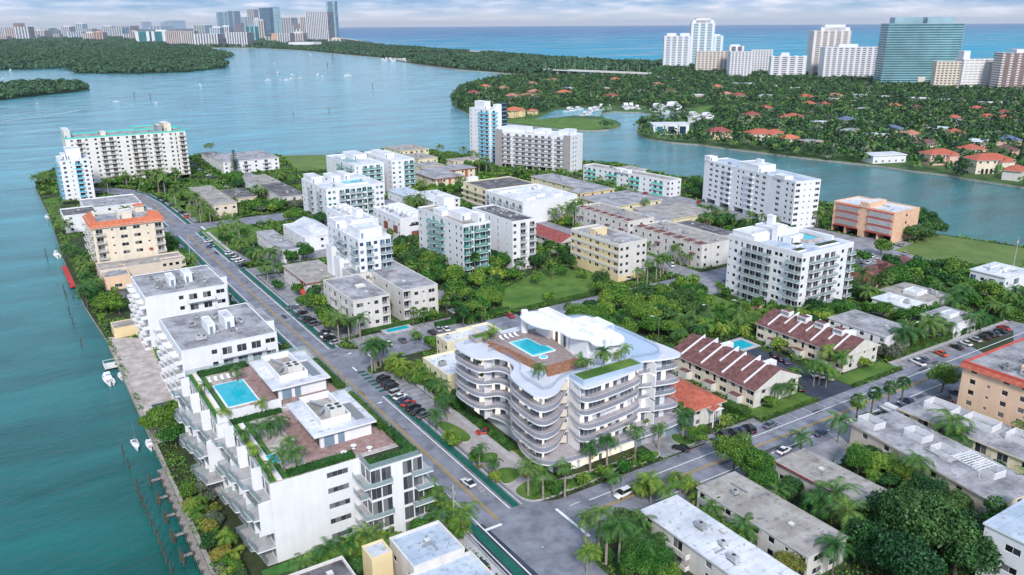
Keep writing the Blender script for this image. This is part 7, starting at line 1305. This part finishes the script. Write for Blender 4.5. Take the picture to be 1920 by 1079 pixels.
def car_meshes(kind, col):
    if (kind, col) in CM: return CM[kind, col]
    Lc, hw, H_, bel = CT[kind]; f, r = Lc / 2, -Lc / 2; paint = 'car_' + col; b = MB()
    loft(b, [(f, hw * .72, .35, bel * .72, .1), (f - .25, hw * .95, .22, bel * .86, .12), (f - 1.1, hw, .2, bel * 1.02, .12), (f - 1.5, hw, .2, bel * 1.08, .1), (r + .8, hw, .2, bel * 1.12, .1), (r + .15, hw * .95, .24, bel * 1.05, .12), (r, hw * .8, .38, bel * .9, .1)], paint)
    xs = {'sedan': (f - 1.35, f - 2.05, r + 1.35, r + .55), 'suv': (f - 1.2, f - 1.8, r + .5, r + .2), 'van': (f - .7, f - 1.5, r + .1, r + .04), 'pickup': (f - 1.4, f - 2.0, r + 2.2, r + 1.9), 'sport': (f - 1.35, f - 2.15, r + 1.7, r + .5)}[kind]
    g = MB(); zb = bel * 1.03; loft(g, [(xs[0], hw * .86, zb, zb + .03, .05), (xs[1], hw * .88, zb, H_ - .05, .2), (xs[2], hw * .88, zb, H_ - .05, .2), (xs[3], hw * .84, zb, zb + (.05 if kind != 'van' else .9), .05)], 'car_glass' if kind != 'van' else paint)
    rf = MB(); rf.box(xs[2] - .05, xs[1] - .1, -hw * .66, hw * .66, H_ - .06, H_, paint)
    if kind == 'van': g2 = MB().box(xs[1] - 1.2, xs[1] - .3, -hw * .9, hw * .9, 1.25, 1.75, 'car_glass'); rf.v += []; 
    if kind == 'pickup': rf.box(r + .25, r + 1.8, -hw * .8, hw * .8, bel * 1.13, bel * 1.14, 'tyre')
    wh = MB().tube((0, -.11, 0), (0, .11, 0), .33, .33, 'tyre', 12); ri = MB().tube((0, -.125, 0), (0, .125, 0), .2, .2, 'rim', 8)
    hl = MB().box(-.12, .03, -.16, .16, -.07, .07, 'head_lamp'); tl = MB().box(-.03, .08, -.17, .17, -.06, .06, 'tail_lamp')
    CM[kind, col] = (b.mesh('body', True), g.mesh('windows'), rf.mesh('roof'), wh.mesh('wheel'), ri.mesh('rim'), hl.mesh('headlight'), tl.mesh('taillight')); return CM[kind, col]
def car(lab, e, n, rz, kind='sedan', col='black', z=.17, group=None):
    Lc, hw, H_, bel = CT[kind]; m = car_meshes(kind, col); t = thing('parked_car' if group else 'car', lab, 'car', (e, n, z), rz, group)
    near = math.hypot(e, n) < 300
    OB('body', m[0], t); OB('windows', m[1], t); OB('roof', m[2], t)
    for x in (Lc / 2 - .85, -Lc / 2 + .85):
        for y in (-hw + .08, hw - .08):
            w_ = OB('wheel', m[3], t, (x, y, .33)); 
            if near: OB('rim', m[4], w_)
    if near:
        for y in (-hw * .62, hw * .62): OB('headlight', m[5], t, (Lc / 2 - .08, y, bel * .66)); OB('taillight', m[6], t, (-Lc / 2 + .02, y, bel * .85))
def car_px(lab, x, y, rz, **k):
    a = P(x, y + 1, .4); car(lab, a[0], a[1], math.radians(rz), **k)
CN_ = {'black': 'black', 'white': 'white', 'silver': 'silver', 'grey': 'dark grey', 'blue': 'dark blue', 'red': 'red', 'bluegrey': 'blue grey', 'orange': 'orange red'}
def row(place, g, cars, rz):
    cnt = {}
    for q in cars:
        x, y, col, kind = (*q, 'sedan')[:4]; kind = kind or 'sedan'; key = (col, kind); cnt[key] = cnt.get(key, 0) + 1
    seen = {}
    for q in cars:
        x, y, col, kind = (*q, 'sedan')[:4]; key = (col, kind); seen[key] = seen.get(key, 0) + 1
        o = (ORD[seen[key] - 1] + ' ') if cnt[key] > 1 else 'only '
        car_px('%s%s %s %s' % (o, CN_[col], {'suv': 'suv', 'sedan': 'saloon', 'van': 'van', 'pickup': 'pickup', 'sport': 'coupe'}[kind], place), x, y, rz + vr.uniform(-2, 2), kind=kind, col=col, group=g)
row('counted from the junction, in the bay drive parking row', 'cars parked on the bay drive by the terraced building', [(719, 711, 'black', 'suv'), (727, 718, 'black'), (734, 725, 'black', 'suv'), (743, 737, 'silver', 'suv'), (751, 744, 'white'), (758, 751, 'blue'), (766, 757, 'red'), (775, 765, 'black', 'suv'), (784, 772, 'black'), (795, 779, 'grey')], 12)
row('counted inwards, parked before the beige courtyard wing', 'cars parked by the courtyard wings', [(548, 577, 'bluegrey'), (566, 587, 'black'), (572, 596, 'bluegrey'), (581, 601, 'black', 'suv'), (591, 608, 'grey', 'suv'), (609, 624, 'black'), (613, 630, 'white'), (618, 635, 'black', 'suv'), (630, 642, 'silver')], 10)
row('counted outwards, in the small lot by the palms', 'cars parked in the small palm lot', [(431, 475, 'white'), (438, 480, 'grey'), (443, 485, 'white', 'suv'), (450, 489, 'white'), (457, 497, 'black')], 20)
row('counted inland, in the courtyard block lot', 'cars parked along the second cross street', [(728, 644, 'white'), (755, 638, 'grey'), (781, 631, 'black', 'suv'), (810, 623, 'black'), (821, 618, 'silver'), (836, 617, 'white'), (853, 597, 'black'), (956, 592, 'red'), (976, 588, 'black')], 88)
row('beside the hedge by the long bench of cars', 'cars parked near the red tiled house', [(1346, 829, 'blue'), (1356, 821, 'black', 'van'), (1376, 813, 'black', 'suv'), (1391, 809, 'blue'), (1405, 805, 'black', 'suv')], 75)
row('in the townhouse forecourt, counted inland', 'cars in the townhouse forecourt', [(1451, 666, 'black', 'suv'), (1463, 672, 'black'), (1474, 678, 'blue'), (1499, 728, 'black', 'suv'), (1524, 701, 'white'), (1538, 704, 'white'), (1555, 708, 'silver')], 55)
row('in the upper row by the long hedge', 'cars parked in the upper cross street row', [(1720, 680, 'white', 'pickup'), (1731, 675, 'bluegrey'), (1764, 663, 'orange'), (1794, 651, 'black'), (1810, 644, 'white'), (1828, 637, 'silver'), (1845, 632, 'black'), (1854, 628, 'black', 'suv'), (1866, 626, 'grey'), (1876, 621, 'black'), (1882, 615, 'red')], 80)
row('by the yellow walk up, counted inland', 'cars parked by the yellow walk up', [(1605, 792, 'white'), (1632, 783, 'black', 'suv'), (1654, 781, 'black', 'suv'), (1666, 769, 'white', 'van'), (1686, 761, 'bluegrey'), (1702, 752, 'blue'), (1772, 747, 'grey'), (1793, 737, 'blue')], 82)
row('on the canal side street, counted inland', 'cars parked near the canal', [(1167, 352, 'white'), (1184, 356, 'white'), (1194, 357, 'white'), (1210, 362, 'red'), (1309, 371, 'black'), (1322, 375, 'blue'), (1310, 379, 'red'), (1327, 389, 'black'), (1362, 399, 'white'), (1417, 400, 'white'), (1404, 404, 'silver'), (1637, 480, 'white'), (1628, 492, 'white'), (1616, 496, 'bluegrey'), (1645, 488, 'white'), (1697, 475, 'silver')], 15)
row('in the lot of the turquoise edged slab', 'cars in the lot by the shore block', [(351, 303, 'white'), (356, 307, 'black'), (362, 311, 'silver'), (368, 314, 'blue'), (374, 318, 'white'), (380, 321, 'black'), (386, 324, 'silver'), (392, 328, 'white'), (398, 332, 'bluegrey'), (425, 350, 'white'), (431, 352, 'silver')], 30)
row('in the lot of the yellow banded block', 'cars near the yellow banded block', [(1177, 521, 'white', 'suv'), (1260, 497, 'white', 'suv')], 60)
row('under the trees beside the upper drive', 'cars beside the upper drive', [(302, 371, 'black'), (310, 377, 'black'), (322, 385, 'grey'), (342, 398, 'black'), (352, 406, 'orange'), (392, 452, 'white'), (396, 462, 'blue')], 15)
car_px('white sports coupe with red tail lights driving on the bay drive', 878, 905, 96, kind='sport', col='white'); car_px('bright red coupe under the edge of the terraced building', 908, 810, 160, kind='sport', col='red'); car_px('white suv crossing the double yellow line at the junction', 1168, 927, 185, kind='suv', col='white')
car_px('black saloon on the garage driveway of the terraced building', 1277, 841, 120, col='black'); car_px('dark saloon under the entrance corner palms', 991, 885, 30, col='black'); car_px('dark green saloon parked alone below the townhouse lawn', 1444, 797, 8, col='bluegrey'); car_px('black suv hidden beside the weathered grey roof', 1310, 925, 60, kind='suv', col='black'); car_px('blue car half hidden behind palms on the cross street', 1538, 812, 5, col='blue'); car_px('black suv parked in the bay by the pale blue roof', 900, 1062, 100, kind='suv', col='black'); car_px('white hatchback parked near the long tan roof', 1470, 845, 5, col='white')
# ---------------------------------------------------------------- poles, lamps, signs
def upole(lab, e, n, h=11, wires=True):
    t = thing('utility_pole', lab, 'utility pole', (e, n, .1)); MB().tube((0, 0, 0), (0, 0, h), .19, .13, 'concrete', 8).build('pole', t); MB().box(-1.1, 1.1, -.07, .07, h - .7, h - .55, 'wood_dock').build('cross_arm', t)
    MB().tube((-.45, 0, h - 2.8), (-.45, 0, h - 1.8), .24, .24, 'acgrey', 8).build('transformer', t); MB().tube((.4, 0, h - 2.6), (.4, 0, h - 1.9), .18, .18, 'acgrey', 8).build('transformer', t)
UP = [(67.6, 128.5), (67.4, 171), (67.4, 214), (67.4, 262), (67.2, 312), (67.2, 372), (67, 440)]
for i, (e, n) in enumerate(UP): upole('concrete utility pole on the bay side of the drive, %s from the junction' % ORD[i], e, n)
t = thing('overhead_wires', 'thin black power wires strung along the bay side poles', 'wires', (67.4, 128.5, 10.6))
for dx in (-.9, 0, .9):
    m = MB()
    for (a, b) in zip(UP, UP[1:]):
        for k in range(4): u, v = k / 4, (k + 1) / 4; f = lambda q: (a[0] + (b[0] - a[0]) * q + dx - 67.4, a[1] + (b[1] - a[1]) * q - 128.5, -4 * q * (1 - q) * .9); m.tube(f(u), f(v), .022, .022, 'darkmetal', 3, False)
    m.build('wire', t)
def slamp(lab, e, n, rz, h=8.5, m='metal'):
    t = thing('street_lamp', lab, 'street lamp', (e, n, .1), rz); MB().tube((0, 0, 0), (0, 0, h), .1, .07, m, 7).build('pole', t); MB().tube((0, 0, h), (2.2, 0, h + .5), .05, .04, m, 6).build('arm', t); MB().box(1.9, 2.9, -.16, .16, h + .42, h + .56, 'hero_white').build('lamp_head', t)
for i, (x, y, r_, lb) in enumerate(((700, 820, 0, 'beside the rooftop garden condo'), (645, 720, 0, 'by the rooftop pool condo'), (549, 620, 0, 'by the grey roofed pair'), (395, 500, 0, 'near the small palm lot'), (375, 482, 0, 'above the small palm lot'), (1212, 541, 3.1, 'at the wooded lot corner'), (1326, 616, 3.1, 'at the middle lawn edge'), (1386, 610, 2.4, 'by the low orange fence'), (1234, 642, 2.4, 'in the palms behind the new building'), (1704, 657, 0, 'before the row of tall coconut palms'), (418, 437, 0, 'on the triangular lawn'), (264, 372, 0, 'at the bend of the drive'))):
    a = P(x, y); slamp('street lamp with a pale flat head %s' % lb, a[0], a[1], r_)
for x, y, lb in ((1671, 456, 'tall wooden pole beside the waterfront lawn'), (1900, 500, 'tall wooden pole near the white modern villa')): a = P(x, y); upole(lb, a[0], a[1], 13)
a = P(1109, 1062); t = thing('stop_sign', 'red octagonal stop sign at the near corner garden', 'sign', (a[0], a[1], .1), -.75); MB().tube((0, 0, 0), (0, 0, 2.9), .04, .04, 'metal', 6).build('post', t)
o = MB(); o.face([(.42 * math.cos(math.pi / 8 + k * math.pi / 4), -.06, 2.5 + .42 * math.sin(math.pi / 8 + k * math.pi / 4)) for k in range(8)], 'redstripe'); o.face([(.42 * math.cos(math.pi / 8 - k * math.pi / 4), -.04, 2.5 + .42 * math.sin(math.pi / 8 - k * math.pi / 4)) for k in range(8)], 'metal'); sp = o.build('sign_plate', t)
fc = bpy.data.curves.new('sign_text', 'FONT'); fc.body = 'STOP'; fc.size = .3; fc.align_x = 'CENTER'; fc.extrude = .004; fc.materials.append(MATS['paint']); fo = bpy.data.objects.new('x', fc); C.objects.link(fo); _me = bpy.data.meshes.new_from_object(fo.evaluated_get(bpy.context.evaluated_depsgraph_get())); bpy.data.objects.remove(fo); fo = OB('lettering', _me); fo.parent = sp; fo.location = (0, -.075, 2.4); fo.rotation_euler = (math.pi / 2, 0, 0)
a = P(1790, 575); 
t = thing('fence', 'low orange plastic fence at the edge of the middle lawn', 'fence', (*P(1400, 580), .1), -.62); MB().box(0, 11, 0, .08, 0, 1.4, 'peach').build('panel', t); MB().box(-.1, .02, -.05, .12, 0, 1.5, 'wood_brown').build('post', t)
for i, (x, y) in enumerate(((1017, 1027), (912, 957), (664, 690), (540, 580))): a = P(x, y); t = thing('manhole_cover', '%s dark round manhole cover set in the asphalt, from the near end' % ORD[i], 'manhole cover', (a[0], a[1], .08)); MB().tube((0, 0, 0), (0, 0, .02), .38, .38, 'darkmetal', 14).build('cover', t); MB().tube((0, 0, .02), (0, 0, .024), .28, .28, 'acgrey', 14).build('plate', t)
# potted plants on the curved balconies
PT = [(988, 690, 18.2, 'upper'), (900, 685, 18.2, 'upper'), (904, 710, 14.8, 'middle'), (995, 800, 11.4, 'lower'), (1020, 785, 11.4, 'lower'), (1028, 783, 11.4, 'lower'), (1240, 685, 18.2, 'upper'), (1224, 710, 14.8, 'middle'), (986, 838, 4.5, 'podium'), (1002, 850, 4.5, 'podium'), (1212, 797, 4.5, 'podium'), (1171, 808, 4.5, 'podium'), (1131, 828, 4.5, 'podium')]
for i, (x, y, z, lv) in enumerate(PT):
    a = P(x, y, z); a = (min(max(a[0], 94), 134.5), max(a[1], 134.6)); t = thing('potted_plant', 'white pot with a green bush on a %s curved balcony' % lv, 'potted plant', (a[0], a[1], z), 0, 'potted plants on the curved balconies'); MB().tube((0, 0, 0), (0, 0, .75), .26, .36, 'hero_white', 10).build('pot', t); OB('foliage', CR['green', 1, i % 4], t, (0, 0, .35), 0, .24)
# ---------------------------------------------------------------- boats
def boat(lab, e, n, rz, Lb=7, kind='motor', group=None, hull='hero_white'):
    t = thing({'motor': 'motor_boat', 'yacht': 'yacht', 'sail': 'sailboat'}[kind], lab, {'motor': 'boat', 'yacht': 'yacht', 'sail': 'sailboat'}[kind], (e, n, ZW), rz, group); w = Lb * (.16 if kind != 'sail' else .14); m = MB(); rings = []; hgt = Lb * .13
    for x, f in ((-.5, .85), (-.3, 1), (0, 1), (.25, .78), (.4, .42), (.5, .03)):
        i = len(m.v); hw = w * f; zz = hgt * (1 + max(0, x) * .7); m.v += [(x * Lb, -hw, zz), (x * Lb * .94, -hw * .55, -.1), (x * Lb * .94, hw * .55, -.1), (x * Lb, hw, zz)]; rings.append(i)
    k = m.mi(hull)
    for a, b in zip(rings, rings[1:]):
        for j in range(3): m.f.append((a + j, a + j + 1, b + j + 1, b + j)); m.m.append(k)
        m.f.append((a, b, b + 3, a + 3)); m.m.append(k)
    m.f.append(tuple(rings[0] + j for j in (3, 2, 1, 0))); m.m.append(k); m.build('hull', t)
    if kind == 'sail':
        MB().tube((Lb * .1, 0, hgt), (Lb * .1, 0, hgt + Lb * 1.15), .06, .04, 'metal', 6).build('mast', t); MB().tube((Lb * .08, 0, hgt + .9), (-Lb * .35, 0, hgt + 1.0), .09, .07, 'bluegrey', 6).build('boom', t); MB().box(-Lb * .1, Lb * .22, -w * .5, w * .5, hgt * .9, hgt + .35, 'hero_white').build('cabin', t); MB().box(-Lb * .38, -Lb * .12, -w * .5, w * .5, hgt + .01, hgt + .06, 'wood_brown').build('cockpit', t)
    else:
        MB().box(-Lb * .12, Lb * .2, -w * .72, w * .72, hgt * .95, hgt + Lb * .1, 'hero_white').build('cabin', t); MB().box(-Lb * .10, Lb * .205, -w * .74, w * .74, hgt + Lb * .04, hgt + Lb * .075, 'car_glass').build('windscreen', t); MB().box(-Lb * .42, -Lb * .14, -w * .7, w * .7, hgt + .01, hgt + .06, 'terrace_stone').build('cockpit', t)
        if kind == 'yacht':
            for q in range(2): MB().box(-Lb * .25 + q * Lb * .05, Lb * .12 - q * Lb * .08, -w * .6, w * .6, hgt + Lb * (.1 + q * .05), hgt + Lb * (.145 + q * .05), 'hero_white', 'hero_white').box(-Lb * .2 + q * Lb * .05, Lb * .125 - q * Lb * .08, -w * .62, w * .62, hgt + Lb * (.115 + q * .05), hgt + Lb * (.13 + q * .05), 'car_glass').build('upper_deck', t)
        else: MB().box(-Lb * .1, Lb * .08, -w * .6, w * .6, hgt + Lb * .2, hgt + Lb * .22, 'hero_white').build('canopy', t); MB().tube((-Lb * .52, 0, hgt * .2), (-Lb * .52, 0, hgt + .4), .16, .18, 'darkmetal', 6).build('outboard_motor', t)
def boat_px(lab, x, y, rz, Lb, kind='motor', group=None): a = P(x, y, ZW); boat(lab, a[0], a[1], math.radians(rz), Lb, kind, group)
boat_px('white motor boat moored at the quay by the empty pool', 203, 716, 96, 8.5); boat_px('white boat with outboard moored by the red dock', 107, 482, 96, 8.5); boat_px('small white sailboat with bare mast by the spreading quay tree', 255, 838, -88, 6.0, 'sail'); boat_px('small white pontoon boat beside the moored motor boat', 227, 709, 96, 5.0); boat_px('small boat half hidden under the quay tree', 281, 838, 95, 5.5); boat_px('little white boat at the old timber landing', 88, 410, 96, 6)
for i, (x, y, L_) in enumerate(((217, 192, 9), (70, 196, 6), (375, 162, 12), (293, 194, 6), (502, 152, 14), (522, 138, 14), (547, 143, 15), (538, 151, 12), (563, 149, 14), (596, 142, 14), (604, 145, 10), (653, 143, 16), (5, 149, 12), (20, 133, 14), (526, 151, 8), (546, 148, 8), (515, 120, 12), (582, 103, 14))): boat_px('%s small pleasure boat on the open bay, counted outwards from the wake' % ORD[i], x, y, (i * 47) % 180, L_, group='pleasure boats on the open bay')
for i in range(44):
    r_ = random.Random(i); x = 716 + i * 3.1 + r_.uniform(-1, 1); y = 111 + i * .17 + r_.uniform(-1.2, 4); boat_px('white yacht berthed among many at the barrier marina', x, y, 70 + r_.uniform(-15, 15), r_.uniform(16, 30), 'yacht', 'yachts berthed at the barrier marina')
for i, (x, y, L_, rz) in enumerate(((1005, 0, 0, 0), (1070, 212, 22, 10), (1085, 209, 18, 10), (1108, 213, 22, 40), (1118, 210, 20, 5), (1127, 207, 24, 60), (1140, 206, 20, 60), (1172, 206, 26, 60), (1182, 205, 24, 60), (1193, 206, 18, 70), (1232, 208, 28, 20), (1240, 211, 30, 15), (1262, 214, 44, 22), (1300, 224, 26, 10), (1325, 228, 30, 15), (1100, 219, 20, 10), (1292, 233, 18, 0))):
    if L_: boat_px('white yacht in the peninsula inlet, %s counted along the moorings' % ORD[i - 1], x, y, rz, L_, 'yacht', 'yachts moored in the peninsula inlet')
a = P(775, 120, 1); b = P(850, 129, 1); dd = math.hypot(b[0] - a[0], b[1] - a[1]); t = thing('breakwater', 'long reddish breakwater pier of the barrier marina', 'pier', (a[0], a[1], ZW), math.atan2(b[1] - a[1], b[0] - a[0])); MB().box(0, dd, -3, 3, 0, 2.0, 'tile_maroon').build('deck', t); MB().box(0, dd, -3.4, -3.05, 0, 2.6, 'seawall').build('kerb', t)
for i, (x, y) in enumerate(((252, 183), (282, 187), (550, 219), (617, 212), (699, 166), (847, 212), (614, 126), (690, 109), (624, 110))): a = P(x, y, ZW); t = thing('channel_marker', 'slim channel marker post standing in the open bay', 'channel marker', (a[0], a[1], ZW), 0, 'channel markers in the bay'); s_ = max(1, math.hypot(*a) / 700); MB().tube((0, 0, -1), (0, 0, 4 * s_), .22 * s_, .2 * s_, 'piling', 6).build('pile', t); MB().box(-.5 * s_, .5 * s_, -.05, .05, 3 * s_, 4.2 * s_, 'greywall').build('board', t)
# boat wakes
for pts, w_ in (([(72, 195.5), (120, 192), (180, 186), (250, 180)], 1.6), ([(218, 192), (235, 194), (248, 198), (300, 200), (360, 201)], 1.4), ([(0, 219), (60, 211), (120, 206)], 4), ([(0, 228), (80, 219), (150, 207)], 6), ([(0, 250), (70, 247), (180, 240)], 5)):
    sheet('boat_wake', bandpoly([P(x, y, ZW) for x, y in pts], -w_ / 2, w_ / 2), ZW + .03, 'wake') if 'wake' in MATS else None

# road patches, oil marks and worn joints
M('patch_dark', (.07, .07, .085), .9, .3, .8); M('patch_light', (.27, .27, .30), .9, .3, .8)
_r = random.Random(3)
for i in range(34):
    if i % 2: e, n, a, b = _r.uniform(70.5, 83), _r.uniform(60, 420), _r.uniform(.5, 1.8), _r.uniform(1.5, 7)
    else: e, n, a, b = _r.uniform(92, 300), _r.uniform(112, 124), _r.uniform(1.5, 7), _r.uniform(.5, 1.6)
    sheet('asphalt_patch', chaikin(R4(e, e + a, n, n + b), 1), .160 + i * .0002, 'patch_dark' if i % 3 else 'patch_light')
# ---------------------------------------------------------------- the air between here and the far shore
hm_ = bpy.data.materials.new('haze'); hm_.use_nodes = True; _t = hm_.node_tree; _t.nodes.clear(); _o = _t.nodes.new('ShaderNodeOutputMaterial'); _v = _t.nodes.new('ShaderNodeVolumePrincipled')
_v.inputs['Color'].default_value = (.80, .87, 1.0, 1); _v.inputs['Density'].default_value = 2.1e-5; _v.inputs['Anisotropy'].default_value = 0.2; _t.links.new(_v.outputs[0], _o.inputs['Volume']); MATS['haze'] = hm_
stuff(MB().box(-61000, 61000, -61000, 61000, -6, 330, 'haze').build('haze'))
